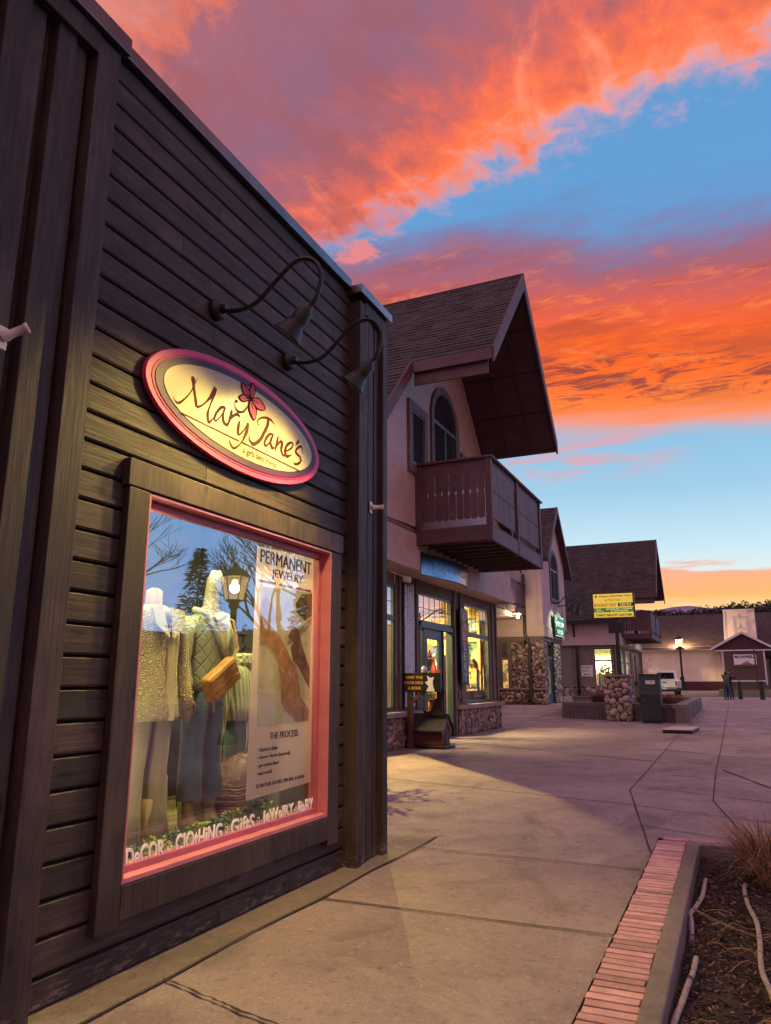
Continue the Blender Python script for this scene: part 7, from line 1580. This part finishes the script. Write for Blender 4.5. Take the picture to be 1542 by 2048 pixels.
# ---------------------------------------------------------------- far side: cream building, hills, trees
def far():
    Yb=85; k=Yb/75; K=lambda x,z:(x*k,(z-1.2)*k+1.2); r=random.Random(77)
    t=thing('cream_building','long low cream building with a dark red base and a wide brown shingle roof','building',(-5,Yb,.24)); cr=mat('cream_siding',(.85,.74,.56),.8,(.78,.67,.50),.6); br_=mat('brown_wall',(.13,.085,.065),.85); rd=mat('dark_red_base',(.10,.022,.03),.75); wt=M['whitep']
    mb=MB(); mb.box(-14,-.62,Yb,Yb+14,.2,4.55); mb.build('wall',cr,t)
    mb=MB(); mb.box(-14,-.7,Yb-.12,Yb-.002,.2,1.22); mb.build('base',rd,t)
    mb=MB(); mb.box(-14,-.66,Yb-.14,Yb-.003,1.225,1.33); mb.box(-14,-.3,Yb-.7,Yb-.001,4.40,4.75); 
    for x in (-9.6,-8.55): mb.box(x,x+.14,Yb-.07,Yb-.002,1.33,4.40)
    mb.build('white_trim',wt,t); mb=MB(); mb.box(-9.46,-8.55,Yb-.03,Yb-.002,1.33,4.3); mb.build('brown_panel',br_,t)
    mb=MB(); 
    x=-8.1
    while x<-1: mb.box(x,x+.05,Yb-.025,Yb-.002,1.34,4.39); x+=.95
    mb.build('batten',cr,t)
    sl=Vector((0,1,.37)).normalized(); uvroof('roof',[(-22,Yb-.8,4.70),(16,Yb-.8,4.70),(16,Yb+11,9.0),(-22,Yb+11,9.0)],.2,uvmat('far_shingles',lambda T,b:shingle(T,b,.6,(.095,.060,.062),(.045,.027,.030))),t,((0,Yb,4.7),(1,0,0),sl))
    p=thing('gabled_porch','brown gabled entrance block with white trim and a store name board','building',(1,Yb-3,.24)); ya=Yb-3.2
    mb=MB(); mb.box(-.55,3.05,ya,Yb,.2,4.3); mb.build('wall',br_,p)
    mb=MB(); mb.prism([(-1.45,ya-.02,4.28),(3.9,ya-.02,4.28),(1.3,ya-.02,5.75)],(0,3,0)); mb.build('gable',mat('maroon_gable',(.085,.025,.04),.8,(.07,.02,.034),6),p)
    mb=MB(); mb.obox((-1.65,ya-.35,4.22),(2.95,0,1.62),(0,4,0),(0,0,.24)); mb.obox((4.1,ya-.35,4.22),(-2.80,0,1.62),(0,4,0),(0,0,.24)); mb.box(-1.4,3.85,ya-.12,ya-.03,4.16,4.29); mb.box(-.66,-.52,ya-.06,ya-.001,.9,4.16); mb.box(3.02,3.16,ya-.06,ya-.001,.9,4.16); mb.box(-.52,3.02,ya-.06,ya-.001,1.2,1.34); mb.build('white_trim',wt,p)
    mb=MB(); mb.obox((2.15,ya-1.5,0),(.14,0,0),(0,.14,0),(0,0,4.2)); mb.build('post',mat('rust_post',(.10,.035,.03),.8),p)
    s=thing('store_name_board','white name board with a mountain picture on the brown porch wall','sign',(1.2,ya-.1,3.2)); yb=ya-.12
    mb=MB(); mb.box(.30,2.45,yb,yb+.1,2.62,3.88); mb.build('rim',M['blk'],s,bevel=.05); mb=MB(); mb.box(.36,2.39,yb-.012,yb-.001,2.68,3.82); mb.build('face',mat('board_white',(.9,.88,.9),.5),s); mb=MB(); mb.box(.38,2.37,yb-.02,yb-.013,2.70,2.84); mb.build('green_strip',mat('strip_green',(.03,.07,.04),.7),s)
    mb=MB(); mb.prism([(x,yb-.014,z) for x,z in ((.95,2.85),(2.0,2.85),(1.75,3.02),(1.5,3.18),(1.35,3.08),(1.15,3.0))],(0,-.004,0)); mb.build('mountain_picture',mat('board_orange',(.45,.22,.08),.7),s)
    dk=mat('board_ink',(.05,.02,.04),.7); ob=text('BROWNFIELD',1,(0,yb-.014,0),X_,Z_,dk,s,bold=.04); off=parent_loc(s); vs=[v.co for v in ob.data.vertices]; mn,mx=min(v.x for v in vs),max(v.x for v in vs); zn,zx=min(v.z for v in vs),max(v.z for v in vs)
    for v in ob.data.vertices: v.co.x=(v.co.x-mn)/(mx-mn)*1.85+.45-off.x; v.co.z=(v.co.z-zn)/(zx-zn)*.28+3.45-off.z
    b=thing('bell_tower','tapered cream bell tower with white edges standing behind the porch roof','tower',(1.2,Yb+.5,5)); yy=Yb+.2
    mb=MB(); mb.loft([[(x,y,z) for x,y in ((a0,yy),(a1,yy),(a1,yy+2.4),(a0,yy+2.4))] for z,a0,a1 in ((4.8,-.30,2.72),(8.40,-.12,2.72))]); mb.build('body',cr,b)
    mb=MB(); mb.obox((-.34,yy-.05,4.8),(.15,0,0),(0,.05,0),(.18,0,3.62)); mb.obox((2.62,yy-.05,4.8),(.15,0,0),(0,.05,0),(0,0,3.62)); mb.box(-.2,2.8,yy-.1,yy+2.5,8.40,8.56)
    mb.box(.62,.76,yy-.06,yy-.001,5.1,7.75); mb.box(1.85,1.99,yy-.06,yy-.001,5.1,7.75); mb.box(.62,1.99,yy-.07,yy-.001,7.55,7.68); mb.box(.5,2.1,yy-.08,yy-.001,6.45,6.58); mb.build('white_trim',wt,b)
    bell=lambda z0:[(.17,0),(.13,.06),(.09,.22),(.05,.32),(.01,.36)]
    for z in (6.75,7.75): mb=MB(); mb.lathe((1.3,yy-.25,z),bell(z),12); mb.build('bell',mat('bell_white',(.5,.46,.48),.5),b,smooth=True)
    # low brick planter before the porch with dry grass
    q=thing('brick_planter','low brick planter with dry plants before the brown porch','planter',(1.5,62,.2)); mb=MB(); mb.box(-.95,6.5,60.6,60.9,.1,.62); mb.box(-.95,-.65,60.9,66,.1,.62); mb.build('wall',M['concw'],q,bevel=.02); mb=MB(); mb.box(-.65,6.5,60.9,66,.1,.5); mb.build('soil',M['soil'],q)
    mb=MB(); 
    for kk in range(8): blades(mb,(-.2+.75*kk,61.6+r.uniform(-.3,.3),.5),110,.42,.5,r,.012)
    mb.build('dry_plants',M['rust_g'],q)
    struct(MBbox(-14,-.5,79.8,84,.18,.30).build('far_sidewalk',mat('far_pavement',(.42,.36,.36),.9)))
    # small shops and lit things at the far right edge
    v=thing('red_shop','small dark red shop with lit windows at the far right edge','building',(6,92,.26)); mb=MB(); mb.box(4.0,12,92,98,.2,3.6); mb.build('wall',rd,v); mb=MB(); mb.box(4.4,5.4,91.9,91.99,1.4,2.5); mb.build('window',goods_glow('window_glow_red_shop',(1,.6,.25),1.6,4),v); mb=MB(); mb.prism([(3.6,91.5,3.6),(12.4,91.5,3.6),(12.4,95,5),(3.6,95,5)],(0,0,.15)); mb.build('roof',M['soff'],v)
def MBbox(*a): m=MB(); m.box(*a); return m
far()
def hills():
    r=random.Random(90)
    # wooded ridge
    n=90; mb=MB(); rings=[]
    for j,(y,f) in enumerate(((112,0),(140,.45),(175,.9),(200,1.0),(260,.85))):
        rings.append([(x,y+(abs(x)*.02),.3+f*(14.3+1.0*math.sin(x*.013+1)+.8*math.sin(x*.06)+(.4*math.sin(x*.17)))) for x in [-420+840*k/n*1.0 for k in range(n+1)]])
    rr=[mb.ring(q) for q in rings]
    for a,b in zip(rr,rr[1:]):
        for k in range(n): mb.addf((a[k],a[k+1],b[k+1],b[k]))
    struct(mb.build('hillside',mat('hillside_ground',(.035,.032,.024),.95,(.035,.03,.022),.05),smooth=True))
    mb=MB()
    def hz(x,y): 
        f=max(0,min(1,(y-112)/63)); f=f if f<.9 else .9
        return .3+f*(14.3+1.0*math.sin(x*.013+1)+.8*math.sin(x*.06))
    for _ in range(1300):
        x=r.uniform(-30,26) if r.random()<.8 else r.uniform(-120,120); y=r.uniform(150,215); z=hz(x,y)-.4; h=r.uniform(1.8,3.8); w=h*r.uniform(.4,.7)
        for _k in range(80):
            u=r.random()**.8; a=r.uniform(0,6.28); q=w*(1-u)**.7*r.uniform(.3,1.05); p=Vector((x+q*math.cos(a),y+q*math.sin(a),z+h*u*.95+.3)); d=Vector((math.cos(a),math.sin(a),r.uniform(-.1,.9))).normalized()*r.uniform(.22,.45); s=d.cross(Vector((r.gauss(0,1),r.gauss(0,1),r.gauss(0,1)))).normalized()*r.uniform(.10,.2)
            mb.face([p-s,p+d,p+s])
    w=mb.build('hillside_woods',mat('conifer_foliage',(.030,.032,.020),.9,(.045,.042,.028),.3,isl=.5)); w['kind']='stuff'
    # mountains
    mb=MB(); n=160; base=[];top=[]
    R_=random.Random(4); ph=[R_.uniform(0,6.28) for _ in range(6)]
    def mz(x): 
        z=252+10*math.sin(x*.0016+ph[0])+5*math.sin(x*.006+ph[1])+3.5*math.sin(x*.021+ph[2])+2*math.sin(x*.06+ph[3])
        z+=22*math.exp(-((x+150)/60)**2)+12*math.exp(-((x+290)/110)**2); return z
    X=[-6000+12000*k/900 for k in range(901)]
    rows=[[(x,2500,-5) for x in X],[(x,2750,mz(x)*.55+8*math.sin(x*.02)) for x in X],[(x,3000+20*math.sin(x*.03),mz(x)) for x in X],[(x,3600,60) for x in X]]
    rr=[mb.ring(q) for q in rows]
    for a,b in zip(rr,rr[1:]):
        for k in range(900): mb.addf((a[k],a[k+1],b[k+1],b[k]))
    struct(mb.build('mountains',mat('snowy_mountain',(.26,.22,.34),.9,(.15,.125,.21),.008,nd=9,thr=(.42,.58)),smooth=True))
hills()
def bare_tree(label,loc,h,seed,group,col=(.055,.038,.035),dep=6,spread=.42,r0=None):
    r=random.Random(seed); t=thing('bare_tree',label,'tree',loc,group); L=Vector(loc); tr=MB(); cr=MB(); r0=r0 or h*.013
    def g(p,d,ln,rad,k):
        e=p+d*ln; m_=p.lerp(e,.5)+Vector((r.gauss(0,.04),r.gauss(0,.04),r.gauss(0,.02)))*ln; (tr if k>=dep-1 else cr).tube([p,m_,e],[rad,rad*.85,rad*.7],6 if k>2 else 3,False)
        if k<=0: return
        nb=r.choice((2,3)) if k>1 else 3
        for _ in range(nb):
            d2=(d+Vector((r.gauss(0,spread),r.gauss(0,spread),r.gauss(0,spread*.5)+.16))).normalized(); g(p.lerp(e,r.uniform(.5,1)),d2,ln*r.uniform(.66,.86),max(rad*.64,.0045),k-1)
    for _ in range(1): g(L,Vector((r.gauss(0,.03),r.gauss(0,.03),1)).normalized(),h*.22,r0,dep)
    m=mat('bare_bark',col,.9,tuple(q*.6 for q in col),3)
    tr.build('trunk',m,t,smooth=True); cr.build('crown',m,t)
def conifer(label,loc,h,w,seed,group):
    r=random.Random(seed); t=thing('conifer_tree',label,'tree',loc,group); x,y,z=loc; mb=MB(); mb.tube([(x,y,z),(x,y,z+h*.95)],[h*.018,.01],7); mb.build('trunk',mat('conifer_bark',(.05,.03,.02),.9),t); mb=MB()
    for k in range(26):
        u=.1+.9*k/26; R_=w*(1-u)**.85
        for j in range(9):
            a=r.uniform(0,6.28); 
            for s in range(9):
                q=R_*(s+1)/9; p=Vector((x+q*math.cos(a),y+q*math.sin(a),z+h*u-q*.22+r.uniform(-.03,.03)*h)); 
                for _ in range(3):
                    d=Vector((math.cos(a+r.gauss(0,.8)),math.sin(a+r.gauss(0,.8)),r.uniform(-.5,.1)))*h*.03; sd=d.cross(Vector((r.gauss(0,1),r.gauss(0,1),1))).normalized()*h*.006; mb.face([p-sd,p+d,p+sd])
    mb.build('crown',bpy.data.materials['conifer_foliage'],t)
def trees():
    bare_tree('fine bare tree standing behind the far hill roofs at the right edge',(7.5,112,.4),12.5,5,None,(.16,.09,.06),6,.40,.16)
    G='trees across the walkway'
    bare_tree('large bare tree across the walkway, mirrored behind the lantern in the window',(5.6,16.6,.03),9.5,12,G,dep=7); bare_tree('bare tree nearer the camera across the walkway, mirrored at the left of the window',(7.8,12.2,.03),9.0,8,G,dep=7); bare_tree('bare tree further along the walkway, mirrored over the poster',(5.2,20.5,.04),10,3,G,dep=7)
    conifer('small spruce across the walkway, mirrored over the mannequin shoulder',(7.4,21,.04),5.2,1.3,5,G); conifer('spruce further off across the walkway, mirrored over the poster',(7.0,26.5,.05),7.0,1.7,6,G); conifer('broad spruce behind the walkway lantern',(16,26,.05),7,2.2,7,G); conifer('spruce group at the far right of the walkway',(14,19,.05),6,2,9,G)
    t=thing('low_shop_row','low dark shop building across the walkway with a few lit windows','building',(32,20,.03)); mb=MB(); mb.box(30,40,2,60,0,3.6); mb.build('wall',M['olive'],t); mb=MB(); mb.prism([(29.4,1,3.6),(29.4,61,3.6),(35,61,4.8),(35,1,4.8)][::-1],(0,0,.2)); mb.build('roof',M['shg2'],t)
    for y in (18,26,34): mb=MB(); mb.box(29.94,29.99,y,y+1.6,1.2,2.4); mb.build('window',goods_glow('window_glow_row',(1,.6,.22),1.2,3),t)
trees()
def hanging():  # foliage added out of view to drop a plant shadow on the paving
    r=random.Random(6); t=thing('unseen_basket','unseen hanging basket of twiggy leaves added for its shadow, behind the pilaster','plant',(-4.80,9.72,2.0)); mb=MB(); mb.lathe((-4.80,9.72,1.86),[(.08,0),(.15,.12)],14); mb.build('pot',M['trim'],t); mb=MB(); mb.tube([(-4.80,9.72,1.98),(-4.80,9.72,3.05),(-5.15,9.72,3.3)],.006,5); mb.build('chain',M['blk'],t); mb=MB()
    for _ in range(90):
        a=r.uniform(0,6.28); l=r.uniform(.1,.42); p=Vector((-4.80,9.72,1.95)); q=p+Vector((math.cos(a)*l,math.sin(a)*l,r.uniform(-.25,.2))); mb.tube([p,p.lerp(q,.5)+Vector((0,0,.05)),q],.003,3,False)
        for k in range(4): c=p.lerp(q,r.uniform(.5,1)); d=Vector((r.gauss(0,1),r.gauss(0,1),r.gauss(0,1))).normalized()*.045; e=d.cross(Vector((1,.3,.2))).normalized()*.02; mb.face([c-e,c+d,c+e])
    mb.build('leaves',mat('basket_leaf',(.05,.07,.03),.8),t)
hanging()
